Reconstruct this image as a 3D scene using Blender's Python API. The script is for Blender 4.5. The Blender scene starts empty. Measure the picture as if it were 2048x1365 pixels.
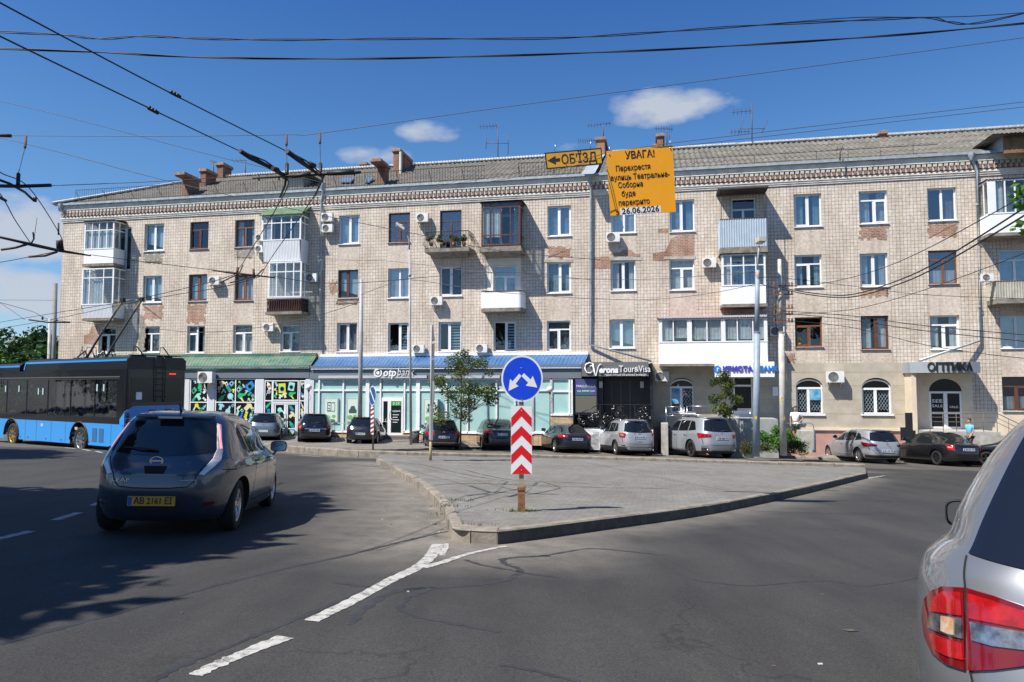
import bpy, bmesh, math, random
from math import radians, sin, cos, tan, pi, atan2, sqrt, hypot
from mathutils import Vector, Matrix
scene = bpy.context.scene
# ------------------------------------------------------------------ camera, world, sun
CZ = 3.0
F = 1460.0
PITCH = math.atan(91 / F)
cam_d = bpy.data.cameras.new('camera')
cam = bpy.data.objects.new('camera', cam_d)
scene.collection.objects.link(cam)
cam.location = (0, 0, CZ)
cam.rotation_euler = (pi / 2 + PITCH, 0, 0)
cam_d.sensor_width = 36
cam_d.lens = 36 * F / 2048
cam_d.clip_start = 0.05
cam_d.clip_end = 3000
scene.camera = cam
scene.view_settings.view_transform = 'Standard'
scene.view_settings.look = 'None'
scene.view_settings.exposure = 0.85
scene.view_settings.gamma = 1.0
SH = Vector((0.61, 0.39, -1.0)).normalized()
EL = math.asin(-SH.z)
world = bpy.data.worlds.new('World')
scene.world = world
world.use_nodes = True
nt = world.node_tree
nt.nodes.clear()
def N(nt, t, **kw):
 n = nt.nodes.new(t)
 for k, v in kw.items():
  if k in n.inputs.keys() if isinstance(k, str) else False:
   n.inputs[k].default_value = v
  else:
   setattr(n, k, v)
 return n
def LK(nt, a, b):
 nt.links.new(a, b)
wo = N(nt, 'ShaderNodeOutputWorld')
bg = N(nt, 'ShaderNodeBackground')
sky = N(nt, 'ShaderNodeTexSky')
sky.sky_type = 'NISHITA'
sky.sun_disc = False
sky.sun_elevation = EL
sky.sun_rotation = atan2(-SH.x, -SH.y)
sky.air_density = 1.0
sky.dust_density = 0.25
sky.ozone_density = 3.0
sky.altitude = 300
bg.inputs['Strength'].default_value = 0.056
tc = N(nt, 'ShaderNodeTexCoord')
nz = N(nt, 'ShaderNodeTexNoise')
nz.inputs['Scale'].default_value = 13.0
nz.inputs['Detail'].default_value = 9.0
nz.inputs['Roughness'].default_value = 0.56
mp = N(nt, 'ShaderNodeMapping')
mp.inputs['Scale'].default_value = (1.0, 1.0, 2.1)
LK(nt, tc.outputs['Generated'], mp.inputs['Vector'])
LK(nt, mp.outputs['Vector'], nz.inputs['Vector'])
acc = None
def ray(px, py):
 u = (px - 1024) / F
 v = (682.5 - py) / F
 return Vector((u, cos(PITCH) - v * sin(PITCH), sin(PITCH) + v * cos(PITCH)))
def mth(op, a, b=None, c=None, clamp=False):
 n = N(nt, 'ShaderNodeMath')
 n.operation = op
 n.use_clamp = clamp
 for i, s in enumerate((a, b, c)):
  if s is None:
   continue
  if isinstance(s, (int, float)):
   n.inputs[i].default_value = s
  else:
   LK(nt, s, n.inputs[i])
 return n.outputs[0]
CLOUDS = [(1345, 208, 150, 40, 1.0), (1270, 235, 70, 25, .7), (855, 262, 75, 24, .85), (745, 312, 75, 24, .75), (1245, 262, 50, 16, .25),
          (50, 460, 130, 70, 1.25), (10, 560, 160, 34, 1.0), (60, 605, 170, 46, 1.15), (-200, 500, 190, 90, .9),
          (2350, 300, 180, 60, .9), (1130, 295, 40, 15, .3)]
dirs = [(ray(a, b).normalized(), ray(a + w, b).normalized(), ray(a, b + h).normalized(), k) for a, b, w, h, k in CLOUDS]
for az, el, w, h, k in ((150, 30, 14, 6, 1), (190, 22, 20, 5, 1), (225, 35, 12, 6, .9), (120, 18, 18, 4, .9), (255, 20, 16, 5, 1), (205, 50, 14, 8, .8), (165, 60, 10, 8, .6)):
 a, e = radians(az), radians(el)
 D = Vector((sin(a) * cos(e), cos(a) * cos(e), sin(e)))
 a2 = radians(az + w)
 D2 = Vector((sin(a2) * cos(e), cos(a2) * cos(e), sin(e)))
 e2 = radians(el - h)
 D3 = Vector((sin(a) * cos(e2), cos(a) * cos(e2), sin(e2)))
 dirs.append((D, D2, D3, k))
for D, Dw, Dh, k in dirs:
 ax = (Dw - D)
 az_ = (Dh - D)
 wx, wz = ax.length, az_.length
 ax.normalize()
 az_.normalize()
 sub = N(nt, 'ShaderNodeVectorMath')
 sub.operation = 'SUBTRACT'
 LK(nt, tc.outputs['Generated'], sub.inputs[0])
 sub.inputs[1].default_value = D
 d1 = N(nt, 'ShaderNodeVectorMath')
 d1.operation = 'DOT_PRODUCT'
 LK(nt, sub.outputs[0], d1.inputs[0])
 d1.inputs[1].default_value = ax / wx
 d2 = N(nt, 'ShaderNodeVectorMath')
 d2.operation = 'DOT_PRODUCT'
 LK(nt, sub.outputs[0], d2.inputs[0])
 d2.inputs[1].default_value = az_ / wz
 r2 = mth('ADD', mth('MULTIPLY', d1.outputs['Value'], d1.outputs['Value']), mth('MULTIPLY', d2.outputs['Value'], d2.outputs['Value']))
 ln = N(nt, 'ShaderNodeVectorMath')
 ln.operation = 'LENGTH'
 LK(nt, sub.outputs[0], ln.inputs[0])
 near = mth('LESS_THAN', ln.outputs['Value'], 0.8)
 m = mth('MULTIPLY', mth('SUBTRACT', 1.0, mth('MULTIPLY', r2, 0.6), clamp=True), near)
 m = mth('MULTIPLY', m, k)
 acc = m if acc is None else mth('MAXIMUM', acc, m)
dens = mth('MULTIPLY', mth('SUBTRACT', mth('ADD', nz.outputs['Fac'], mth('MULTIPLY', acc, 0.55)), 0.70), 3.2, clamp=True)
dens = mth('MULTIPLY', dens, mth('MINIMUM', mth('MULTIPLY', acc, 3.0), 1.0))
mix = N(nt, 'ShaderNodeMixRGB')
mix.inputs['Color2'].default_value = (5.6, 6.1, 6.9, 1)
LK(nt, mth('MULTIPLY', dens, .88), mix.inputs['Fac'])
tint = N(nt, 'ShaderNodeMixRGB')
tint.blend_type = 'MULTIPLY'
tint.inputs['Fac'].default_value = 1.0
spz = N(nt, 'ShaderNodeSeparateXYZ')
LK(nt, tc.outputs['Generated'], spz.inputs[0])
tr_ = N(nt, 'ShaderNodeValToRGB')
tr_.color_ramp.elements[0].position = 0.0
tr_.color_ramp.elements[0].color = (1.0, 1.1, 1.28, 1)
tr_.color_ramp.elements[1].position = .52
tr_.color_ramp.elements[1].color = (.40, .84, 1.42, 1)
e_ = tr_.color_ramp.elements.new(.29)
e_.color = (.72, 1.10, 1.38, 1)
LK(nt, spz.outputs[2], tr_.inputs[0])
LK(nt, tr_.outputs[0], tint.inputs['Color2'])
LK(nt, sky.outputs[0], tint.inputs['Color1'])
LK(nt, tint.outputs[0], mix.inputs['Color1'])
LK(nt, mix.outputs[0], bg.inputs['Color'])
LK(nt, bg.outputs[0], wo.inputs['Surface'])
sun_d = bpy.data.lights.new('sun', 'SUN')
sun_d.energy = 4.3
sun_d.angle = radians(0.5)
sun_d.color = (1.0, 0.95, 0.86)
sun = bpy.data.objects.new('sun', sun_d)
scene.collection.objects.link(sun)
sun.rotation_euler = SH.to_track_quat('-Z', 'Y').to_euler()
# ------------------------------------------------------------------ places
GA, GB, GC = 1.469, 0.0495, 0.0248
def gz(x, y):
 return CZ - (GA + GB * y + GC * x)
def at(px, py, D):
 r = ray(px, py)
 return Vector((0, 0, CZ)) + r * (D / r.y)
def gp(px, py, h=0.0):
 r = ray(px, py)
 k = (GA - h) / (-r.z - GB * r.y - GC * r.x)
 return Vector((0, 0, CZ)) + r * k
YAW = radians(11.3)
FO = Vector((0, 42.1, 0))
TT = Vector((cos(YAW), -sin(YAW), 0))
NN = Vector((sin(YAW), cos(YAW), 0))
def fp(px, py, v=0.0):
 r = ray(px, py)
 o = Vector((0, 0, CZ))
 k = ((FO - o).dot(NN) - v) / r.dot(NN)
 p = o + r * k
 return (p - FO).dot(TT), p.z
def fw(u, v, z):
 p = FO + TT * u - NN * v
 return Vector((p.x, p.y, z))
def wallz(u):
 return CZ - (2.98 + 0.009 * u)
SF_PX = [(300, 893), (440, 894), (560, 898), (700, 904), (800, 904), (900, 900), (1000, 899), (1300, 904), (1480, 912), (1560, 916), (1640, 920), (1760, 924), (2048, 932), (2400, 945)]
SFQ = [gp(x, y) - FO for x, y in SF_PX]
SFQ = [(q.dot(TT), -q.dot(NN)) for q in SFQ]
def side_d0(u):
 for (a, b), (c, d) in zip(SFQ, SFQ[1:]):
  if a <= u <= c: return b + (d - b) * (u - a) / (c - a)
 return SFQ[0][1] if u < SFQ[0][0] else SFQ[-1][1]
def sz(x, y):
 p = Vector((x, y, 0)) - FO
 u, d = p.dot(TT), -p.dot(NN)
 w = min(1, max(0, (d - 1.8) / (side_d0(u) - 1.8)))
 return (1 - w) * wallz(u) + w * (gz(x, y) + 0.13)
# ------------------------------------------------------------------ mesh helper
COL = scene.collection
class MB:
 def __init__(s):
  s.v, s.f, s.m, s.s = [], [], [], []
 def add(s, vs, fs, m=0, smooth=False):
  o = len(s.v)
  s.v += [tuple(v) for v in vs]
  for f in fs:
   s.f.append([i + o for i in f])
   s.m.append(m)
   s.s.append(smooth)
  return s
 def box(s, x0, x1, y0, y1, z0, z1, m=0):
  if x0 > x1: x0, x1 = x1, x0
  if y0 > y1: y0, y1 = y1, y0
  if z0 > z1: z0, z1 = z1, z0
  v = [(x0, y0, z0), (x1, y0, z0), (x1, y1, z0), (x0, y1, z0), (x0, y0, z1), (x1, y0, z1), (x1, y1, z1), (x0, y1, z1)]
  return s.add(v, [(0, 3, 2, 1), (4, 5, 6, 7), (0, 1, 5, 4), (1, 2, 6, 5), (2, 3, 7, 6), (3, 0, 4, 7)], m)
 def obox(s, p0, p1, w, h, m=0, up=Vector((0, 0, 1))):
  p0, p1 = Vector(p0), Vector(p1)
  d = (p1 - p0).normalized()
  a = d.cross(up)
  if a.length < 1e-4: a = d.cross(Vector((1, 0, 0)))
  a.normalize()
  b = a.cross(d)
  vs = []
  for p in (p0, p1):
   for i, j in ((-1, -1), (1, -1), (1, 1), (-1, 1)):
    vs.append(p + a * (i * w / 2) + b * (j * h / 2))
  return s.add(vs, [(0, 1, 2, 3), (7, 6, 5, 4), (0, 4, 5, 1), (1, 5, 6, 2), (2, 6, 7, 3), (3, 7, 4, 0)], m)
 def tube(s, pts, r, n=6, m=0, caps=True):
  pts = [Vector(p) for p in pts]
  rs = r if isinstance(r, (list, tuple)) else [r] * len(pts)
  vs = []
  for i, p in enumerate(pts):
   d = (pts[min(i + 1, len(pts) - 1)] - pts[max(i - 1, 0)])
   if d.length < 1e-9: d = Vector((0, 0, 1))
   d.normalize()
   a = d.cross(Vector((0, 0, 1)) if abs(d.z) < .95 else Vector((1, 0, 0))).normalized()
   b = a.cross(d)
   for k in range(n):
    t = 2 * pi * k / n
    vs.append(p + (a * cos(t) + b * sin(t)) * rs[i])
  fs = []
  for i in range(len(pts) - 1):
   for k in range(n):
    k2 = (k + 1) % n
    fs.append((i * n + k, i * n + k2, (i + 1) * n + k2, (i + 1) * n + k))
  s.add(vs, fs, m, True)
  if caps:
   o = len(s.v) - len(vs)
   s.f.append([o + k for k in range(n)][::-1]); s.m.append(m); s.s.append(False)
   e = o + (len(pts) - 1) * n
   s.f.append([e + k for k in range(n)]); s.m.append(m); s.s.append(False)
  return s
 def lathe(s, prof, o=(0, 0, 0), n=16, m=0, axis='z'):
  vs, fs = [], []
  for r, h in prof:
   for k in range(n):
    t = 2 * pi * k / n
    a, b = r * cos(t), r * sin(t)
    v = (a, b, h) if axis == 'z' else ((h, a, b) if axis == 'x' else (a, h, b))
    vs.append((v[0] + o[0], v[1] + o[1], v[2] + o[2]))
  for i in range(len(prof) - 1):
   for k in range(n):
    k2 = (k + 1) % n
    fs.append((i * n + k, i * n + k2, (i + 1) * n + k2, (i + 1) * n + k))
  return s.add(vs, fs, m, True)
 def ball(s, c, r, n=12, m=0, sq=(1, 1, 1)):
  k = n // 2
  vs, fs = [], []
  for i in range(k + 1):
   t = pi * i / k
   for j in range(n):
    q = 2 * pi * j / n
    vs.append((c[0] + r * sq[0] * sin(t) * cos(q), c[1] + r * sq[1] * sin(t) * sin(q), c[2] + r * sq[2] * cos(t)))
  for i in range(k):
   for j in range(n):
    j2 = (j + 1) % n
    fs.append((i * n + j, (i + 1) * n + j, (i + 1) * n + j2, i * n + j2))
  return s.add(vs, fs, m, True)
 def prism(s, pts, d, m=0, back=True):
  n = len(pts)
  pts = [Vector(p) for p in pts]
  d = Vector(d)
  vs = pts + [p + d for p in pts]
  fs = [list(range(n)), [n + i for i in range(n)][::-1]]
  fs += [(i + n, (i + 1) % n + n, (i + 1) % n, i) for i in range(n)]
  return s.add(vs, fs, m)
 def grid(s, rows, m=0, smooth=True):
  n = len(rows[0])
  vs = [p for r in rows for p in r]
  fs = [(i * n + j, i * n + j + 1, (i + 1) * n + j + 1, (i + 1) * n + j) for i in range(len(rows) - 1) for j in range(n - 1)]
  return s.add(vs, fs, m, smooth)
 def build(s, name, mats, parent=None, loc=None, rz=None):
  me = bpy.data.meshes.new(name)
  me.from_pydata(s.v, [], s.f)
  mats = mats if isinstance(mats, (list, tuple)) else [mats]
  for m in mats: me.materials.append(m)
  me.polygons.foreach_set('material_index', s.m)
  me.polygons.foreach_set('use_smooth', s.s)
  me.update()
  return link(name, me, parent, loc, rz)
def link(name, me, parent=None, loc=None, rz=None):
 o = bpy.data.objects.new(name, me)
 COL.objects.link(o)
 if parent is not None: o.parent = parent
 if loc is not None: o.location = loc
 if rz is not None: o.rotation_euler = (0, 0, rz)
 return o
def empty(name, loc=(0, 0, 0), rz=0.0):
 o = bpy.data.objects.new(name, None)
 COL.objects.link(o)
 o.location = loc
 o.rotation_euler = (0, 0, rz)
 o.empty_display_size = .2
 return o
def tag(o, label=None, cat=None, group=None, kind=None):
 if label: o['label'] = label
 if cat: o['category'] = cat
 if group: o['group'] = group
 if kind: o['kind'] = kind
 return o
def kids(o):
 return [c for c in bpy.data.objects if c.parent == o]
def copy_tree(o, parent=None):
 c = o.copy()
 COL.objects.link(c)
 c.parent = parent
 for ch in kids(o): copy_tree(ch, c)
 return c
_fonts = {}
def text_mesh(body, size, mat, name='lettering', parent=None, depth=.01, bold=0.0, shear=0.0, width=None, align='CENTER', M=None, font=None):
 """lettering standing in the local x-z plane, facing -y; M places it."""
 cu = bpy.data.curves.new(name, 'FONT')
 cu.body = body
 cu.size = size
 cu.extrude = depth / 2
 cu.offset = bold
 cu.shear = shear
 cu.align_x = align
 cu.align_y = 'CENTER'
 cu.resolution_u = 2
 to = bpy.data.objects.new(name, cu)
 COL.objects.link(to)
 dg = bpy.context.evaluated_depsgraph_get()
 me = bpy.data.meshes.new_from_object(to.evaluated_get(dg))
 bpy.data.objects.remove(to)
 me.name = name
 me.materials.clear()
 me.materials.append(mat)
 xs = [v.co.x for v in me.vertices]
 sx = 1.0
 if width and xs: sx = width / (max(xs) - min(xs))
 R = Matrix.Rotation(pi / 2, 4, 'X') @ Matrix.Diagonal((sx, 1, 1, 1))
 if M is not None: R = M @ R
 me.transform(R)
 o = bpy.data.objects.new(name, me)
 COL.objects.link(o)
 if parent is not None: o.parent = parent
 return o
# ------------------------------------------------------------------ materials
MATS = {}
def pm(name, col, rough=.7, metal=0.0, var=0.0, scale=3.0, spec=.5, bump=0.0, bscale=40.0, coat=0.0, col2=None, emit=None, trans=0.0, detail=6, dist=None, ior=None, coords='Object', stretch=None):
 if name in MATS: return MATS[name]
 m = bpy.data.materials.new(name)
 m.use_nodes = True
 t = m.node_tree
 b = t.nodes['Principled BSDF']
 b.inputs['Base Color'].default_value = (*col, 1)
 b.inputs['Roughness'].default_value = rough
 b.inputs['Metallic'].default_value = metal
 b.inputs['Specular IOR Level'].default_value = spec
 b.inputs['Coat Weight'].default_value = coat
 b.inputs['Coat Roughness'].default_value = .03
 b.inputs['Transmission Weight'].default_value = trans
 if ior: b.inputs['IOR'].default_value = ior
 if emit:
  b.inputs['Emission Color'].default_value = (*emit[:3], 1)
  b.inputs['Emission Strength'].default_value = emit[3]
 if var or col2 or bump:
  tc = N(t, 'ShaderNodeTexCoord')
  src = tc.outputs[coords]
  if stretch:
   mp = N(t, 'ShaderNodeMapping')
   mp.inputs['Scale'].default_value = stretch
   t.links.new(src, mp.inputs['Vector'])
   src = mp.outputs[0]
 if var or col2:
  nz = N(t, 'ShaderNodeTexNoise')
  nz.inputs['Scale'].default_value = scale
  nz.inputs['Detail'].default_value = detail
  nz.inputs['Roughness'].default_value = .6
  t.links.new(src, nz.inputs['Vector'])
  rp = N(t, 'ShaderNodeValToRGB')
  c2 = col2 or tuple(max(0, c * (1 - var)) for c in col)
  c1 = col if col2 else tuple(min(1, c * (1 + var)) for c in col)
  rp.color_ramp.elements[0].position = .35
  rp.color_ramp.elements[1].position = .65
  rp.color_ramp.elements[0].color = (*c2, 1)
  rp.color_ramp.elements[1].color = (*c1, 1)
  t.links.new(nz.outputs['Fac'], rp.inputs['Fac'])
  t.links.new(rp.outputs[0], b.inputs['Base Color'])
 if bump:
  n2 = N(t, 'ShaderNodeTexNoise')
  n2.inputs['Scale'].default_value = bscale
  n2.inputs['Detail'].default_value = 4
  t.links.new(src, n2.inputs['Vector'])
  bp = N(t, 'ShaderNodeBump')
  bp.inputs['Strength'].default_value = bump
  bp.inputs['Distance'].default_value = dist or .02
  t.links.new(n2.outputs['Fac'], bp.inputs['Height'])
  t.links.new(bp.outputs[0], b.inputs['Normal'])
 MATS[name] = m
 return m
def brickmat(name, c1, c2, mortar, bw, bh, ms, off=.5, stain=.25, rough=.75, bump=.3, stain_col=None, bias=0.0, squash=None):
 """bricks or tiles on the local x-z plane (falls back to y-z on side faces)"""
 m = bpy.data.materials.new(name)
 m.use_nodes = True
 t = m.node_tree
 b = t.nodes['Principled BSDF']
 b.inputs['Roughness'].default_value = rough
 tc = N(t, 'ShaderNodeTexCoord')
 sp = N(t, 'ShaderNodeSeparateXYZ')
 t.links.new(tc.outputs['Object'], sp.inputs[0])
 cb = N(t, 'ShaderNodeCombineXYZ')
 ad = N(t, 'ShaderNodeMath')
 ad.operation = 'ADD'
 t.links.new(sp.outputs[0], ad.inputs[0])
 t.links.new(sp.outputs[1], ad.inputs[1])
 t.links.new(ad.outputs[0], cb.inputs[0])
 t.links.new(sp.outputs[2], cb.inputs[1])
 br = N(t, 'ShaderNodeTexBrick')
 br.offset = off
 br.inputs['Scale'].default_value = 1
 br.inputs['Brick Width'].default_value = bw
 br.inputs['Row Height'].default_value = bh
 br.inputs['Mortar Size'].default_value = ms
 br.inputs['Mortar Smooth'].default_value = .1
 br.inputs['Bias'].default_value = bias
 br.inputs['Color1'].default_value = (*c1, 1)
 br.inputs['Color2'].default_value = (*c2, 1)
 br.inputs['Mortar'].default_value = (*mortar, 1)
 t.links.new(cb.outputs[0], br.inputs['Vector'])
 nz = N(t, 'ShaderNodeTexNoise')
 nz.inputs['Scale'].default_value = .55
 nz.inputs['Detail'].default_value = 8
 nz.inputs['Roughness'].default_value = .62
 mpp = N(t, 'ShaderNodeMapping')
 mpp.inputs['Scale'].default_value = (1.6, 1, .8)
 t.links.new(tc.outputs['Object'], mpp.inputs['Vector'])
 t.links.new(mpp.outputs[0], nz.inputs['Vector'])
 rp = N(t, 'ShaderNodeValToRGB')
 rp.color_ramp.elements[0].position = .3
 rp.color_ramp.elements[1].position = .62
 sc = stain_col or (1 - stain, 1 - stain * 1.15, 1 - stain * 1.3)
 rp.color_ramp.elements[0].color = (*sc, 1)
 rp.color_ramp.elements[1].color = (1, 1, 1, 1)
 t.links.new(nz.outputs['Fac'], rp.inputs['Fac'])
 mx = N(t, 'ShaderNodeMixRGB')
 mx.blend_type = 'MULTIPLY'
 mx.inputs['Fac'].default_value = 1
 t.links.new(br.outputs['Color'], mx.inputs['Color1'])
 t.links.new(rp.outputs[0], mx.inputs['Color2'])
 n4 = N(t, 'ShaderNodeTexNoise')
 n4.inputs['Scale'].default_value = 1.0
 n4.inputs['Detail'].default_value = 7
 n4.inputs['Roughness'].default_value = .65
 mp4 = N(t, 'ShaderNodeMapping')
 mp4.inputs['Scale'].default_value = (3.2, 3.2, .3)
 t.links.new(tc.outputs['Object'], mp4.inputs['Vector'])
 t.links.new(mp4.outputs[0], n4.inputs['Vector'])
 r4 = N(t, 'ShaderNodeValToRGB')
 r4.color_ramp.elements[0].position = .36
 r4.color_ramp.elements[1].position = .52
 r4.color_ramp.elements[0].color = (.88, .855, .83, 1)
 r4.color_ramp.elements[1].color = (1, 1, 1, 1)
 t.links.new(n4.outputs['Fac'], r4.inputs['Fac'])
 m4 = N(t, 'ShaderNodeMixRGB')
 m4.blend_type = 'MULTIPLY'
 m4.inputs['Fac'].default_value = 1
 t.links.new(mx.outputs[0], m4.inputs['Color1'])
 t.links.new(r4.outputs[0], m4.inputs['Color2'])
 mx = m4
 n3 = N(t, 'ShaderNodeTexNoise')
 n3.inputs['Scale'].default_value = 7
 n3.inputs['Detail'].default_value = 5
 t.links.new(tc.outputs['Object'], n3.inputs['Vector'])
 r3 = N(t, 'ShaderNodeValToRGB')
 r3.color_ramp.elements[0].position = .35
 r3.color_ramp.elements[1].position = .65
 r3.color_ramp.elements[0].color = (.84, .84, .84, 1)
 r3.color_ramp.elements[1].color = (1.08, 1.08, 1.08, 1)
 t.links.new(n3.outputs['Fac'], r3.inputs['Fac'])
 m3 = N(t, 'ShaderNodeMixRGB')
 m3.blend_type = 'MULTIPLY'
 m3.inputs['Fac'].default_value = 1
 t.links.new(mx.outputs[0], m3.inputs['Color1'])
 t.links.new(r3.outputs[0], m3.inputs['Color2'])
 t.links.new(m3.outputs[0], b.inputs['Base Color'])
 if bump:
  bp = N(t, 'ShaderNodeBump')
  bp.inputs['Strength'].default_value = bump
  bp.inputs['Distance'].default_value = .01
  bp.invert = True
  t.links.new(br.outputs['Fac'], bp.inputs['Height'])
  t.links.new(bp.outputs[0], b.inputs['Normal'])
 MATS[name] = m
 return m
M_TILE = brickmat('facade_tile', (.76, .67, .565), (.67, .58, .485), (.33, .285, .24), .175, .19, .0125, off=0.0, stain=.26)
M_SMALL = brickmat('small_facing_brick', (.77, .675, .565), (.67, .58, .485), (.50, .43, .36), .14, .07, .008, off=.5, stain=.25, bump=.15)
M_BRICK = brickmat('red_brick', (.55, .24, .15), (.30, .15, .10), (.50, .42, .34), .25, .09, .018, off=.5, stain=.5)
M_CHIM = brickmat('chimney_brick', (.42, .15, .075), (.3, .12, .07), (.3, .24, .19), .24, .085, .014, off=.5, stain=.5)
M_TANB = brickmat('tan_tile', (.60, .42, .26), (.54, .38, .23), (.34, .25, .18), .3, .3, .01, off=0, stain=.2)
M_PLAS = pm('ground_floor_plaster', (.44, .39, .31), .9, var=.13, scale=1.3, bump=.15)
M_BEIGE = pm('cream_plaster', (.66, .56, .42), .9, var=.08, scale=1.5, bump=.1)
M_PINK = pm('pink_plinth', (.42, .24, .2), .9, var=.12, scale=2)
M_CORN = pm('cornice_stucco', (.70, .65, .56), .85, var=.16, scale=2.5, bump=.2)
M_WHITE = pm('white_pvc', (.8, .8, .8), .35, var=.04, scale=2)
M_WHITEP = pm('white_panel', (.84, .85, .86), .45, var=.04, scale=1)
M_BROWN = pm('brown_pvc', (.12, .048, .03), .4, var=.2, scale=6)
M_WOODW = pm('orange_brown_wood', (.20, .075, .035), .5, var=.3, scale=8)
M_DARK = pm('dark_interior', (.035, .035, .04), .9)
M_CURT = pm('curtain_cloth', (.66, .65, .62), .9, var=.12, scale=4)
M_CURG = pm('curtain_grey', (.3, .3, .31), .9, var=.2, scale=4)
M_BLIND = pm('window_blind', (.5, .62, .64), .6, var=.08, scale=4)
M_ZINC = pm('zinc_gutter', (.38, .43, .46), .45, metal=.3, var=.2, scale=3)
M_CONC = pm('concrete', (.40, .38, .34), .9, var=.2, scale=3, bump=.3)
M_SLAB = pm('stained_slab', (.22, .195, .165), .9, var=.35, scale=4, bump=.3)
M_BLACK = pm('black_iron', (.015, .015, .017), .5)
M_WIRE = pm('black_cable', (.012, .012, .014), .6)
M_STEEL = pm('steel', (.6, .6, .62), .3, metal=1.0)
M_GREYP = pm('grey_fascia', (.14, .165, .19), .6, var=.06, scale=1)
M_LGREY = pm('light_grey_panel', (.46, .49, .52), .5, var=.04)
M_RUST = pm('rusty_steel', (.22, .10, .05), .85, var=.4, scale=12)
M_SLATE = None
def glass_mat(name, tint=(.75, .82, .85), refl=.12, alpha=.75, mul=.5):
 m = bpy.data.materials.new(name)
 m.use_nodes = True
 t = m.node_tree
 t.nodes.clear()
 o = N(t, 'ShaderNodeOutputMaterial')
 tr = N(t, 'ShaderNodeBsdfTransparent')
 tr.inputs[0].default_value = (*[c * alpha for c in tint], 1)
 gl = N(t, 'ShaderNodeBsdfGlossy')
 gl.inputs['Roughness'].default_value = .02
 gl.inputs['Color'].default_value = (.9, .95, 1, 1)
 fr = N(t, 'ShaderNodeLayerWeight')
 fr.inputs['Blend'].default_value = .35
 mt = N(t, 'ShaderNodeMath')
 mt.operation = 'MULTIPLY_ADD'
 mt.inputs[1].default_value = mul
 mt.inputs[2].default_value = refl
 mt.use_clamp = True
 t.links.new(fr.outputs['Fresnel'], mt.inputs[0])
 tc = N(t, 'ShaderNodeTexCoord')
 nz = N(t, 'ShaderNodeTexNoise')
 nz.inputs['Scale'].default_value = 1.5
 t.links.new(tc.outputs['Object'], nz.inputs['Vector'])
 bp = N(t, 'ShaderNodeBump')
 bp.inputs['Strength'].default_value = .12
 bp.inputs['Distance'].default_value = .05
 t.links.new(nz.outputs['Fac'], bp.inputs['Height'])
 t.links.new(bp.outputs[0], gl.inputs['Normal'])
 mx = N(t, 'ShaderNodeMixShader')
 t.links.new(mt.outputs[0], mx.inputs[0])
 t.links.new(tr.outputs[0], mx.inputs[1])
 t.links.new(gl.outputs[0], mx.inputs[2])
 t.links.new(mx.outputs[0], o.inputs[0])
 MATS[name] = m
 return m
M_GLASS = glass_mat('window_glass', refl=.07, alpha=1.1)
M_GLASS2 = glass_mat('window_glass_bright', refl=.2, alpha=1.0)
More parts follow.
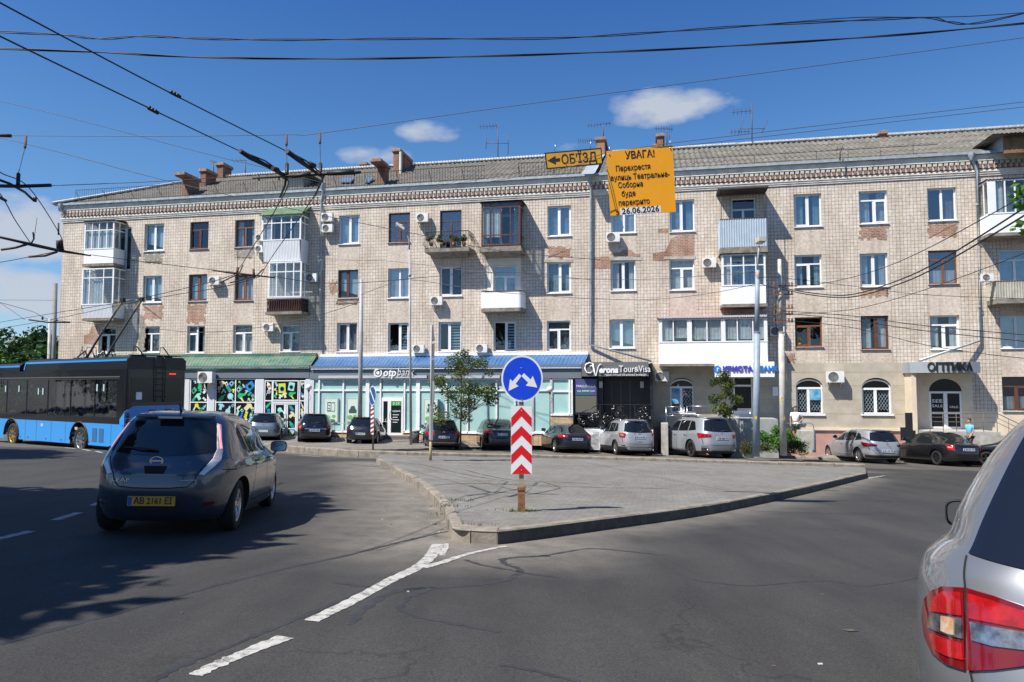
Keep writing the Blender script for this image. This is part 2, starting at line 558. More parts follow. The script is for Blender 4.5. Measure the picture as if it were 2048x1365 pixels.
# ------------------------------------------------------------------ the apartment block
random.seed(7)
BL = empty('apartment_block', FO, -YAW)
tag(BL, 'long four storey tiled apartment block with grey roof, balconies and ground floor shops', 'building')
UL = fp(122, 560)[0]
UR = fp(2330, 560)[0]
ZTOP = fp(1095, 394)[1]
ZEAVE = fp(1095, 361, .5)[1]
DEPTH = 13.0
ZBOT = -1.6
def R4(x0, y0, x1, y1, v=0.0):
 xm, ym = (x0 + x1) / 2, (y0 + y1) / 2
 return fp(x0, ym, v)[0], fp(x1, ym, v)[0], fp(xm, y1, v)[1], fp(xm, y0, v)[1]
WINS = [
 (289, 448, 328, 502, 'w2', 'blind'), (286, 552, 323, 605, 'w2', 'blind'), (283, 653, 319, 705, 'wt', 'dark'),
 (380, 444, 417, 498, 'bt', 'none'), (377, 549, 414, 602, 'b2', 'blind'), (374, 652, 409, 706, 'wtl', 'side'),
 (470, 440, 509, 494, 'bt', 'side'), (469, 550, 506, 601, 'b2', 'full'), (466, 650, 504, 706, 'wt', 'full'),
 (561, 650, 599, 703, 'wt', 'grey'), (197, 655, 231, 706, 'wt', 'dark'),
 (678, 431, 719, 488, 'w2', 'blind'), (676, 540, 716, 596, 'b2', 'blind'), (674, 646, 714, 703, 'w2', 'grey'),
 (777, 426, 820, 485, 'btg', 'none'), (776, 537, 818, 596, 'w2', 'full'), (776, 646, 817, 704, 'w2', 'slat'),
 (880, 421, 923, 499, 'btg', 'none'), (879, 533, 924, 592, 'w2', 'none'), (877, 644, 922, 703, 'w2', 'slat'),
 (987, 531, 1033, 612, 'wt', 'grey'), (987, 643, 1032, 703, 'w2', 'slat'),
 (1095, 412, 1142, 472, 'w2', 'full'), (1094, 525, 1142, 586, 'w2', 'full'), (1094, 642, 1141, 702, 'wt', 'grey'),
 (1222, 408, 1271, 466, 'w2', 'full'), (1221, 522, 1271, 581, 'w2', 'side'), (1219, 639, 1269, 696, 'w2', 'blind'),
 (1339, 400, 1389, 463, 'w2', 'side'), (1339, 519, 1389, 580, 'wt', 'full'),
 (1463, 396, 1512, 480, 'wt', 'none'), (1463, 520, 1512, 600, 'wt', 'grey'), (1400, 640, 1450, 700, 'wt', 'grey'),
 (1588, 388, 1643, 453, 'w2', 'side'), (1589, 510, 1644, 574, 'wt', 'side'), (1590, 635, 1645, 694, 'bt', 'none'),
 (1718, 382, 1775, 447, 'wt', 'side'), (1720, 507, 1776, 573, 'w2', 'side'), (1722, 632, 1778, 699, 'b2', 'side'),
 (1855, 376, 1913, 441, 'w2', 'dark'), (1857, 501, 1915, 568, 'bt', 'half'), (1860, 631, 1920, 698, 'wt', 'side'),
 (1999, 499, 2060, 575, 'wt', 'full'), (2001, 631, 2062, 696, 'w2', 'full'), (2005, 754, 2068, 822, 'bt', 'half'),
 (2020, 372, 2080, 460, 'wt', 'side'),
 (2120, 372, 2182, 440, 'w2', 'side'), (2122, 499, 2184, 566, 'w2', 'side'), (2124, 631, 2186, 698, 'w2', 'full'),
 (235, 455, 262, 540, 'w2', 'none'), (545, 430, 590, 520, 'w2', 'none'), (970, 410, 1030, 490, 'w2', 'none'),
]
ARCH = [(1340, 756, 1388, 826, 'arch_poster'), (1592, 756, 1646, 829, 'arch_poster2'), (1724, 756, 1783, 829, 'arch')]
opens = []
for x0, y0, x1, y1, st, cu in WINS:
 opens.append(R4(x0, y0, x1, y1) + (st, cu))
aopens = [R4(x0, y0, x1, y1) + (st, None) for x0, y0, x1, y1, st in ARCH]
DOORB = R4(1467, 757, 1506, 836) + ('door', None)
holes = [o[:4] for o in opens] + [o[:4] for o in aopens] + [DOORB[:4]]
ZG = fp(1600, 727)[1]
UG0, UG1 = fp(1300, 760)[0], fp(1822, 760)[0]
ZG2 = fp(2000, 824)[1]
ZP = fp(1700, 858)[1]
def wall_cells():
 us = sorted(set([UL, UR, UG0, UG1] + [round(h[i], 4) for h in holes for i in (0, 1)]))
 zs = sorted(set([ZBOT, ZTOP, ZG, ZG2, ZP] + [round(h[i], 4) for h in holes for i in (2, 3)]))
 mb = MB()
 idx = {}
 def vid(u, z):
  k = (u, z)
  if k not in idx:
   idx[k] = len(mb.v)
   mb.v.append((u, 0, z))
  return idx[k]
 bands = {}
 for h in opens:
  bands.setdefault(round((h[0] + h[1]) / 2 / 1.2), []).append(h)
 for i in range(len(us) - 1):
  for j in range(len(zs) - 1):
   u, z = (us[i] + us[i + 1]) / 2, (zs[j] + zs[j + 1]) / 2
   if any(h[0] < u < h[1] and h[2] < z < h[3] for h in holes): continue
   m = 0
   ab = [h for h in opens if h[0] - .02 < u < h[1] + .02 and h[2] > z]
   be = [h for h in opens if h[0] - .02 < u < h[1] + .02 and h[3] < z]
   if ab and be: m = 1
   if ab and not be and z > ZG - .01 and UG0 < u: m = 1
   if UG0 < u < UG1 and z < ZG: m = 2
   if UG0 < u < UG1 and z < ZP: m = 4
   if u > UG1 and z < ZG2: m = 3
   mb.f.append([vid(us[i], zs[j]), vid(us[i + 1], zs[j]), vid(us[i + 1], zs[j + 1]), vid(us[i], zs[j + 1])])
   mb.m.append(m)
   mb.s.append(False)
 for h in holes:
  u0, u1, z0, z1 = h
  d = .26
  q = [(u0, 0, z0), (u1, 0, z0), (u1, 0, z1), (u0, 0, z1), (u0, d, z0), (u1, d, z0), (u1, d, z1), (u0, d, z1)]
  mb.add(q, [(0, 1, 5, 4), (1, 2, 6, 5), (2, 3, 7, 6), (3, 0, 4, 7)], 5)
 mb.add([(UL, 0, ZBOT), (UL, DEPTH, ZBOT), (UL, DEPTH, ZTOP), (UL, 0, ZTOP)], [(0, 1, 2, 3)], 0)
 mb.add([(UL, DEPTH, ZBOT), (UR, DEPTH, ZBOT), (UR, DEPTH, ZTOP), (UL, DEPTH, ZTOP)], [(0, 1, 2, 3)], 0)
 mb.add([(UR, 0, ZBOT), (UR, DEPTH, ZBOT), (UR, DEPTH, ZTOP), (UR, 0, ZTOP)], [(3, 2, 1, 0)], 0)
 return mb
M_REV = pm('reveal_plaster', (.5, .46, .4), .9, var=.15)
wall_cells().build('wall', [M_TILE, M_SMALL, M_PLAS, M_BEIGE, M_PINK, M_REV], BL)
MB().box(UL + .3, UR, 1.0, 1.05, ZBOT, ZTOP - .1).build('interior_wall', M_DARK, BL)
M_CUR2 = pm('curtain_blue', (.35, .45, .5), .9, var=.15, scale=4)
rw = random.Random(3)
def drape(mb, u0, u1, z0, z1, y, amp=.03, m=0):
 n = max(8, int((u1 - u0) / .035))
 rows = [[], []]
 ph = rw.random() * 6
 for i in range(n + 1):
  u = u0 + (u1 - u0) * i / n
  yy = y + amp * sin(i * 1.25 + ph) * (.6 + .4 * sin(i * .37 + ph))
  rows[0].append((u, yy, z0))
  rows[1].append((u, yy * .6 + y * .4, z1))
 mb.grid(rows, m)
def window(u0, u1, z0, z1, st, cu, parent=BL, y=.13, name='window', sill=True):
 w, h = u1 - u0, z1 - z0
 fm = M_WHITE
 if st[0] == 'b': fm = M_BROWN if rw.random() < .55 or st == 'btg' else M_WOODW
 t = .075
 fr = MB()
 y0, y1 = y, y + .07
 g = .006
 fr.box(u0 + g, u0 + t, y0, y1, z0 + g, z1 - g).box(u1 - t, u1 - g, y0, y1, z0 + g, z1 - g)
 fr.box(u0 + t, u1 - t, y0, y1, z1 - t, z1 - g).box(u0 + t, u1 - t, y0, y1, z0 + g, z0 + t)
 um = (u0 + u1) / 2 + w * rw.uniform(-.04, .04)
 zt = z1 - t - h * .24
 tr = 't' in st[1:]
 ztop = zt if tr else z1 - t
 if st.endswith('l'):
  fr.box(um - t * .75, um + t * .75, y0 - .004, y1 - .004, z0 + t, z1 - t)
  fr.box(u0 + t, um - t * .75, y0, y1, zt - t / 2, zt + t / 2)
 elif tr:
  fr.box(u0 + t, u1 - t, y0 - .004, y1 - .004, zt - t / 2, zt + t / 2)
  fr.box(um - t * .75, um + t * .75, y0, y1, z0 + t, zt - t / 2)
 else:
  fr.box(um - t * .75, um + t * .75, y0 - .004, y1 - .004, z0 + t, z1 - t)
 if rw.random() < .7:
  a, b = (um + t * .75, u1 - t) if rw.random() < .5 else (u0 + t, um - t * .75)
  s = .045
  zz = ztop - (t / 2 if tr else 0)
  fr.box(a + .002, a + s, y0 - .012, y0 + .03, z0 + t, zz).box(b - s, b - .002, y0 - .012, y0 + .03, z0 + t, zz)
  fr.box(a + s, b - s, y0 - .012, y0 + .03, zz - s, zz).box(a + s, b - s, y0 - .012, y0 + .03, z0 + t, z0 + t + s)
 if st == 'btg':
  for k in (1, 2, 3):
   zz = z0 + t + (zt - z0 - t) * k / 4
   fr.box(u0 + t, u1 - t, y0 + .02, y0 + .03, zz - .008, zz + .008, 1)
  for a, b in ((u0, um), (um, u1)):
   fr.box((a + b) / 2 - .008, (a + b) / 2 + .008, y0 + .019, y0 + .031, z0 + t, zt, 1)
 W = fr.build(name, [fm, M_WOODW], parent)
 pg = MB()
 pg.add([(u0 + t, y0 + .045, z0 + t), (u1 - t, y0 + .045, z0 + t), (u1 - t, y0 + .045, z1 - t), (u0 + t, y0 + .045, z1 - t)], [(0, 1, 2, 3)])
 pg.build('pane', M_GLASS2 if rw.random() < .45 else M_GLASS, W)
 if sill:
  MB().prism([(u0 - .05, -.07, z0 - .035), (u0 - .05, y0, z0 - .004), (u0 - .05, y0, z0 - .03), (u0 - .05, -.07, z0 - .06)], (w + .1, 0, 0)).build('sill', M_WHITEP if fm == M_WHITE else M_ZINC if rw.random() < .4 else M_BROWN, W)
 yc = y1 + .08
 c = MB()
 mat = M_CURT
 if cu == 'blind':
  c.add([(u0 + t, yc, z0 + h * rw.choice((.05, .05, .3))), (u1 - t, yc, z0 + .1 * h), (u1 - t, yc, z1), (u0 + t, yc, z1)], [(0, 1, 2, 3)])
  mat = M_BLIND
 elif cu == 'slat':
  k = 10
  for i in range(k):
   zz = z0 + t + (z1 - z0 - t) * i / k
   c.add([(um, yc, zz), (u1, yc, zz), (u1, yc - .02, zz + (z1 - z0) / k * .55), (um, yc - .02, zz + (z1 - z0) / k * .55)], [(0, 1, 2, 3)])
  mat = M_BLIND
 elif cu == 'full':
  drape(c, u0 + .05, u1 - .05, z0 - .05, z1, yc + .05)
  mat = rw.choice((M_CURT, M_CUR2))
 elif cu == 'side':
  k = rw.uniform(.28, .45)
  drape(c, u0 + .03, u0 + w * k, z0 - .05, z1, yc + .05)
  drape(c, u1 - w * (k * .8), u1 - .03, z0 - .05, z1, yc + .05)
  mat = rw.choice((M_CURT, M_CURT, M_CUR2))
 elif cu == 'half':
  drape(c, u0 + .05, u1 - .05, z0, z0 + h * .42, yc)
 elif cu == 'grey':
  drape(c, u0 + .03, u1 - .03, z0 - .05, z1, yc + .05)
  mat = M_CURG
 elif cu == 'dark':
  drape(c, u0 + w * .5, u1 - .03, z0 - .05, z1, yc + .05)
  mat = M_CURG
 if c.v: c.build('curtain', mat, W)
 return W
for u0, u1, z0, z1, st, cu in opens:
 window(u0, u1, z0, z1, st, cu)
M_POST = pm('blue_poster', (.02, .2, .42), .5, col2=(.25, .5, .65), scale=2.2)
for u0, u1, z0, z1, st, _ in aopens:
 w = u1 - u0
 rise = w * .36
 zs_ = z1 - rise
 n = 16
 arc = [(u0 + w * (1 - cos(pi * i / n)) / 2, zs_ + rise * sin(pi * i / n)) for i in range(n + 1)]
 sp = MB()
 for i in range(n):
  (a, b), (c, d) = arc[i], arc[i + 1]
  sp.add([(a, 0, b), (c, 0, d), (c, 0, z1), (a, 0, z1)], [(0, 1, 2, 3)])
  sp.add([(a, 0, b), (c, 0, d), (c, .26, d), (a, .26, b)], [(0, 1, 2, 3)])
 sp.build('arch_infill', M_PLAS, BL)
 fr = MB()
 zt = zs_ - .12
 y0, y1 = .1, .18
 t = .09
 fr.box(u0 + .01, u0 + t, y0, y1, z0 + .01, zt).box(u1 - t, u1 - .01, y0, y1, z0 + .01, zt).box(u0 + t, u1 - t, y0, y1, z0 + .01, z0 + t)
 fr.box(u0 + .01, u1 - .01, y0 - .01, y1, zt, zt + .11)
 um = u0 + w * .47
 fr.box(um - .07, um + .07, y0, y1, z0 + t, zt)
 arc2 = [(u0 + w * .5 + (a - u0 - w * .5) * .97, zt + .11 + (b - zs_) * .8) for a, b in arc]
 fr.tube([(a, .15, b) for a, b in arc2], .045, 5)
 W = fr.build('arched_window', M_WHITE, BL)
 MB().add([(u0, .15, z0), (u1, .15, z0), (u1, .15, z1), (u0, .15, z1)], [(0, 1, 2, 3)]).build('pane', M_GLASS, W)
 MB().box(u0 - .08, u1 + .08, -.08, .1, z0 - .07, z0).build('sill', M_WHITEP, W)
 br = MB()
 k = 5
 for a, b in ((u0 + t, um - .07), (um + .07, u1 - t)):
  for i in range(-6, 9):
   s = .18
   c0 = z0 + t + i * s * 1.35
   for sg in (1, -1):
    pts = []
    for q in range(0, 9):
     uu = a + (b - a) * q / 8
     zz = c0 + sg * (uu - a) * 1.6 + (0 if sg > 0 else (b - a) * 1.6)
     if z0 + t <= zz <= zt: pts.append((uu, .21, zz))
    if len(pts) > 1: br.tube(pts, .011, 4)
 br.build('grille', M_WHITEP, W)
 if 'poster' in st:
  a, b = (um + .08, u1 - .1) if st.endswith('2') else (u0 + .1, um - .08)
  q = MB().box(a, b, .07, .08, z0 + (.75 if st.endswith('2') else .5), zt - .02)
  q.build('poster', M_POST, W)
MB().box(UG0 + 1.3, UG1 - .05, -.09, 0, ZP - .09, ZP + .04).build('plinth_ledge', M_BEIGE, BL)
jt = MB()
for k, py in enumerate((745, 772, 800, 828)):
 zz = fp(1650, py)[1]
 segs = [UG0] + sorted([h[i] for h in list(aopens) + [DOORB] if h[2] - .05 < zz < h[3] for i in (0, 1)]) + [UG1]
 for a, b in zip(segs[::2], segs[1::2]):
  jt.box(a + .1, b - .05, -.004, .0, zz - .006, zz + .006)
jt.build('plaster_joint', pm('joint_dark', (.25, .22, .18), .9), BL)  # thin dark strips drawn along the plaster joints
def patch(pts, name='exposed_brick', mat=None, t=.006):
 P = [fp(x, y) for x, y in pts]
 mb = MB()
 mb.prism([(u, -t, z) for u, z in P], (0, t - .001, 0))
 return mb.build(name, mat or M_BRICK, BL)
def stair(x0, y0, x1, y1, seed, rag=7):
 """ragged rectangle with stepped edges"""
 r = random.Random(seed)
 out = []
 n = 8
 for i in range(n + 1): out.append((x0 + (x1 - x0) * i / n, y0 + r.uniform(0, rag)))
 for i in range(1, n): out.append((x1 + r.uniform(-rag, rag) * .5, y0 + (y1 - y0) * i / n))
 for i in range(n + 1): out.append((x1 - (x1 - x0) * i / n, y1 - r.uniform(0, rag)))
 for i in range(1, n): out.append((x0 + r.uniform(-rag, rag) * .5, y1 - (y1 - y0) * i / n))
 o2 = []
 for i, (x, y) in enumerate(out):
  o2.append((x, y))
  nx, ny = out[(i + 1) % len(out)]
  if abs(nx - x) > .1 and abs(ny - y) > .1: o2.append((nx, y))
 return o2
M_GREYM = pm('bare_mortar', (.3, .27, .23), .95, var=.4, scale=8, bump=.4)
for i, a in enumerate([(287, 608, 324, 644), (376, 606, 411, 650), (660, 559, 674, 590), (674, 600, 714, 612),
                       (1098, 492, 1142, 520), (1720, 449, 1774, 482), (1857, 444, 1913, 478), (1724, 576, 1776, 598),
                       (1575, 706, 1590, 728)]):
 patch(stair(*a, seed=i))
for i, a in enumerate([(288, 504, 324, 530), (471, 496, 507, 520), (1094, 520, 1142, 525), (277, 628, 290, 706)]):
 patch(stair(*a, seed=40 + i), 'bare_mortar', M_GREYM, .003)
patch([(1188, 514), (1219, 513), (1221, 507), (1240, 505), (1245, 500), (1262, 500), (1270, 508), (1280, 509), (1280, 517), (1271, 521), (1271, 522), (1221, 522), (1221, 538), (1188, 538)])
patch([(1306, 507), (1330, 503), (1338, 488), (1342, 478), (1352, 472), (1389, 468), (1389, 519), (1339, 519), (1330, 523), (1306, 522)])
patch([(1316, 458), (1337, 457), (1337, 467), (1316, 467)])
patch([(184, 652), (192, 652), (196, 650), (196, 690), (168, 688), (168, 672), (178, 668)])
patch([(1215, 511), (1283, 515), (1283, 521), (1222, 521)], 'concrete_lintel', M_CONC, .02)
patch([(1328, 514), (1391, 513), (1391, 519), (1328, 519)], 'concrete_lintel', M_CONC, .02)
patch([(1085, 520), (1146, 519), (1146, 525), (1085, 525)], 'concrete_lintel', M_CONC, .02)
def band(z0, z1, p, m, name):
 mb = MB()
 mb.box(UL - p, UR, -p, 0, z0, z1)
 mb.box(UL - p, UL, 0, DEPTH, z0, z1)
 return mb.build(name, m, BL)
zc = lambda py: fp(1095, py, .2)[1]
band(zc(395), zc(391.5), .05, M_CORN, 'cornice_band')
band(zc(391.5), zc(388), .085, M_CORN, 'cornice_band')
band(zc(388), zc(384), .12, M_CORN, 'cornice_band')
band(zc(384), zc(369), .08, M_BRICK, 'dentil_course')
band(zc(369), zc(358), .22, M_CORN, 'cornice_band')
dn = MB()
u = UL
zA, zB = zc(382.5), zc(375.5)
zC = zc(369.5)
while u < UR:
 dn.box(u, u + .13, -.15, -.08, zA, zB)
 dn.box(u + .065, u + .25, -.20, -.08, zB + .01, zC)
 u += .262
u = UL + .14
while u < UR:
 dn.box(u + .005, u + .12, -.19, -.081, zA + .02, zB + .006, 1)
 u += .262
dn.build('dentils', [pm('dentil_stucco', (.50, .46, .40), .9, var=.2, scale=5), pm('dentil_brick', (.27, .14, .11), .9, var=.3, scale=6)], BL)
gt = MB()
gt.box(UL - .4, UR, -.36, -.23, zc(358), zc(353.5))
gt.box(UL - .4, UR, -.23, .1, zc(355), zc(353.7))
u = UL
while u < UR:
 gt.box(u, u + .04, -.37, -.22, zc(358.4), zc(353.2))
 u += 1.35
gt.build('gutter', M_ZINC, BL)
ZE = zc(355)
RUN = 6.5
RZ = None
r_ = ray(1347, 300)
k_ = ((FO - Vector((0, 0, CZ))).dot(NN) + RUN) / r_.dot(NN)
RZ = CZ + r_.z * k_
def corr_mat():
 m = bpy.data.materials.new('corrugated_roof')
 m.use_nodes = True
 t = m.node_tree
 b = t.nodes['Principled BSDF']
 b.inputs['Roughness'].default_value = .9
 tc = N(t, 'ShaderNodeTexCoord')
 nz = N(t, 'ShaderNodeTexNoise')
 nz.inputs['Scale'].default_value = 1.2
 nz.inputs['Detail'].default_value = 9
 nz.inputs['Roughness'].default_value = .7
 t.links.new(tc.outputs['Object'], nz.inputs['Vector'])
 rp = N(t, 'ShaderNodeValToRGB')
 e = rp.color_ramp.elements
 e[0].position, e[1].position = .3, .7
 e[0].color = (.085, .082, .07, 1)
 e[1].color = (.205, .19, .16, 1)
 x = rp.color_ramp.elements.new(.5)
 x.color = (.13, .12, .10, 1)
 t.links.new(nz.outputs['Fac'], rp.inputs['Fac'])
 t.links.new(rp.outputs[0], b.inputs['Base Color'])
 return m
M_ROOF = corr_mat()
rf = MB()
def roofplane(mb, ua, ub, z_lo, y_lo, z_hi, y_hi, cut=None, pitch=.32, rows=4):
 """corrugated sheets laid in courses, each lapping the one below"""
 for k in range(rows):
  f0, f1 = k / rows, (k + 1) / rows
  R0, R1 = [], []
  nseg = int((ub - ua) / pitch * 6)
  for i in range(nseg + 1):
   u = ua + (ub - ua) * i / nseg
   a = .045 * cos(2 * pi * u / pitch)
   if cut:
    fm = cut(u)
    g0, g1 = min(f0, fm), min(f1, fm)
   else: g0, g1 = f0, f1
   R0.append((u, y_lo + (y_hi - y_lo) * g0, z_lo + (z_hi - z_lo) * g0 + a + .025))
   R1.append((u, y_lo + (y_hi - y_lo) * g1, z_lo + (z_hi - z_lo) * g1 + a))
  mb.grid([R0, R1], 0, True)
  mb.grid([[(p[0], p[1], p[2] - .025) for p in R0], R0], 1, False)
roofplane(rf, UL - .5, UR, ZE, -.25, RZ, RUN, cut=lambda u: min(1, max(0.001, (u - UL + .5) / (RUN + .5))))
rf.add([(UL - .5, -.55, ZE), (UL + RUN, RUN, RZ), (UL - .5, DEPTH + .5, ZE)], [(0, 1, 2)], 0)
rf.add([(UL - .5, DEPTH + .5, ZE), (UL + RUN, RUN, RZ), (UR, RUN, RZ), (UR, DEPTH + .5, ZE)], [(0, 1, 2, 3)], 0)
ROOF = rf.build('roof', [M_ROOF, pm('sheet_edge', (.05, .048, .042), .9)], BL)
rd = MB()
rd.tube([(UL + RUN, RUN, RZ + .1), (UR, RUN, RZ + .1)], .12, 6)
rd.tube([(UL - .4, -.5, ZE + .08), (UL + RUN, RUN, RZ + .1)], .09, 6)
u = UL + RUN
while u < UR:
 rd.box(u, u + .1, RUN - .22, RUN + .1, RZ + .04, RZ + .15)
 u += .2
rd.build('ridge', pm('ridge_sheet', (.5, .5, .49), .8, var=.2, scale=4), ROOF)
def roofpt(px, py):
 """point on the front roof slope under a pixel"""
 r = ray(px, py)
 o = Vector((0, 0, CZ))
 sl = (RZ - ZE) / (RUN + .55)
 k = (ZE + sl * (.55 + (o - FO).dot(NN)) - o.z) / (r.z - sl * r.dot(NN))
 p = o + r * k
 return (p - FO).dot(TT), (p - FO).dot(NN), p.z
def chimney(px0, px1, pxr, py_top, py_base, cap=True, pipe=False):
 """front face px0..px1, right side face to pxr; base of the front face at py_base"""
 u0, y0, z0 = roofpt((px0 + px1) / 2, py_base)
 r = lambda x, y: fp(x, y, -y0)
 ua, ub, zt = r(px0, py_top)[0], r(px1, py_top)[0], r(px0, py_top)[1]
 d = .4
 while d < 3.2:
  P = fw(ub, -(y0 + d), zt)
  if 1024 + F * P.x / (P.y * cos(PITCH) + (P.z - CZ) * sin(PITCH)) > pxr: break
  d += .1
 mb = MB()
 mb.box(ua, ub, max(y0, .3), y0 + d, z0 - .05, zt - .28)
 mb.box(ua - .05, ub + .05, y0 - .05, y0 + d + .05, zt - .28, zt - .2)
 mb.box(ua - .1, ub + .1, y0 - .1, y0 + d + .1, zt - .2, zt - .06, 1)
 mb.box(ua - .06, ub + .06, y0 - .06, y0 + d + .06, zt - .06, zt, 1)
 c = mb.build('chimney', [M_CHIM, pm('chimney_cap', (.3, .2, .15), .9, var=.35, scale=5)], ROOF)
 return ua, ub, y0, zt
chimney(353, 368, 398, 345, 392)
chimney(401, 412, 432, 338, 372)
chimney(434, 446, 463, 326, 358)
chimney(721, 732, 746, 325, 334.5)
chimney(744, 760, 778, 318, 371)
uA, uB, yP, zP_ = chimney(787, 799, 822, 298, 346)
MB().lathe([(.1, 0), (.1, 1.9)], (uB + .15, yP - .15, zP_ - 2.2), 10).build('flue_pipe', pm('white_asbestos_pipe', (.6, .58, .54), .8, var=.15), ROOF)
chimney(1193, 1209, 1224, 275, 312)
chimney(1314, 1326, 1332, 268, 299)
chimney(1307, 1313, 1318, 289, 300)
chimney(1761, 1772, 1781, 262, 277)
def dormer(px0, px1, py0, py1, back=3.0, front_mat=None, side='r'):
 ua, ya, za = roofpt((px0 + px1) / 2, py1)
 r = lambda x, y: fp(x, y, -ya)
 u0, u1, z1, z0 = r(px0, py1)[0], r(px1, py1)[0], r(px0, py0)[1], za
 mb = MB()
 mb.box(u0, u1, ya, ya + .1, z0 - .1, z1, 0)
 mb.add([(u1, ya, z0), (u1, ya + back, z1), (u1, ya, z1)], [(0, 1, 2)], 1)
 mb.add([(u0, ya, z0), (u0, ya, z1), (u0, ya + back, z1)], [(0, 1, 2)], 1)
 D = mb.build('dormer', [front_mat or M_WOODW, M_ZINC], ROOF)
 rb = MB()
 n = int((u1 - u0 + 1.2) / .05)
 rb.grid([[(u0 - .6 + i * .05, ya - .35, z1 + .02 + .025 * cos(i * 1.57)) for i in range(n)], [(u0 - .6 + i * .05, ya + back + .4, z1 + .1 + .025 * cos(i * 1.57)) for i in range(n)]])
 rb.grid([[(u0 - .6 + i * .05, ya - .35, z1 - .03 + .025 * cos(i * 1.57)) for i in range(n)], [(u0 - .6 + i * .05, ya + back + .4, z1 + .05 + .025 * cos(i * 1.57)) for i in range(n)]])
 rb.build('dormer_roof', M_ROOF, D)
dormer(576, 607, 354, 373, 2.2, M_REV)
dormer(2008, 2130, 272, 300, 3.0, pm('plywood_board', (.2, .11, .05), .8, var=.3, scale=3))
a, b, c, d = roofpt(1162, 352), roofpt(1186, 351), roofpt(1212, 303), roofpt(1196, 303)
vm = MB()
vm.add([(p[0], p[1], p[2] + .09) for p in (a, b, c, d)], [(0, 1, 2, 3)])
vm.add([(b[0], b[1], b[2] + .09), (b[0] + .12, b[1], b[2] + .16), (c[0] + .12, c[1], c[2] + .16), (c[0], c[1], c[2] + .09)], [(0, 1, 2, 3)])
vm.build('roof_valley', pm('bright_zinc', (.5, .54, .58), .4, metal=.4, var=.12), ROOF)
for px0, px1, py0, py1 in ((683, 706, 359, 366), (731, 744, 359, 366)):
 q = [roofpt(px0 - 4, py1), roofpt(px1 - 4, py1), roofpt(px1 + 3, py0), roofpt(px0 + 3, py0)]
 MB().prism([(p[0], p[1], p[2] + .12) for p in q], (0, 0, -.1)).build('skylight', pm('skylight_blue', (.12, .18, .25), .3), ROOF)
rl = MB()
yr_ = -.12
def railing(px0, px1, h=.85, step=.17, bars=True):
 u0, u1 = fp(px0, 380, .3)[0], fp(px1, 360, .3)[0]
 z0 = ZE + .1
 rl.tube([(u0, yr_, z0 + h), (u1, yr_, z0 + h)], .016, 4)
 rl.tube([(u0, yr_, z0 + .08), (u1, yr_, z0 + .08)], .013, 4)
 u = u0
 i = 0
 while u <= u1:
  if bars: rl.tube([(u, yr_, z0), (u, yr_, z0 + h)], .011, 4, caps=False)
  if i % 12 == 0: rl.tube([(u, yr_ + .5, z0 + .2), (u, yr_, z0 + h * .9)], .018, 4, caps=False)
  u += step
  i += 1
railing(147, 968)
railing(1036, 1164)
rl.build('roof_railing', M_BLACK, ROOF)
rl = MB()
railing(1215, 1880, .5, 1.6)
rl.build('roof_railing', M_BLACK, ROOF)
def downpipe(pts, v=.12, r=.07, head=True):
 mb = MB()
 P = [fp(x, y, vv) + (vv,) for x, y, vv in pts]
 mb.tube([(u, -vv, z) for u, z, vv in P], r, 8)
 for (u, z, vv), (u2, z2, v2) in zip(P, P[1:]):
  n = int(abs(z2 - z) / 1.9)
  for k in range(1, n + 1):
   f = k / (n + 1)
   uu, zz, yy = u + (u2 - u) * f, z + (z2 - z) * f, vv + (v2 - vv) * f
   mb.lathe([(r * 1.22, -.05), (r * 1.22, .05)], (uu, -yy, zz), 8)
 if head:
  u, z, vv = P[0]
  mb.lathe([(.06, -.25), (.17, -.02), (.17, .12)], (u, -vv, z), 10)
 return mb.build('downpipe', M_ZINC, BL)
downpipe([(645, 372, .35), (646, 385, .3), (643, 402, .14), (640, 700, .14)])
downpipe([(1178, 352, .35), (1180, 362, .3), (1182, 380, .14), (1180, 690, .14), (1303, 722, .6)])
downpipe([(1943, 312, .35), (1946, 322, .3), (1953, 342, .14), (1960, 682, .14), (1838, 722, 1.3)])
downpipe([(123, 412, .3), (124, 420, .25), (130, 432, .1)], r=.05)
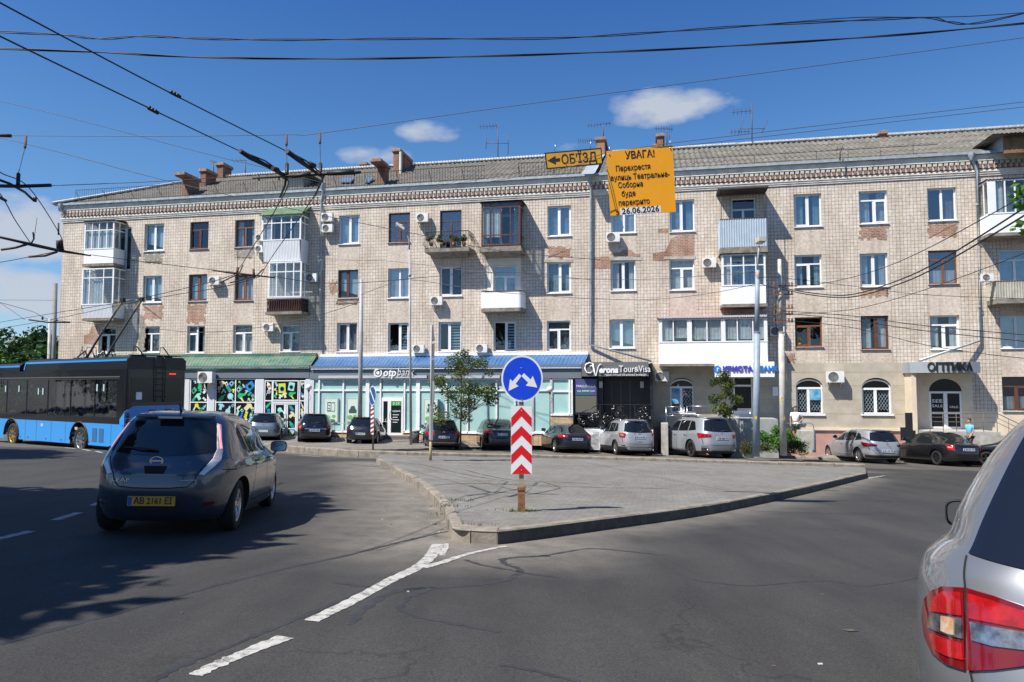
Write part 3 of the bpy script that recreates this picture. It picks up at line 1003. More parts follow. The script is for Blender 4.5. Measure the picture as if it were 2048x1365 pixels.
# ------------------------------------------------------------------ balconies (parts of the block)
def rib_panel(mb, u0, u1, y, z0, z1, m=0, step=.1, ytop=None):
 yt = y if ytop is None else ytop
 mb.add([(u0, y, z0), (u1, y, z0), (u1, yt, z1), (u0, yt, z1)], [(0, 1, 2, 3)], m)
 u = u0 + step / 2
 while u < u1:
  mb.add([(u - .012, y - .012, z0), (u + .012, y - .012, z0), (u + .012, yt - .012, z1), (u - .012, yt - .012, z1)], [(0, 1, 2, 3)], m)
  mb.add([(u + .012, y - .012, z0), (u + .03, y, z0), (u + .03, yt, z1), (u + .012, yt - .012, z1)], [(0, 1, 2, 3)], m)
  mb.add([(u - .03, y, z0), (u - .012, y - .012, z0), (u - .012, yt - .012, z1), (u - .03, yt, z1)], [(0, 1, 2, 3)], m)
  u += step
def glazed(px0, px1, yg0, yg1, yp1, p=1.0, divs=(0, .5, 1), trans=.3, fm=None, pmat=None, ribs=True, taper=0.0, roof=None, slab=True, curt=None, sdivs=(0, .5, 1), lower=None, name='glazed_balcony', top_panel=0, piers=()):
 fm = fm or M_WHITE
 pmat = pmat or M_WHITEP
 xm = (px0 + px1) / 2
 u0, u1 = fp(px0, (yg0 + yg1) / 2, p)[0], fp(px1, (yg0 + yg1) / 2, p)[0]
 z1, zs_, z0 = fp(xm, yg0, p)[1], fp(xm, yg1, p)[1], fp(xm, yp1, p)[1]
 pb = MB()
 t = p * taper
 s = taper * .5
 if ribs:
  rib_panel(pb, u0 + s, u1 - s, -p + t, z0, zs_, ytop=-p)
 else:
  pb.add([(u0 + s, -p + t, z0), (u1 - s, -p + t, z0), (u1, -p, zs_), (u0, -p, zs_)], [(0, 1, 2, 3)])
 pb.add([(u1 - s, -p + t, z0), (u1 - s, 0, z0), (u1, 0, zs_), (u1, -p, zs_)], [(0, 1, 2, 3)])
 pb.add([(u0 + s, -p + t, z0), (u0, -p, zs_), (u0, 0, zs_), (u0 + s, 0, z0)], [(0, 1, 2, 3)])
 pb.add([(u0 + s, -p + t, z0 - .01), (u1 - s, -p + t, z0 - .01), (u1 - s, 0, z0 - .01), (u0 + s, 0, z0 - .01)], [(3, 2, 1, 0)])
 pb.add([(u0, -p, zs_ - .03), (u1, -p, zs_ - .03), (u1, 0, zs_ - .03), (u0, 0, zs_ - .03)], [(0, 1, 2, 3)])
 P = pb.build(name, pmat, BL)
 fr = MB()
 w = .075
 H = z1 - zs_
 fr.box(u0 - .02, u1 + .02, -p - .02, -p + .06, zs_, zs_ + .07).box(u0 - .02, u1 + .02, -p - .02, -p + .06, z1 - .07, z1)
 for q in (u0, u1 - .06):
  fr.box(q, q + .06, -p + .06, -.01, zs_, zs_ + .07).box(q, q + .06, -p + .06, -.01, z1 - .07, z1)
 for i, f in enumerate(divs):
  u = u0 + (u1 - u0) * f
  ww = w * (1.3 if i in (0, len(divs) - 1) else .8)
  a = min(max(u - ww / 2, u0 - .01), u1 - ww + .01)
  fr.box(a, a + ww, -p - .012, -p + .05, zs_ + .07, z1 - .07)
 for a, b in piers:
  fr.box(u0 + (u1 - u0) * a, u0 + (u1 - u0) * b, -p - .015, -p + .05, zs_ + .07, z1 - .07)
 zt = z1 - H * trans
 if trans:
  fr.box(u0 + .05, u1 - .05, -p - .008, -p + .04, zt - .03, zt + .03)
  for q in (u0, u1 - .06): fr.box(q, q + .06, -p + .06, -.01, zt - .03, zt + .03)
 if lower:
  zl = zs_ + H * lower
  fr.box(u0 + .05, u1 - .05, -p - .008, -p + .04, zl - .03, zl + .03)
  for q in (u0, u1 - .06): fr.box(q, q + .06, -p + .06, -.01, zl - .03, zl + .03)
 for f in sdivs[:-1]:
  y = -p + (p - .06) * f
  if f > 0:
   for q in (u0 + .004, u1 - .056): fr.box(q, q + .05, y, y + .06, zs_ + .07, z1 - .07)
 fr.build('glazing_frame', fm, P)
 g = MB()
 g.add([(u0, -p + .01, zs_), (u1, -p + .01, zs_), (u1, -p + .01, z1), (u0, -p + .01, z1)], [(0, 1, 2, 3)])
 g.add([(u1 - .03, -p, zs_), (u1 - .03, 0, zs_), (u1 - .03, 0, z1), (u1 - .03, -p, z1)], [(0, 1, 2, 3)])
 g.add([(u0 + .03, -p, zs_), (u0 + .03, 0, zs_), (u0 + .03, 0, z1), (u0 + .03, -p, z1)], [(3, 2, 1, 0)])
 g.build('pane', M_GLASS, P)
 if curt is not None:
  c = MB()
  for a, b, lo, hi in curt:
   drape(c, u0 + (u1 - u0) * a, u0 + (u1 - u0) * b, zs_ + H * lo, zs_ + H * hi, -p + .14, .03)
  c.build('curtain', M_CURT, P)
 if roof:
  rm, zup, over = roof
  r = MB()
  n = max(6, int((u1 - u0 + 2 * over) / .04))
  for dz in (0, -.04):
   r.grid([[(u0 - over + (u1 - u0 + 2 * over) * i / n, -p - over, z1 + .03 + dz + .015 * cos(i * 1.57)) for i in range(n + 1)],
     [(u0 - over + (u1 - u0 + 2 * over) * i / n, .0, z1 + .03 + zup + dz + .015 * cos(i * 1.57)) for i in range(n + 1)]])
  r.add([(u1, -p, z1), (u1, 0, z1), (u1, 0, z1 + zup)], [(0, 1, 2)])
  r.add([(u0, -p, z1), (u0, 0, z1 + zup), (u0, 0, z1)], [(0, 1, 2)])
  r.add([(u0, -p + .02, z1 - .06), (u1, -p + .02, z1 - .06), (u1, 0, z1 - .06), (u0, 0, z1 - .06)], [(3, 2, 1, 0)])
  r.build('canopy', rm, P)
 if slab:
  sb = MB()
  sb.prism([(u0 - .06 + s, -p - .05 + t, z0 - .02), (u1 + .06 - s, -p - .05 + t, z0 - .02), (u1 + .06 - s, 0, z0 - .02), (u0 - .06 + s, 0, z0 - .02)][::-1], (0, 0, -.15))
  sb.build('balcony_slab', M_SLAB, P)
  if slab == 'bracket':
   pass
 return u0, u1, z0, zs_, z1
M_GREENR = pm('green_canopy', (.09, .16, .09), .7, var=.3, scale=4)
M_DKBR = pm('dark_canopy', (.045, .03, .025), .6, var=.3, scale=4)
glazed(169, 228, 443, 499, 527, 1.0, (0, .26, .5, .76, 1), .32, ribs=False, roof=(M_DKBR, .12, .1), curt=[(.02, .98, 0, .68)])
glazed(164, 227, 537, 610, 636, 1.05, (0, .24, .68, 1), .26, roof=None, taper=.12, curt=[(.02, .24, 0, .98), (.3, .66, .0, .7)])
glazed(524, 602, 431, 481, 522, 1.05, (0, .25, .5, .75, 1), .3, taper=.16, roof=(M_GREENR, .75, .14), curt=[(.02, .22, 0, .7)], slab=False)
b_ = glazed(537, 603, 524, 595, 597, .95, (0, .25, .52, .76, 1), .28, roof=None, slab=False)
u0, u1 = b_[0] - .02, b_[1] + .02
z1 = b_[2]
z0 = fp(570, 624, .95)[1]
bb = MB()
n = 15
for i in range(n + 1):
 u = u0 + (u1 - u0) * i / n
 bb.lathe([(.03, 0), (.055, .15), (.03, .35), (.055, .55), (.03, (z1 - z0))], (u, -.95, z0), 6)
for i in range(7):
 y = -.95 + .95 * i / 7
 bb.lathe([(.03, 0), (.055, .15), (.03, .35), (.055, .55), (.03, (z1 - z0))], (u1, y, z0), 6)
bb.box(u0 - .04, u1 + .04, -1.0, -.9, z1 - .1, z1 - .01).box(u0 - .04, u1 + .04, -1.0, -.9, z0, z0 + .07)
bb.box(u0, u1, -.86, -.84, z0, z1 - .1)
BB_ = bb.build('balustrade', pm('dark_brown_wood', (.055, .022, .016), .6, var=.3), BL)
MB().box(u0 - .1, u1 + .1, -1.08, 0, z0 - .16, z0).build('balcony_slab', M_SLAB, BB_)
sd = MB()
for px, py0, py1, w in ((178, 636, 652, 60), (560, 628, 645, 60), (870, 510, 527, 90), (985, 508, 530, 90), (982, 626, 645, 90)):
 pass
bq = glazed(963, 1040, 404, 491, 492.5, 1.15, (0, .25, .5, .75, 1), .12, fm=M_BROWN, pmat=M_BROWN, ribs=False, roof=(M_DKBR, .05, .14), lower=.24, slab=True, curt=[(.25, .5, .2, .88), (.02, .2, .2, .88)], sdivs=(0, .5, 1))
u0, u1 = bq[0], bq[1]
sb = MB()
sb.prism([(u0 - .1, -1.25, bq[2] - .18), (u1 + .1, -1.25, bq[2] - .18), (u1 + .1, 0, bq[2] - .18), (u0 - .1, 0, bq[2] - .18)][::-1], (0, 0, -.14))
sb.prism([(u0 + .1, -1.0, bq[2] - .32), (u0 + .1, 0, bq[2] - .32), (u0 + .1, 0, bq[2] - .5)], (u1 - u0 - .2, 0, 0))
sb.build('balcony_slab', M_SLAB, BL)
a0, a1, zz0, zz1 = R4(975, 505, 1042, 585)
wr = MB()
d0, d1, _, dz1 = R4(987, 531, 1033, 612)
wr.box(a0, d0 - .01, -.03, -.001, zz0 - .5, zz1).box(d1 + .01, a1, -.03, -.001, zz0 - .5, zz1).box(d0 - .01, d1 + .01, -.03, -.001, dz1 + .01, zz1)
wr.build('white_surround', pm('whitewash', (.75, .71, .64), .8, var=.06), BL)
def open_balcony(px0, px1, yt, yb, p, mat, ribs=0, name='balcony', curve=0.0, slab_t=.16):
 xm = (px0 + px1) / 2
 u0, u1 = fp(px0, (yt + yb) / 2, p)[0], fp(px1, (yt + yb) / 2, p)[0]
 z1, z0 = fp(xm, yt, p)[1], fp(xm, yb, p)[1]
 pts = []
 if curve:
  for i in range(9):
   t = pi / 2 * i / 8
   pts.append((u0 + curve - curve * cos(t), -p + curve * (1 - sin(t))))
  for i in range(9):
   t = pi / 2 * i / 8
   pts.append((u1 - curve + curve * sin(t), -p + curve * (1 - cos(t))))
  pts = [(u0, 0)] + pts + [(u1, 0)]
 else:
  pts = [(u0, 0), (u0, -p), (u1, -p), (u1, 0)]
 mb = MB()
 for (a, b), (c, d) in zip(pts, pts[1:]):
  L = hypot(c - a, d - b)
  nr = int(L / .12) if ribs else 0
  nx, ny = (d - b) / L, -(c - a) / L
  mb.prism([(a, b, z0), (c, d, z0), (c, d, z1), (a, b, z1)], (-nx * .03, -ny * .03, 0))
  for k in range(nr):
   f = (k + .5) / nr
   q = Vector((a + (c - a) * f, b + (d - b) * f, 0))
   e = Vector(((c - a) / L, (d - b) / L, 0))
   o = Vector((nx, ny, 0)) * .022
   w = e * .032
   mb.add([q - w + Vector((0, 0, z0)), q - w * .4 + o + Vector((0, 0, z0)), q + w * .4 + o + Vector((0, 0, z0)), q + w + Vector((0, 0, z0)),
     q - w + Vector((0, 0, z1)), q - w * .4 + o + Vector((0, 0, z1)), q + w * .4 + o + Vector((0, 0, z1)), q + w + Vector((0, 0, z1))],
                   [(0, 1, 5, 4), (1, 2, 6, 5), (2, 3, 7, 6)])
 mb.box(u0 + .05, u1 - .05, -p + .05 + curve, 0, z0, z0 + .05)
 P = mb.build(name, mat, BL)
 sb = MB()
 sb.prism([(a, b * 1.04, z0 - .01) for a, b in pts][::-1], (0, 0, -slab_t))
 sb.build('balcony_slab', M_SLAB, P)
 rr = MB()
 rr.tube([(a, b, z1 + .01) for a, b in pts], .03, 5)
 rr.build('handrail', M_DKBR, P)
 return P, u0, u1, z0, z1
open_balcony(961, 1045, 583, 616, 1.05, M_WHITEP, 0, curve=.25, slab_t=.2)
M_CORB = pm('blue_grey_corrugated', (.42, .5, .57), .5, metal=.1, var=.06)
P, u0, u1, z0, z1 = open_balcony(1440.5, 1534.5, 438, 494, 1.15, M_CORB, 1, slab_t=.32)
zr = fp(1488, 379, 1.15)[1]
cn = MB()
cn.box(u0 - .1, u1 + .1, -1.3, 0, zr, zr + .07)
for u in (u0 + .08, u1 - .08): cn.tube([(u, -1.1, z1), (u, -1.1, zr)], .018, 5)
cn.build('canopy', M_DKBR, P)
glazed(1444, 1531, 508, 572, 608, 1.1, (0, .21, .5, .78, 1), .36, ribs=False, roof=(M_DKBR, .05, .1), curt=[(.02, .2, 0, 1)])
M_MAR = pm('maroon_roof_sheet', (.22, .05, .045), .6, var=.25, scale=5)
gq = glazed(1318, 1534.5, 637, 685, 728, 1.3, (0, .135, .27, .45, .585, .73, .87, 1), 0, ribs=False, roof=(M_MAR, .18, .1), slab=False,
   curt=[(.02, .13, .12, .97), (.15, .265, .2, .97), (.32, .445, .12, .97), (.46, .58, .12, .97), (.62, .73, .12, .97), (.75, .86, .12, .97), (.88, .98, .12, .97)], piers=((0, .03), (.27, .31), (.58, .62), (.97, 1)))
MB().box(gq[0], gq[1], -1.3, 0, gq[2] - .12, gq[2] - .02).build('balcony_slab', M_SLAB, BL)
rib = MB()
rib_panel(rib, gq[0], gq[1], -1.325, gq[4], gq[4] + .14, step=.09)
rib.build('ribbed_fascia', M_LGREY, BL)
glazed(1976, 2120, 357, 426, 464, 1.1, (0, .1, .24, .38, .55, .8, 1), 0, ribs=False, roof=(M_DKBR, .03, .05), curt=[(.09, .23, 0, 1)], piers=((0, .09),))
M_ASB = pm('ribbed_asbestos', (.4, .38, .32), .9, var=.15, scale=3)
open_balcony(1992, 2120, 562, 597, 1.1, M_ASB, 1, slab_t=.22)
xm = 894
p = 1.0
u0, u1 = fp(851, 490, p)[0], fp(937, 490, p)[0]
z0, z1 = fp(894, 497, p)[1], fp(894, 463, p)[1]
mb = MB()
mb.prism([(u0 - .05, -p - .05, z0), (u1 + .05, -p - .05, z0), (u1 + .15, 0, z0), (u0 - .05, 0, z0)][::-1], (0, 0, -.2))
mb.prism([(u0 + .2, -p * .7, z0 - .2), (u0 + .2, 0, z0 - .2), (u0 + .2, 0, z0 - .42)], (u1 - u0 - .4, 0, 0))
WB = mb.build('balcony', M_SLAB, BL)
ir = MB()
pts = [(u0, 0), (u0, -p), (u1, -p), (u1, 0)]
for (a, b), (c, d) in zip(pts, pts[1:]):
 L = hypot(c - a, d - b)
 n = int(L / .16)
 for i in range(n + 1):
  f = i / n
  x, y = a + (c - a) * f, b + (d - b) * f
  nx, ny = (d - b) / L, -(c - a) / L
  bul = []
  for k in range(7):
   t = k / 6
   o = .16 * sin(pi * min(1, t * 1.25))
   bul.append((x + nx * o, y + ny * o, z0 + (z1 - z0) * t))
  ir.tube(bul, .009, 4, caps=False)
  if i < n:
   for k in range(3):
    cz = z0 + (z1 - z0) * (.58 + .15 * k)
    cx, cy = a + (c - a) * (i + .5) / n, b + (d - b) * (i + .5) / n
    e = Vector(((c - a) / L, (d - b) / L, 0))
    ir.tube([Vector((cx, cy, cz)) + e * (.06 * cos(q * pi / 4)) + Vector((0, 0, .06 * sin(q * pi / 4))) for q in range(9)], .006, 3, caps=False)
 ir.tube([(a, b, z1), (c, d, z1)], .02, 4)
 ir.tube([(a, b, z0 + .05), (c, d, z0 + .05)], .014, 4)
ir.build('wrought_railing', M_BLACK, WB)
# ------------------------------------------------------------------ ground
def asphalt():
 m = bpy.data.materials.new('asphalt')
 m.use_nodes = True
 t = m.node_tree
 b = t.nodes['Principled BSDF']
 b.inputs['Roughness'].default_value = .82
 b.inputs['Specular IOR Level'].default_value = .35
 tc = N(t, 'ShaderNodeTexCoord')
 def noise(sc, det=6, ro=.6, st=None):
  n = N(t, 'ShaderNodeTexNoise')
  n.inputs['Scale'].default_value = sc
  n.inputs['Detail'].default_value = det
  n.inputs['Roughness'].default_value = ro
  if st:
   mp = N(t, 'ShaderNodeMapping')
   mp.inputs['Scale'].default_value = st[:3]
   mp.inputs['Rotation'].default_value = (0, 0, st[3])
   t.links.new(tc.outputs['Object'], mp.inputs['Vector'])
   t.links.new(mp.outputs[0], n.inputs['Vector'])
  else: t.links.new(tc.outputs['Object'], n.inputs['Vector'])
  return n.outputs['Fac']
 def ramp(s, p0, c0, p1, c1):
  r = N(t, 'ShaderNodeValToRGB')
  r.color_ramp.elements[0].position = p0
  r.color_ramp.elements[1].position = p1
  r.color_ramp.elements[0].color = (*c0, 1)
  r.color_ramp.elements[1].color = (*c1, 1)
  t.links.new(s, r.inputs['Fac'])
  return r.outputs[0]
 def mul(a, c, f=1.0, mode='MULTIPLY'):
  x = N(t, 'ShaderNodeMixRGB')
  x.blend_type = mode
  if isinstance(f, float): x.inputs[0].default_value = f
  else: t.links.new(f, x.inputs[0])
  if isinstance(a, tuple): x.inputs[1].default_value = (*a, 1)
  else: t.links.new(a, x.inputs[1])
  if isinstance(c, tuple): x.inputs[2].default_value = (*c, 1)
  else: t.links.new(c, x.inputs[2])
  return x.outputs[0]
 base = ramp(noise(.28, 7, .62), .32, (.032, .0317, .031), .68, (.0445, .0435, .042))
 base = mul(base, ramp(noise(1.0, 5, .6, (1.4, .35, 1, .5)), .38, (.8, .8, .82), .62, (1.1, 1.1, 1.09)))
 base = mul(base, ramp(noise(60, 3, .7), .3, (.58, .58, .58), .7, (1.5, 1.49, 1.45)))
 base = mul(base, ramp(noise(190, 2, .6), .62, (1, 1, 1), .78, (2.2, 2.1, 2.0)))
 vo = N(t, 'ShaderNodeTexVoronoi')
 vo.feature = 'DISTANCE_TO_EDGE'
 vo.inputs['Scale'].default_value = .33
 wv = N(t, 'ShaderNodeTexNoise')
 wv.inputs['Scale'].default_value = 1.4
 wv.inputs['Detail'].default_value = 5
 t.links.new(tc.outputs['Object'], wv.inputs['Vector'])
 va = N(t, 'ShaderNodeVectorMath')
 va.operation = 'MULTIPLY_ADD'
 t.links.new(wv.outputs['Color'], va.inputs[0])
 va.inputs[1].default_value = (1.6, 1.6, 0)
 t.links.new(tc.outputs['Object'], va.inputs[2])
 t.links.new(va.outputs[0], vo.inputs['Vector'])
 ck = ramp(vo.outputs['Distance'], .003, (.68, .68, .68), .009, (1, 1, 1))
 msk = ramp(noise(.21, 3), .5, (0, 0, 0), .6, (1, 1, 1))
 base = mul(base, ck, msk)
 at_ = N(t, 'ShaderNodeAttribute')
 at_.attribute_name = 'dust'
 dn = N(t, 'ShaderNodeMath')
 dn.operation = 'MULTIPLY'
 t.links.new(at_.outputs['Fac'], dn.inputs[0])
 t.links.new(ramp(noise(2.2, 7, .65), .25, (.35, .35, .35), .6, (1, 1, 1)), dn.inputs[1])
 base = mul(base, mul((.24, .215, .18), ramp(noise(45, 4), .3, (.75, .75, .75), .7, (1.2, 1.2, 1.2))), dn.outputs[0], 'MIX')
 t.links.new(base, b.inputs['Base Color'])
 bp = N(t, 'ShaderNodeBump')
 bp.inputs['Strength'].default_value = .5
 bp.inputs['Distance'].default_value = .006
 t.links.new(noise(120, 3), bp.inputs['Height'])
 t.links.new(bp.outputs[0], b.inputs['Normal'])
 return m
M_ASPH = asphalt()
def curve_pts(pts, n=6):
 """Catmull-Rom through 3D points"""
 P = [pts[0]] + list(pts) + [pts[-1]]
 out = []
 for i in range(1, len(P) - 2):
  a, b, c, d = P[i - 1], P[i], P[i + 1], P[i + 2]
  for k in range(n):
   t = k / n
   out.append(.5 * ((2 * b) + (c - a) * t + (2 * a - 5 * b + 4 * c - d) * t * t + (3 * b - a - 3 * c + d) * t ** 3))
 out.append(P[-2])
 return out
L_PX = [(752, 928), (775, 938), (800, 955), (828, 972), (858, 998), (880, 1022), (893, 1045), (898, 1068), (903, 1082)]
N_PX = [(903, 1082), (915, 1086), (945, 1088), (995, 1090)]
R_PX = [(995, 1090), (1080, 1079), (1200, 1062), (1380, 1036), (1500, 1013), (1620, 986), (1733, 957)]
B_PX = [(1733, 957), (1730, 944), (1600, 940), (1340, 932), (1100, 925), (900, 921), (760, 917), (752, 928)]
Lc = curve_pts([gp(*p) for p in L_PX], 4)
Nc = curve_pts([gp(*p) for p in N_PX], 3)
Rc = curve_pts([gp(*p) for p in R_PX], 4)
Bc = [gp(*p) for p in B_PX]
KB = curve_pts([gp(x, y) for x, y in ((440, 897), (500, 899), (560, 904), (640, 911), (760, 917), (900, 921), (1100, 925), (1340, 932), (1600, 940), (1731, 944))], 4)
def segd(p, pts):
 best = 1e9
 for a, b in zip(pts, pts[1:]):
  ab = Vector((b.x - a.x, b.y - a.y))
  ap = Vector((p[0] - a.x, p[1] - a.y))
  t = max(0, min(1, ap.dot(ab) / max(1e-9, ab.length_squared)))
  best = min(best, (ap - ab * t).length)
 return best
mb = MB()
xs = [-900, -500, -250, -120, -60] + [-40 + .8 * i for i in range(100)] + [60, 120, 250, 500, 900]
ys = [-300, -120, -50, -20, -8] + [0 + .5 * i for i in range(80)] + [42, 50, 80, 150, 350, 800, 1600]
rows = []
dust = []
for y in ys:
 row = []
 for x in xs:
  z = gz(x, y)
  if y > 55: z = gz(x, 55) - (y - 55) * .01
  row.append((x, y, max(z, -14) if abs(x) < 300 else z))
  d = 0.0
  if 6 < y < 32 and -14 < x < 22:
   dl = segd((x, y), Lc + Nc)
   d = max(0, 1 - dl / 1.9) ** .7 * .95
   dr = segd((x, y), Rc)
   d = max(d, max(0, 1 - dr / .9) * .7)
   d = max(d, max(0, 1 - segd((x, y), KB) / 1.0) * .6)
  if y >= 30: d = max(d, .3)
  dust.append(d)
 rows.append(row)
mb.grid(rows, 0, True)
road = mb.build('road', M_ASPH)
a = road.data.attributes.new('dust', 'FLOAT', 'POINT')
a.data.foreach_set('value', dust)
tag(road, 'worn grey asphalt of the junction with cracks and tyre stains', kind='structure')
M_KERB = pm('kerb_concrete', (.22, .19, .155), .9, var=.28, scale=4, bump=.35, bscale=30)
M_KERBD = pm('kerb_concrete_dark', (.20, .18, .155), .9, var=.3, scale=4, bump=.35, bscale=30)
M_PAVE = brickmat('paving', (.215, .21, .19), (.19, .185, .17), (.145, .14, .125), .2, .1, .008, off=.5, stain=.25, rough=.9, bump=.3)
def fix_pave(m, ang):
 t = m.node_tree
 tc = t.nodes.get('Texture Coordinate')
 br = [n for n in t.nodes if n.bl_idname == 'ShaderNodeTexBrick'][0]
 mp = N(t, 'ShaderNodeMapping')
 mp.inputs['Rotation'].default_value = (0, 0, ang)
 t.links.new(tc.outputs['Object'], mp.inputs['Vector'])
 t.links.new(mp.outputs[0], br.inputs['Vector'])
fix_pave(M_PAVE, .2)
def kerb(pts, h, w, name, m, lip=0.0, closed=False, stone=1.0, inward=1, mb=None, zf=None):
 """separate stones along a line; the body lies to the left (inward=1) of the line's direction"""
 mb = mb or MB()
 L = [0]
 for a, b in zip(pts, pts[1:]): L.append(L[-1] + (b - a).length)
 def P(s):
  s = max(0, min(L[-1], s))
  for i in range(len(L) - 1):
   if s <= L[i + 1] or i == len(L) - 2:
    f = (s - L[i]) / max(1e-9, L[i + 1] - L[i])
    return pts[i] + (pts[i + 1] - pts[i]) * f
 s = 0
 k = 0
 rk = random.Random(5)
 while s < L[-1] - .05:
  e = min(L[-1], s + stone)
  a, b = P(s + .008), P(e - .008)
  d = Vector((b.x - a.x, b.y - a.y, 0)).normalized()
  n = Vector((-d.y, d.x, 0)) * inward
  dz = rk.uniform(-.008, .008)
  off = n * rk.uniform(-.008, .008)
  vs = []
  for q in (a, b):
   g = Vector((q.x, q.y, zf(q.x, q.y) if zf else gz(q.x, q.y))) + off
   vs += [g - Vector((0, 0, .1)), g + Vector((0, 0, h - .025 + dz)), g + n * .025 + Vector((0, 0, h + dz)), g + n * w + Vector((0, 0, h + dz)), g + n * w - Vector((0, 0, .1))]
  fs = [(0, 5, 6, 1), (1, 6, 7, 2), (2, 7, 8, 3), (3, 8, 9, 4), (0, 1, 2, 3, 4), (9, 8, 7, 6, 5)]
  if inward < 0: fs = [f[::-1] for f in fs]
  mb.add(vs, fs, 0)
  s = e
  k += 1
 return mb
KH = .165
mb = kerb(Lc, KH, .14, 'k', M_KERB)
mb = kerb(Nc, KH, .25, 'k', M_KERB, stone=.33, mb=mb)
n0_ = len(mb.f)
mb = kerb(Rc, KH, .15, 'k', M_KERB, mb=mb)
for i in range(n0_, len(mb.f), 6): mb.m[i] = 1  # right kerb's outer faces get a darker colour, shade painted in
tag(mb.build('island_kerb', [M_KERB, pm('kerb_face_shade', (.075, .066, .056), .9, var=.3, scale=5)]), 'worn kerbstones edging the paved traffic island', kind='structure')
rdk = MB()
for px, s in ((945, .085), (912, .05)):
 pass
poly = Lc[:-1] + Nc[:-1] + Rc[:-1] + [gp(1733, 957), gp(1730, 944)] + [p for p in KB[::-1] if p.x > gp(757, 917).x]
cx = sum(p.x for p in poly) / len(poly)
cy = sum(p.y for p in poly) / len(poly)
bm = bmesh.new()
vs = [bm.verts.new((p.x, p.y, gz(p.x, p.y) + KH - .012 - .0 * 1)) for p in poly]
bm.faces.new(vs)
bmesh.ops.recalc_face_normals(bm, faces=bm.faces)
bmesh.ops.triangulate(bm, faces=bm.faces)
me = bpy.data.meshes.new('traffic_island')
bm.to_mesh(me)
bm.free()
me.materials.append(M_PAVE)
isl = link('traffic_island', me)
if me.polygons[0].normal.z < 0: me.flip_normals()
tag(isl, 'grey block paving of the wedge shaped traffic island', kind='structure')
mb = kerb(KB, .27, .28, 'k', M_KERB, inward=1)
tag(mb.build('far_kerb', [M_KERB]), 'long raised kerb behind the traffic island', kind='structure')
SF = [gp(x, y) for x, y in SF_PX]
mb = MB()
a = KB
rows = [[], [], []]
for i, p in enumerate(a):
 f = i / (len(a) - 1)
 q = SF[1] + (SF[1] - SF[1])
 for s0, s1 in zip(SF, SF[1:]):
  if s0.x <= p.x * 1.08 <= s1.x:
   k = (p.x * 1.08 - s0.x) / (s1.x - s0.x)
   q = s0 + (s1 - s0) * k
 fade = min(1, max(0, (gp(1731, 944).x - p.x) / 2.5))
 for r, h, w in ((rows[0], .10, 0.10), (rows[1], .03, .3), (rows[2], .02, 1.0)):
  x, y = p.x + (q.x - p.x) * w, p.y + (q.y - p.y) * w
  r.append((x, y, gz(x, y) + .008 + (h - .008) * fade))
mb.grid(rows, 0, True)
pl_ = mb.build('parking_lane', M_ASPH)
at_ = pl_.data.attributes.new('dust', 'FLOAT', 'POINT')
at_.data.foreach_set('value', [.5] * len(pl_.data.vertices))
tag(pl_, 'asphalt lane where the parked cars stand', kind='structure')
mb = MB()
rows = []
NS = 8
bend = []
for i, s in enumerate(SF):
 row = []
 u = (s - FO).dot(TT)
 for k in range(NS + 1):
  d0 = -(s - FO).dot(NN)
  d = d0 * (1 - k / NS)
  p = FO + TT * u - NN * d
  row.append((p.x, p.y, sz(p.x, p.y) + .0))
 rows.append(row)
mb.grid(rows, 0, True)
M_SIDE = brickmat('sidewalk_slabs', (.24, .225, .20), (.20, .19, .17), (.12, .11, .10), .3, .3, .01, off=0, stain=.3, rough=.9)
fix_pave(M_SIDE, YAW)
sw = mb.build('sidewalk', M_SIDE)
for p in sw.data.polygons:
 pass
if sw.data.polygons[0].normal.z < 0: sw.data.flip_normals()
tag(sw, 'slab paved sidewalk in front of the shops', kind='structure')
mb = kerb(curve_pts(SF, 3), .135, .15, 'k', M_KERB, inward=1)
tag(mb.build('sidewalk_kerb', [M_KERB]), 'low kerb edging the sidewalk by the shops', kind='structure')
M_PAINT = None
def paint():
 m = bpy.data.materials.new('road_paint')
 m.use_nodes = True
 t = m.node_tree
 b = t.nodes['Principled BSDF']
 b.inputs['Roughness'].default_value = .7
 tc = N(t, 'ShaderNodeTexCoord')
 n = N(t, 'ShaderNodeTexNoise')
 n.inputs['Scale'].default_value = 13
 n.inputs['Detail'].default_value = 9
 n.inputs['Roughness'].default_value = .75
 t.links.new(tc.outputs['Object'], n.inputs['Vector'])
 r = N(t, 'ShaderNodeValToRGB')
 r.color_ramp.elements[0].position = .36
 r.color_ramp.elements[1].position = .52
 r.color_ramp.elements[0].color = (.075, .072, .068, 1)
 r.color_ramp.elements[1].color = (.43, .42, .39, 1)
 t.links.new(n.outputs['Fac'], r.inputs['Fac'])
 t.links.new(r.outputs[0], b.inputs['Base Color'])
 return m
M_PAINT = paint()
def ribbon(pxs, w, h=.004, rag=.0, seed=1, raw=None, n=5):
 pts = curve_pts([gp(x, y) for x, y in pxs], n)
 r = random.Random(seed)
 A, B = [], []
 for i, p in enumerate(pts):
  d = pts[min(i + 1, len(pts) - 1)] - pts[max(i - 1, 0)]
  nn = Vector((-d.y, d.x, 0)).normalized()
  ww = (w[0] + (w[1] - w[0]) * i / (len(pts) - 1)) if isinstance(w, tuple) else w
  a, b = p + nn * (ww / 2 + r.uniform(-rag, rag)), p - nn * (ww / 2 + r.uniform(-rag, rag))
  A.append((a.x, a.y, gz(a.x, a.y) + h))
  B.append((b.x, b.y, gz(b.x, b.y) + h))
 return [B, A]
mk = MB()
mk.grid(ribbon([(622, 1243), (700, 1205), (780, 1162), (830, 1138), (860, 1115), (876, 1089)], (.12, .14), rag=.008, n=9), 0, False)
mk.grid(ribbon([(846, 1136), (880, 1127), (940, 1108), (1012, 1093)], (.11, .07), h=.005, rag=.008, n=7), 0, False)
mk.grid(ribbon([(884, 1112), (894, 1088)], .07, rag=.01), 0, False)
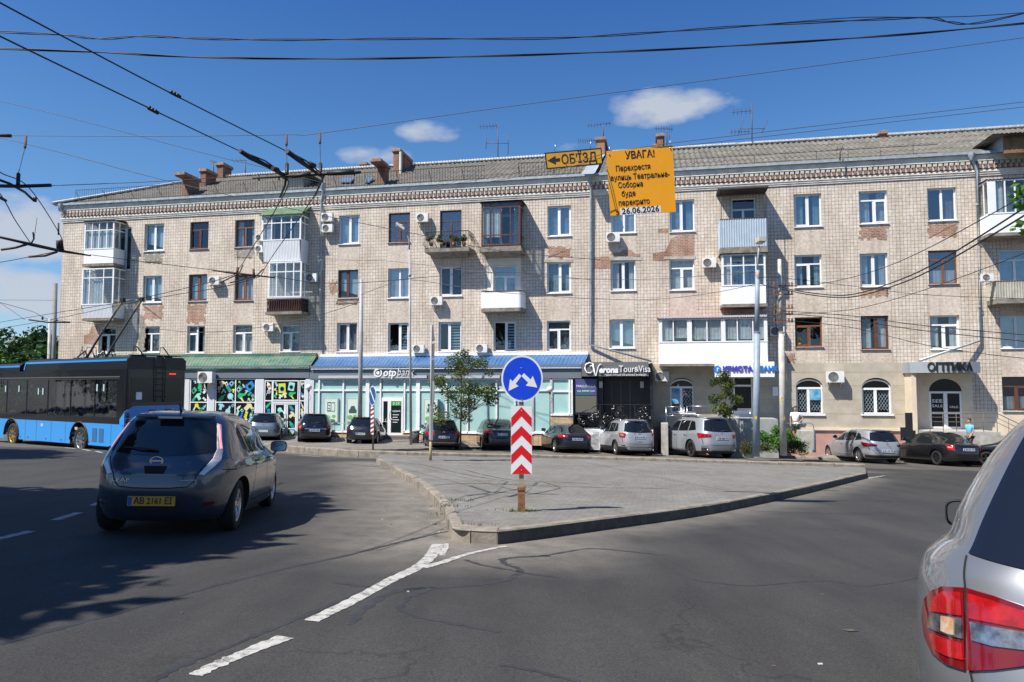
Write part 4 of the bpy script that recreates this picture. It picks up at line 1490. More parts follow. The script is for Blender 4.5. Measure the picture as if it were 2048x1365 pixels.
mk.grid(ribbon([(390, 1352), (440, 1328), (500, 1303), (572, 1275)], (.09, .13), rag=.012, n=8), 0, False)
mk.grid(ribbon([(-20, 1082), (25, 1072), (62, 1063)], .13, rag=.006), 0, False)
mk.grid(ribbon([(110, 1041), (158, 1026)], .13, rag=.006), 0, False)
mk.grid(ribbon([(186, 1012), (200, 1006)], .12, rag=.006), 0, False)
mk.grid(ribbon([(192, 903), (204, 906)], .12), 0, False)
mk.grid(ribbon([(165, 899), (180, 902)], .12), 0, False)
mk.grid(ribbon([(130, 896), (150, 898)], .12), 0, False)
mk.grid(ribbon([(1735, 957), (1770, 952)], (.15, .05), rag=.01), 0, False)
mk.grid(ribbon([(1690, 944), (1735, 952)], (.12, .1), h=.006, rag=.01), 0, False)
mk.grid(ribbon([(600, 911), (640, 914)], (.1, .1), rag=.01), 0, False)
tag(mk.build('lane_marking', M_PAINT), 'worn white lane lines on the asphalt', kind='structure')
M_TAR = pm('tar_seam', (.03, .03, .031), .6, var=.3, scale=6)
ts = MB()
for i, (pp, w) in enumerate([
 ([(0, 1290), (100, 1262), (250, 1222), (400, 1180), (560, 1140), (700, 1110), (800, 1085), (895, 1063)], .05),
 ([(300, 1365), (380, 1325), (480, 1285), (600, 1235), (700, 1195), (760, 1165)], .05),
 ([(670, 1165), (720, 1172), (790, 1178), (870, 1175), (960, 1170), (1020, 1158), (1040, 1142), (1015, 1130), (1005, 1120), (1040, 1115), (1100, 1112)], .07),
 ([(930, 1120), (960, 1130), (1005, 1138), (1060, 1148), (1120, 1156)], .05),
 ([(700, 1250), (740, 1210), (790, 1185), (850, 1176)], .07),
 ([(870, 1176), (820, 1195), (800, 1215), (840, 1235), (920, 1250), (1000, 1264)], .05),
 ([(1050, 1115), (1100, 1110), (1180, 1098), (1260, 1104), (1330, 1112)], .05),
 ([(1380, 1160), (1500, 1172), (1640, 1162), (1740, 1172), (1860, 1150)], .03),
 ([(1500, 1022), (1600, 1026), (1700, 1028), (1790, 1024)], .03),
 ([(1000, 1330), (1080, 1345), (1160, 1365)], .04),
]):
 ts.grid(ribbon(pp, w, h=.002, rag=w * .3, seed=i, n=8), 0, False)
tag(ts.build('tar_seam', M_TAR), 'dark tar filled cracks wandering over the asphalt', kind='structure')
ts = MB()
for i, (pp, w) in enumerate([
 ([(870, 985), (960, 982), (1060, 986), (1180, 990), (1330, 992)], .04), ([(930, 952), (1010, 972), (1100, 978), (1240, 985)], .04),
 ([(930, 1022), (1000, 1002), (1060, 990)], .04), ([(1040, 1010), (1090, 1000), (1118, 990), (1080, 976)], .04), ([(780, 932), (850, 942), (930, 962), (1010, 976)], .03),
]):
 g = ribbon(pp, w, h=KH - .006, rag=w * .4, seed=i, n=8)
 ts.grid(g, 0, False)
tag(ts.build('paving_seam', pm('paving_stain', (.09, .085, .08), .8, var=.3)), 'dark damp cracks across the island paving', kind='structure')
ws = MB()
rr_ = random.Random(31)
for px, py, w, h in ((1702, 1262, .07, .035), (1660, 981, .3, .25)):
 g = gp(px, py)
 n = 14
 P_ = []
 for k in range(n):
  a_, q_ = 2 * pi * k / n, rr_.uniform(.6, 1.1)
  x_, y_ = g.x + w * q_ * cos(a_), g.y + h * q_ * sin(a_)
  P_.append((x_, y_, gz(x_, y_) + .006))
 ws.add(P_, [list(range(n))])
tag(ws.build('worn_spot', pm('worn_tan_spot', (.09, .075, .055), .9, var=.5, scale=14)), 'tan worn spots where the asphalt surface has broken away', kind='structure')
lt = MB()
for k in range(46):
 px, py = rr_.choice(((rr_.uniform(300, 1800), rr_.uniform(1000, 1340)), (rr_.uniform(820, 905), rr_.uniform(985, 1080)), (rr_.uniform(760, 1000), rr_.uniform(930, 1080))))
 g = gp(px, py)
 s_ = rr_.uniform(.006, .018)
 lt.box(g.x - s_, g.x + s_, g.y - s_ * .5, g.y + s_ * .5, gz(g.x, g.y) + .001, gz(g.x, g.y) + .008, rr_.randrange(2))
tag(lt.build('litter', [pm('litter_pale', (.5, .48, .42), .8), pm('litter_brown', (.12, .08, .05), .9)]), 'specks of gravel, butts and paper on the asphalt', kind='stuff')
# ------------------------------------------------------------------ shop fronts
V = 1.8
M_AQUA = pm('frosted_aqua_glass', (.36, .56, .54), .22, var=.10, scale=.9, spec=.6)
M_FRAME = M_WHITE
def awning(px0, px1, pxa, pxb, yw, ye, mat, name, over=.15):
 """px0..px1 at the wall, pxa..pxb at the outer edge"""
 ua, ub = fp(px0, yw, 0)[0], fp(px1, yw, 0)[0]
 uc, ud = fp(pxa, ye, V + over)[0], fp(pxb, ye, V + over)[0]
 z1 = fp((px0 + px1) / 2, yw, 0)[1]
 z0 = fp((pxa + pxb) / 2, ye, V + over)[1]
 mb = MB()
 n = int((ud - uc) / .055)
 rows = []
 K = 5
 ra = random.Random(9)
 sag = [ra.uniform(-.02, .02) for _ in range(20)]
 for dz in (0, -.03):
  rows = []
  for k in range(K + 1):
   f = k / K
   row = []
   for i in range(n + 1):
    g = i / n
    u = (ua + (ub - ua) * g) * (1 - f) + (uc + (ud - uc) * g) * f
    row.append((u, -(V + over) * f, z1 + (z0 - z1) * f + .022 * cos(2 * pi * i / 4) + dz + f * sag[int(g * 19)]))
   rows.append(row)
  mb.grid(rows if dz else rows[::-1], 0, True)
 A = mb.build(name, mat, BL)
 e = MB()
 e.box(uc, ud, -(V + over) - .02, -(V + over) + .03, z0 - .07, z0 - .035)
 e.box(ua, ub, -.1, -.005, z1 - .02, z1 + .14)
 e.build('awning_edge', mat if name != 'blue_awning' else M_WHITEP, A)
 return uc, ud, z0, z1
M_AWG = pm('green_corrugated_awning', (.035, .13, .10), .6, col2=(.14, .19, .13), scale=1.7, detail=9)
M_AWB = pm('blue_profiled_sheet', (.03, .10, .25), .45, col2=(.055, .15, .32), scale=1.2, coat=.1)
awning(190, 634, 180, 619, 713, 736.5, M_AWG, 'green_awning')
awning(641, 1177, 622, 1165, 711.5, 735.5, M_AWB, 'blue_awning')
def fpz(px, py, v=V): return fp(px, py, v)
def shopface(pxs, ys, frames, glassm, name, sill_m, ybase, thick=(), door=None, plinth=M_TANB):
 """glazed front on the plane V: vertical bars at pxs, horizontal bars at ys"""
 u0, u1 = fpz(pxs[0], 800)[0], fpz(pxs[-1], 800)[0]
 xm = (pxs[0] + pxs[-1]) / 2
 zt, zb = fpz(xm, ys[0])[1], fpz(xm, ys[-1])[1]
 g = MB()
 g.box(u0, u1, -V + .06, -V + .08, zb, zt)
 G = g.build(name, glassm, BL)
 fr = MB()
 us = [fpz(p, 800)[0] for p in pxs]
 ws = [.09 if p not in thick else .22 for p in pxs]
 for u, w in zip(us, ws):
  fr.box(u - w / 2, u + w / 2, -V - .02, -V + .05, zb, zt)
 for y in ys:
  z = fpz(xm, y)[1]
  for a, b, wa, wb in zip(us, us[1:], ws, ws[1:]):
   fr.box(a + wa / 2, b - wb / 2, -V, -V + .05, z - .05, z + .05)
 fr.build('shop_frame', frames, G)
 pl = MB()
 z0 = min(wallz(u0), wallz(u1)) - .2
 if z0 < zb:
  pl.box(u0 - .05, u1 + .05, -V - .04, -V + .3, z0, zb - .07)
  pl.build('shop_plinth', plinth, G)
  MB().box(u0 - .05, u1 + .05, -V - .09, -V + .2, zb - .07, zb - .045).build('shop_sill', M_WHITEP, G)
 return G, u0, u1, zb, zt
for a, b, y0, y1 in ((190, 619, 737, 757), (620, 1163, 736, 757.5)):
 u0, u1 = fpz(a, 745)[0], fpz(b, 745)[0]
 z1, z0 = fpz((a + b) / 2, y0)[1], fpz((a + b) / 2, y1)[1]
 MB().box(u0, u1, -V - .06, 0, z0, z1 + .15).build('fascia', M_GREYP, BL)
for a, b in ((638, 854), (864, 1000)):
 u0, u1 = fpz(a, 745, V + .1)[0], fpz(b, 745, V + .1)[0]
 z1, z0 = fpz((a + b) / 2, 751.5, V + .1)[1], fpz((a + b) / 2, 757, V + .1)[1]
 MB().box(u0, u1, -V - .16, -V - .061, z0, z1).build('light_strip', M_LGREY, BL)
u0 = fpz(190, 800)[0]
u1 = fpz(1163, 800)[0]
MB().box(u0, u1, -.4, -.3, ZBOT, fpz(700, 757)[1]).build('shop_interior', M_DARK, BL)
MB().box(u0 - .1, u0, -V, -.001, ZBOT, fpz(190, 757)[1]).build('shop_end_wall', M_LGREY, BL)
yb = 863
shopface([625.5, 638, 686.5, 735, 761], [758.5, 781, yb], M_WHITE, M_AQUA, 'bank_window', None, 877, thick=(735,))
shopface([809, 836, 893, 935, 993, 1030, 1066], [758.5, 781, 865], M_WHITE, M_AQUA, 'bank_window', None, 877, thick=(836,))
shopface([1066, 1102], [758.5, 781, 865], M_WHITE, M_AQUA, 'bank_window', None, 877)
shopface([1103, 1139, 1144], [758.5, 783, 829], M_WHITE, M_AQUA, 'bank_window', None, 877, plinth=M_TANB)
ua, ub = fpz(762, 800)[0] + .05, fpz(808, 800)[0] - .05
zt, zm, zd, zb = [fpz(785, y)[1] for y in (758.5, 781, 797, 871)]
g = MB()
g.box(ua, ub, -V + .06, -V + .08, zd, zt)
G = g.build('bank_transom', M_AQUA, BL)
fr = MB()
for z in (zt, zm, zd): fr.box(ua, ub, -V, -V + .05, z - .05, z + .05)
fr.build('shop_frame', M_WHITE, G)
D = MB()
w = ub - ua
um = ua + w * .36
for a, b in ((ua, um), (um, ub)):
 D.box(a, a + .1, -V - .01, -V + .05, zb, zd - .05).box(b - .1, b, -V - .01, -V + .05, zb, zd - .05)
 D.box(a + .1, b - .1, -V - .01, -V + .05, zb, zb + .14).box(a + .1, b - .1, -V - .01, -V + .05, zd - .17, zd - .05)
DR = D.build('bank_door', M_WHITE, BL)
MB().box(ua + .1, ub - .1, -V + .02, -V + .03, zb + .1, zd - .1).build('door_glass', pm('black_door_film', (.012, .02, .02), .12), DR)
MB().tube([(um + .06, -V - .02, zb + .9), (um + .06, -V - .09, zb + .95), (um + .06, -V - .09, zb + 1.35), (um + .06, -V - .02, zb + 1.4)], .018, 5).build('door_handle', M_STEEL, DR)
M_GREEN = pm('sign_green', (.02, .35, .05), .5)
MB().box(um + .12, ub - .12, -V + .0, -V + .012, zd - .42, zd - .2).build('green_strip', M_GREEN, DR)
text_mesh('0-24', .22, M_WHITEP, parent=DR, M=Matrix.Translation(((um + ub) / 2, -V - .01, zd - .31)))
text_mesh('otpbank', .15, M_WHITEP, parent=DR, M=Matrix.Translation(((um + ub) / 2, -V + .005, zd - .72)))
for k in range(4):
 MB().box(um + .2, ub - .25 - .08 * (k % 2), -V + .005, -V + .012, zd - .95 - .14 * k, zd - .92 - .14 * k).build('printed_line', M_WHITEP, DR)
st = MB()
zs_ = wallz(0) - .2
st.box(ua - .3, ub + .5, -V - .45, -V + .2, zs_, zb - .02).box(ua - .6, ub + .9, -V - .9, -V - .45, zs_, zb - .17)
st.build('door_steps', pm('step_granite', (.14, .125, .11), .8, var=.2), BL)
def poster(px0, px1, py0, py1, kind, label):
 u0, u1, z0, z1 = R4(px0, py0, px1, py1, V)
 W = (u1 - u0)
 o = empty('poster', fw((u0 + u1) / 2, V, z0), -YAW)
 mb = MB().box(-W / 2, W / 2, -.03, .055, 0, z1 - z0)
 mb.build('poster_frame', pm('poster_frame_grey', (.35, .42, .42), .5), o)
 H = z1 - z0
 MB().box(-W / 2 + .06, W / 2 - .06, -.04, -.031, .05, H - .05).build('poster_sheet', pm('poster_paper', (.62, .72, .64), .5), o)
 g = MB()
 for cx, r, h in ((-.22, .17, .28), (.2, .12, .34), (-.05, .09, .14), (.12, .1, .12)):
  cx *= W
  g.add([(cx * 1.0 + r * cos(k * pi / 8), -.044, h + r * .8 * sin(k * pi / 8)) for k in range(16)], [list(range(16))])
 g.build('printed_shape', pm('poster_green', (.16, .45, .12), .5), o)
 d = MB()
 if kind == 'safe':
  for a, b, c, e in ((-.25, .02, .45, .5), (-.25, .02, .8, .84), (-.25, -.21, .45, .84), (-.02, .02, .45, .84), (.05, .28, .45, .48), (.05, .28, .8, .83), (.25, .28, .45, .83), (-.17, -.07, .55, .6), (-.17, -.07, .68, .72)):
   d.box(a * W, b * W, -.046, -.041, c * H, e * H)
 elif kind == 'car':
  d.add([(x * W, -.046, z * H) for x, z in ((-.3, .38), (.3, .38), (.33, .5), (.24, .56), (.15, .68), (-.12, .68), (-.22, .56), (-.32, .5))], [list(range(8))])
 else:
  d.box(-.2 * W, .1 * W, -.046, -.041, .5 * H, .75 * H)
 d.build('printed_picture', pm('print_dark', (.05, .09, .08), .5), o)
 tag(o, label, 'poster', 'posters on the bank windows')
poster(648, 677, 797, 845, 'safe', 'pale green poster showing a cabinet on the leftmost bank window')
poster(694, 718, 797, 845, 'car', 'pale green poster showing a dark car beside the grey pole')
poster(848, 878, 799, 848, 'x', 'pale green poster on the bank glass right of the door')
rs = random.Random(21)
M_BFILM = pm('black_window_film', (.012, .012, .014), .2)
STC = [pm('sticker_%s' % n, c, .45) for n, c in (('mint', (.35, .72, .6)), ('pale_blue', (.3, .62, .72)), ('yellow', (.62, .66, .05)), ('green', (.03, .42, .17)), ('blue', (.02, .22, .62)), ('cream', (.68, .66, .38)), ('white', (.75, .8, .76)), ('teal', (.04, .32, .3)), ('orange', (.6, .22, .05)))]
def stickers(parent, u0, u1, z0, z1, y, n, seed):
 """cut-out pictures of household goods on black film"""
 r = random.Random(seed)
 mb = MB()
 placed = []
 W, H = u1 - u0, z1 - z0
 tries = 0
 while len(placed) < n and tries < 900:
  tries += 1
  s = r.uniform(.17, .34) * (1.25 if len(placed) < 3 else .75)
  cx, cz = r.uniform(u0 + s * .6, u1 - s * .6), r.uniform(z0 + s * .6, z1 - s * .6)
  if any(hypot(cx - a, cz - b) < (s + c) * .78 for a, b, c in placed): continue
  placed.append((cx, cz, s))
  yy = y - .002 - .0012 * len(placed) % .01
  kind = r.randrange(6)
  rot = r.uniform(-.9, .9)
  c = r.randrange(len(STC) - 1)
  c2 = r.randrange(len(STC))
  def pl(pts, m, dy=0.0):
   q = []
   for a, b in pts:
    x = cx + s * (a * cos(rot) - b * sin(rot))
    z = cz + s * (a * sin(rot) + b * cos(rot))
    q.append((min(max(x, u0), u1), yy - dy, min(max(z, z0), z1)))
   mb.add(q, [list(range(len(q)))], m)
  circ = lambda R, ox=0, oz=0, n=14, sx=1.0: [(ox + R * sx * cos(2 * pi * k / n), oz + R * sin(2 * pi * k / n)) for k in range(n)]
  if kind == 0:
   pl([(-.6, -.75), (.6, -.75), (.6, .75), (-.6, .75)], c)
   pl(circ(.42, 0, -.1), 7 if c != 7 else 6, .004)
   pl(circ(.3, 0, -.1), 9, .008)
  elif kind == 1:
   pl([(-.35, -.9), (.35, -.9), (.4, .2), (.16, .5), (.16, .9), (-.16, .9), (-.16, .5), (-.4, .2)], c)
   pl([(-.3, -.5), (.3, -.5), (.3, 0), (-.3, 0)], c2, .004)
  elif kind == 2:
   pl(circ(.45, -.2, .3), c)
   pl([(-.2, .1), (.8, .15), (.85, .45), (-.2, .6)], c, .002)
   pl([(-.35, 0), (0, 0), (.2, -.9), (-.1, -.9)], c2, .004)
  elif kind == 3:
   pl([(-.4, -.9), (.4, -.9), (.4, .9), (-.4, .9)], c)
   pl([(-.4, .2), (.4, .2), (.4, .26), (-.4, .26)], 9, .004)
   pl([(-.3, -.3), (-.24, -.3), (-.24, .1), (-.3, .1)], 9, .004)
  elif kind == 4:
   pl([(-.4, -.8), (.4, -.8), (.38, .2), (.8, .1), (.9, .45), (.4, .75), (.15, .8), (-.15, .8), (-.4, .75), (-.9, .45), (-.8, .1), (-.38, .2)], c)
  else:
   pl(circ(.55, 0, .3), c)
   pl(circ(.36, 0, .3), c2, .004)
   pl([(-.08, -.9), (.08, -.9), (.08, -.2), (-.08, -.2)], c, .002)
   pl([(-.35, -.95), (.35, -.95), (.3, -.8), (-.3, -.8)], c, .002)
 mb.build('window_sticker', STC + [M_BFILM], parent)
def film_window(px0, px1, py0, py1, nx=1, split=None, n=9, seed=1, name='shop_window', v=V):
 u0, u1, z0, z1 = R4(px0, py0, px1, py1, v)
 G = MB().box(u0, u1, -v + .03, -v + .05, z0, z1).build(name, M_BFILM, BL)
 fr = MB()
 t = .06
 fr.box(u0, u0 + t, -v, -v + .03, z0, z1).box(u1 - t, u1, -v, -v + .03, z0, z1)
 fr.box(u0 + t, u1 - t, -v, -v + .03, z0, z0 + t).box(u0 + t, u1 - t, -v, -v + .03, z1 - t, z1)
 us = [u0 + t, u1 - t] if nx == 1 else [u0 + t] + [u0 + (u1 - u0) * k / nx for k in range(1, nx)] + [u1 - t]
 for k in range(1, nx): fr.box(us[k] - t / 2, us[k] + t / 2, -v - .004, -v + .03, z0 + t, z1 - t)
 zsp = [z0 + t, z1 - t]
 if split:
  z = fp((px0 + px1) / 2, split, v)[1]
  fr.box(u0 + t, u1 - t, -v - .002, -v + .03, z - t * .5, z + t * .5)
  zsp = [z0 + t, z, z1 - t]
 fr.build('shop_frame', M_WHITE, G)
 k = 0
 for i in range(len(us) - 1):
  for j in range(len(zsp) - 1):
   a, b = us[i] + .03, us[i + 1] - .03
   stickers(G, a, b, zsp[j] + .04, zsp[j + 1] - .04, -v + .026, max(2, int(n * 1.25 * (b - a) * (zsp[j + 1] - zsp[j]) / 2.2)), seed * 10 + k)
   k += 1
 return G, u0, u1, z0, z1
film_window(379, 415.5, 758, 868, 1, 805, 13, 1)
film_window(430, 511, 758, 868, 2, 805, 13, 2)
film_window(528, 544.5, 761, 868, 1, 802, 16, 3)
film_window(545, 597, 761, 802, 1, None, 14, 4)
film_window(598, 610, 761, 868, 1, 802, 16, 5)
G, u0, u1, z0, z1 = film_window(549, 569.5, 808, 875, 1, 858, 14, 6, 'shop_door')
G, u0, u1, z0, z1 = film_window(573.5, 592, 808, 875, 1, 858, 14, 7, 'shop_door')
MB().tube([(u0 - .12, -V - .1, z0 + .8), (u0 - .12, -V - .1, z0 + 1.5)], .018, 5).tube([(u0 - .12, -V, z0 + .9), (u0 - .12, -V - .1, z0 + .9)], .012, 4).tube([(u0 - .12, -V, z0 + 1.4), (u0 - .12, -V - .1, z0 + 1.4)], .012, 4).build('door_handle', M_STEEL, G)
pl = MB()
zt = fpz(500, 758)[1]
zb_ = -.6
for a, b in ((370, 378.5), (416, 429.5), (511.5, 527.5), (611, 624.5), (190, 370)):
 ua, ub = fpz(a, 800)[0], fpz(b, 800)[0]
 pl.box(ua, ub, -V - .03, -V + .3, zb_, zt)
ua, ub = fpz(378, 800)[0], fpz(611, 800)[0]
pl.box(ua, ub, -V + .06, -V + .3, zb_, fpz(500, 868)[1])
a, b = fpz(545, 800)[0], fpz(597, 800)[0]
z0, z1 = fpz(570, 875)[1], fpz(570, 804)[1]
pl.box(a, a + .12, -V - .01, -V + .055, z0, z1 - .12).box(b - .14, b, -V - .01, -V + .055, z0, z1 - .12).box(a, b, -V - .015, -V + .055, z1 - .12, z1 + .02)
m1 = (fpz(569.5, 840)[0] + fpz(573.5, 840)[0]) / 2
pl.box(m1 - .06, m1 + .06, -V - .01, -V + .055, z0, z1 - .12)
pl.build('shop_pillar', M_LGREY if False else pm('white_grey_panel', (.62, .64, .67), .5, var=.04), BL)
# ------------------------------------------------------------------ bank letters
def facade_root(name, px, py, v, label, cat, group=None):
 u, z = fp(px, py, v)
 return tag(empty(name, fw(u, v, z), -YAW), label, cat, group)
o = facade_root('sign', 785, 746, V + .13, 'raised white bank lettering with ring emblem on grey fascia above white glass door', 'sign')
pxm = 1460 / 40.3
M_LET = pm('white_letter', (.82, .82, .82), .4)
text_mesh('otp', .62, M_LET, parent=o, depth=.06, bold=.012, shear=.2, width=.78, M=Matrix.Translation((-.17, -.04, 0)))
text_mesh('bank', .62, M_LET, parent=o, depth=.06, shear=.2, bold=-.004, width=1.0, M=Matrix.Translation((.77, -.04, .03)))
lg = MB()
def ringm(mb, R, r, cx, cz, y, a0=0, a1=2 * pi, n=24, d=.06, m=0):
 for k in range(n):
  t0, t1 = a0 + (a1 - a0) * k / n, a0 + (a1 - a0) * (k + 1) / n
  mb.prism([(cx + r * cos(t0), y, cz + r * sin(t0)), (cx + R * cos(t0), y, cz + R * sin(t0)), (cx + R * cos(t1), y, cz + R * sin(t1)), (cx + r * cos(t1), y, cz + r * sin(t1))][::-1], (0, d, 0), m)
ringm(lg, .25, .17, -.86, 0, -.06, radians(80), radians(400), 20)
lg.prism([(-.86 + .1 * cos(k * pi / 6), -.06, .1 * sin(k * pi / 6)) for k in range(12)][::-1], (0, .06, 0))
lg.build('emblem', M_LET, o)
VV = 2.0
u0, u1, z0, z1 = R4(1163.5, 725, 1297, 753, VV + .2)
o = tag(empty('sign', fw((u0 + u1) / 2, VV + .2, (z0 + z1) / 2), -YAW), 'dark grey travel agency signboard with white script lettering over black entrance', 'sign')
W, H = u1 - u0, z1 - z0
MB().box(-W / 2, W / 2, 0, .22, -H / 2, H / 2).build('sign_board', pm('graphite_board', (.13, .135, .14), .5), o)
text_mesh('erona', .46, M_LET, parent=o, depth=.05, bold=.02, shear=.2, width=1.02, M=Matrix.Translation((-.34, -.05, -.04)))
text_mesh('Tour', .5, M_LET, parent=o, depth=.05, width=.82, M=Matrix.Translation((.62, -.05, 0)))
text_mesh('&', .38, M_LET, parent=o, depth=.05, M=Matrix.Translation((1.14, -.05, -.02)))
text_mesh('Visa', .5, M_LET, parent=o, depth=.05, width=.62, M=Matrix.Translation((1.55, -.05, 0)))
text_mesh('туристична та візова агенція', .13, M_LET, parent=o, depth=.03, width=2.2, M=Matrix.Translation((.55, -.05, -.3)))
lg = MB()
sw_ = [(-1.1 + .0, .12), (-1.16, .3), (-1.34, .36), (-1.54, .26), (-1.6, .05), (-1.5, -.16), (-1.3, -.2), (-1.14, -.08), (-1.12, .1), (-1.2, .2), (-1.32, .16)]
lg.tube([(a, -.05, b) for a, b in sw_], [.035] * 6 + [.03] * 5, 6)
lg.tube([(-1.16, -.05, .3), (-1.05, -.05, -.34), (-.98, -.05, -.34), (-.86, -.05, .16), (-.76, -.05, .28), (-.66, -.05, .22)], [.04, .05, .03, .03, .025, .02], 6)
lg.build('lettering', M_LET, o)
ua, ub = fp(1163, 800, VV)[0], fp(1306, 800, VV)[0]
zb = wallz(ua) + .75
zt = z0 + .1
M_BLK = pm('black_panel', (.012, .013, .018), .35)
pc = MB()
pc.box(ub - .15, ub, -VV, -.001, wallz(ub) - .3, z1 - .05)
pc.box(ua, ub - .15, -VV, -.001, zt, z1 - .08)
pc.box(fp(1196, 800, VV - .4)[0], fp(1206, 800, VV - .4)[0], -VV + .35, -.1, zb, zt)
pc.box(ua, ub - .15, -.5, -.4, zb, zt)
pc.build('black_porch', M_BLK, BL)
MB().box(ua - .1, ub - .01, -VV - .1, -VV + .01, wallz(ub) - .3, zb - .0).box(ua, ub - .01, -VV + .01, -.41, wallz(ub) - .3, zb).build('porch_terrace', M_WHITEP, BL)
pd = MB()
a, b = fp(1222, 800, .5)[0], fp(1262, 800, .5)[0]
pd.box(a, a + .08, -.56, -.501, zb, zt - .3).box(b - .08, b, -.56, -.501, zb, zt - .3).box((a + b) / 2 - .05, (a + b) / 2 + .05, -.56, -.501, zb, zt - .3)
pd.build('porch_door', pm('dark_grey_frame', (.05, .05, .055), .4), BL)
for px in (1202, 1284):
 u, z = fp(px, 770, 1.4 if px > 1250 else VV - .3)
 v = (1.4 if px > 1250 else VV - .3)
 MB().box(u - .09, u + .09, -v - .1, -v, z - .17, z + .17).build('wall_light', pm('lamp_glass', (.45, .43, .38), .4), BL)
u0, u1, z0, z1 = R4(1149, 758, 1195, 826, VV - .1)
o = tag(empty('poster', fw((u0 + u1) / 2, VV - .1, z0), -YAW), 'tall holiday poster with purple top reading MALLORCA beside black entrance', 'poster')
W, H = u1 - u0, z1 - z0
MB().box(-W / 2, W / 2, 0, .1, -.1, H).build('poster_frame', M_BLK, o)
MB().box(-W / 2 + .06, W / 2 - .06, -.01, -.001, H * .52, H - .02).build('poster_print', pm('purple_print', (.09, .05, .25), .4, col2=(.03, .13, .17), scale=1.3), o)
MB().box(-W / 2 + .06, W / 2 - .06, -.01, -.001, .02, H * .5).build('poster_pane', pm('smoky_pane', (.14, .135, .11), .15), o)
text_mesh('MALLORCA', .19, M_LET, parent=o, width=W * .82, M=Matrix.Translation((0, -.02, H * .78)))
text_mesh('від 60000 грн', .13, M_LET, parent=o, width=W * .76, M=Matrix.Translation((0, -.02, H * .64)))
rl = MB()
fl = MB()
r5 = random.Random(4)
ua, ub = fp(1200, 820, VV + .1)[0], fp(1305, 820, VV + .1)[0]
zr0, zr1 = zb + .05, fp(1250, 809, VV + .1)[1]
y = -VV - .08
rl.box(ua, ub, y - .02, y + .02, zr1 - .03, zr1).box(ua, ub, y - .015, y + .015, zr0, zr0 + .03)
for k in range(4):
 u = ua + (ub - ua) * k / 3
 rl.box(u - .02, u + .02, y - .02, y + .02, zr0, zr1)
for k in range(26):
 cu, cz, R = r5.uniform(ua + .15, ub - .15), r5.uniform(zr0 + .15, zr1 - .2), r5.uniform(.12, .26)
 a0 = r5.uniform(0, 6)
 pts = [(cu + R * (1 - q / 14) * cos(a0 + q * .62), y, cz + R * (1 - q / 14) * sin(a0 + q * .62)) for q in range(12)]
 pts = [(a, b, min(max(c, zr0), zr1)) for a, b, c in pts]
 rl.tube(pts, .017, 4, caps=False)
for k in range(24):
 fl.ball((r5.uniform(ua + .1, ub - .1), y - .02, r5.uniform(zr0 + .1, zr1 - .1)), .024, 6)
uc, zc_ = fp(1158, 828, VV + .1)
sl0, sl1 = (uc, zc_), (ua, zr1)
rl.tube([(uc, y, zc_), (ua, y, zr1)], .025, 5)
rl.tube([(uc, y, zc_ - .8), (ua, y, zr0)], .018, 5)
rl.tube([(uc, y, zc_), (uc, y, zc_ - 1.2)], .022, 5)
for k in range(14):
 f = r5.uniform(.05, .95)
 cu = uc + (ua - uc) * f
 cz = zc_ - .45 + (zr1 - zc_) * f + r5.uniform(-.2, .2)
 R = r5.uniform(.1, .2)
 a0 = r5.uniform(0, 6)
 rl.tube([(cu + R * (1 - q / 14) * cos(a0 + q * .62), y, cz + R * (1 - q / 14) * sin(a0 + q * .62)) for q in range(12)], .017, 4, caps=False)
 fl.ball((cu, y - .02, cz), .024, 6)
R_ = rl.build('terrace_railing', M_BLACK, BL)
fl.build('flower', M_WHITEP, R_)
st = MB()
n = 5
for k in range(n):
 st.box(ua - .05 - .34 * (k + 1), ua - .05 - .34 * k, -VV - .1, -.6, wallz(ua) - .3, zb - .15 * (k + 1))
st.build('porch_steps', M_WHITEP, BL)
u0, u1, z0, z1 = R4(1430, 724, 1549, 754.5, 1.5)
o = tag(empty('sign', fw((u0 + u1) / 2, 1.5, (z0 + z1) / 2), -YAW), 'white box sign with blue bank lettering under the large white balcony', 'sign')
W, H = u1 - u0, z1 - z0
MB().box(-W / 2, W / 2, 0, .3, -H / 2, H / 2).build('sign_board', M_WHITEP, o)
M_BLU = pm('letter_blue', (.02, .2, .62), .35)
M_IND = pm('letter_indigo', (.08, .06, .5), .35)
text_mesh('КРИСТАЛ', .36, M_IND, parent=o, depth=.05, bold=.014, width=1.75, M=Matrix.Translation((-.22, -.04, .02)))
text_mesh('БАНК', .36, M_BLU, parent=o, depth=.05, bold=.014, width=.92, M=Matrix.Translation((1.18, -.04, .02)))
lg = MB()
lg.prism([(-1.38 + .2 * cos(k * pi / 3 + pi / 6), -.04, .02 + .2 * sin(k * pi / 3 + pi / 6)) for k in range(6)][::-1], (0, .04, 0))
lg.build('emblem', M_BLU, o)
MB().box(-1.4, -1.36, -.05, -.041, -.1, .1).box(-1.36, -1.28, -.05, -.041, .04, .08).build('emblem_mark', M_WHITEP, o)
u0, u1, z0, z1 = DOORB[:4]
D = MB()
D.box(u0, u0 + .08, .06, .14, z0, z1).box(u1 - .08, u1, .06, .14, z0, z1).box(u0 + .08, u1 - .08, .06, .14, z1 - .45, z1 - .35).box(u0 + .08, u1 - .08, .06, .14, z0, z0 + .5)
DR = D.build('door', M_WHITE, BL)
MB().box(u0 + .08, u1 - .08, .10, .11, z0 + .5, z1).build('door_glass', M_BFILM, DR)
VP = 1.5
ua, ub = fp(1826, 800, VP)[0], fp(1966, 800, VP * .85)[0]
z0, z1 = fp(1895, 746, VP)[1], fp(1895, 724, VP)[1]
pf = MB()
n = 24
front = []
for k in range(n + 1):
 f = k / n
 u = ua + (ub - ua) * f
 v = VP * (.75 + .35 * sin(pi * f))
 front.append((u, -v))
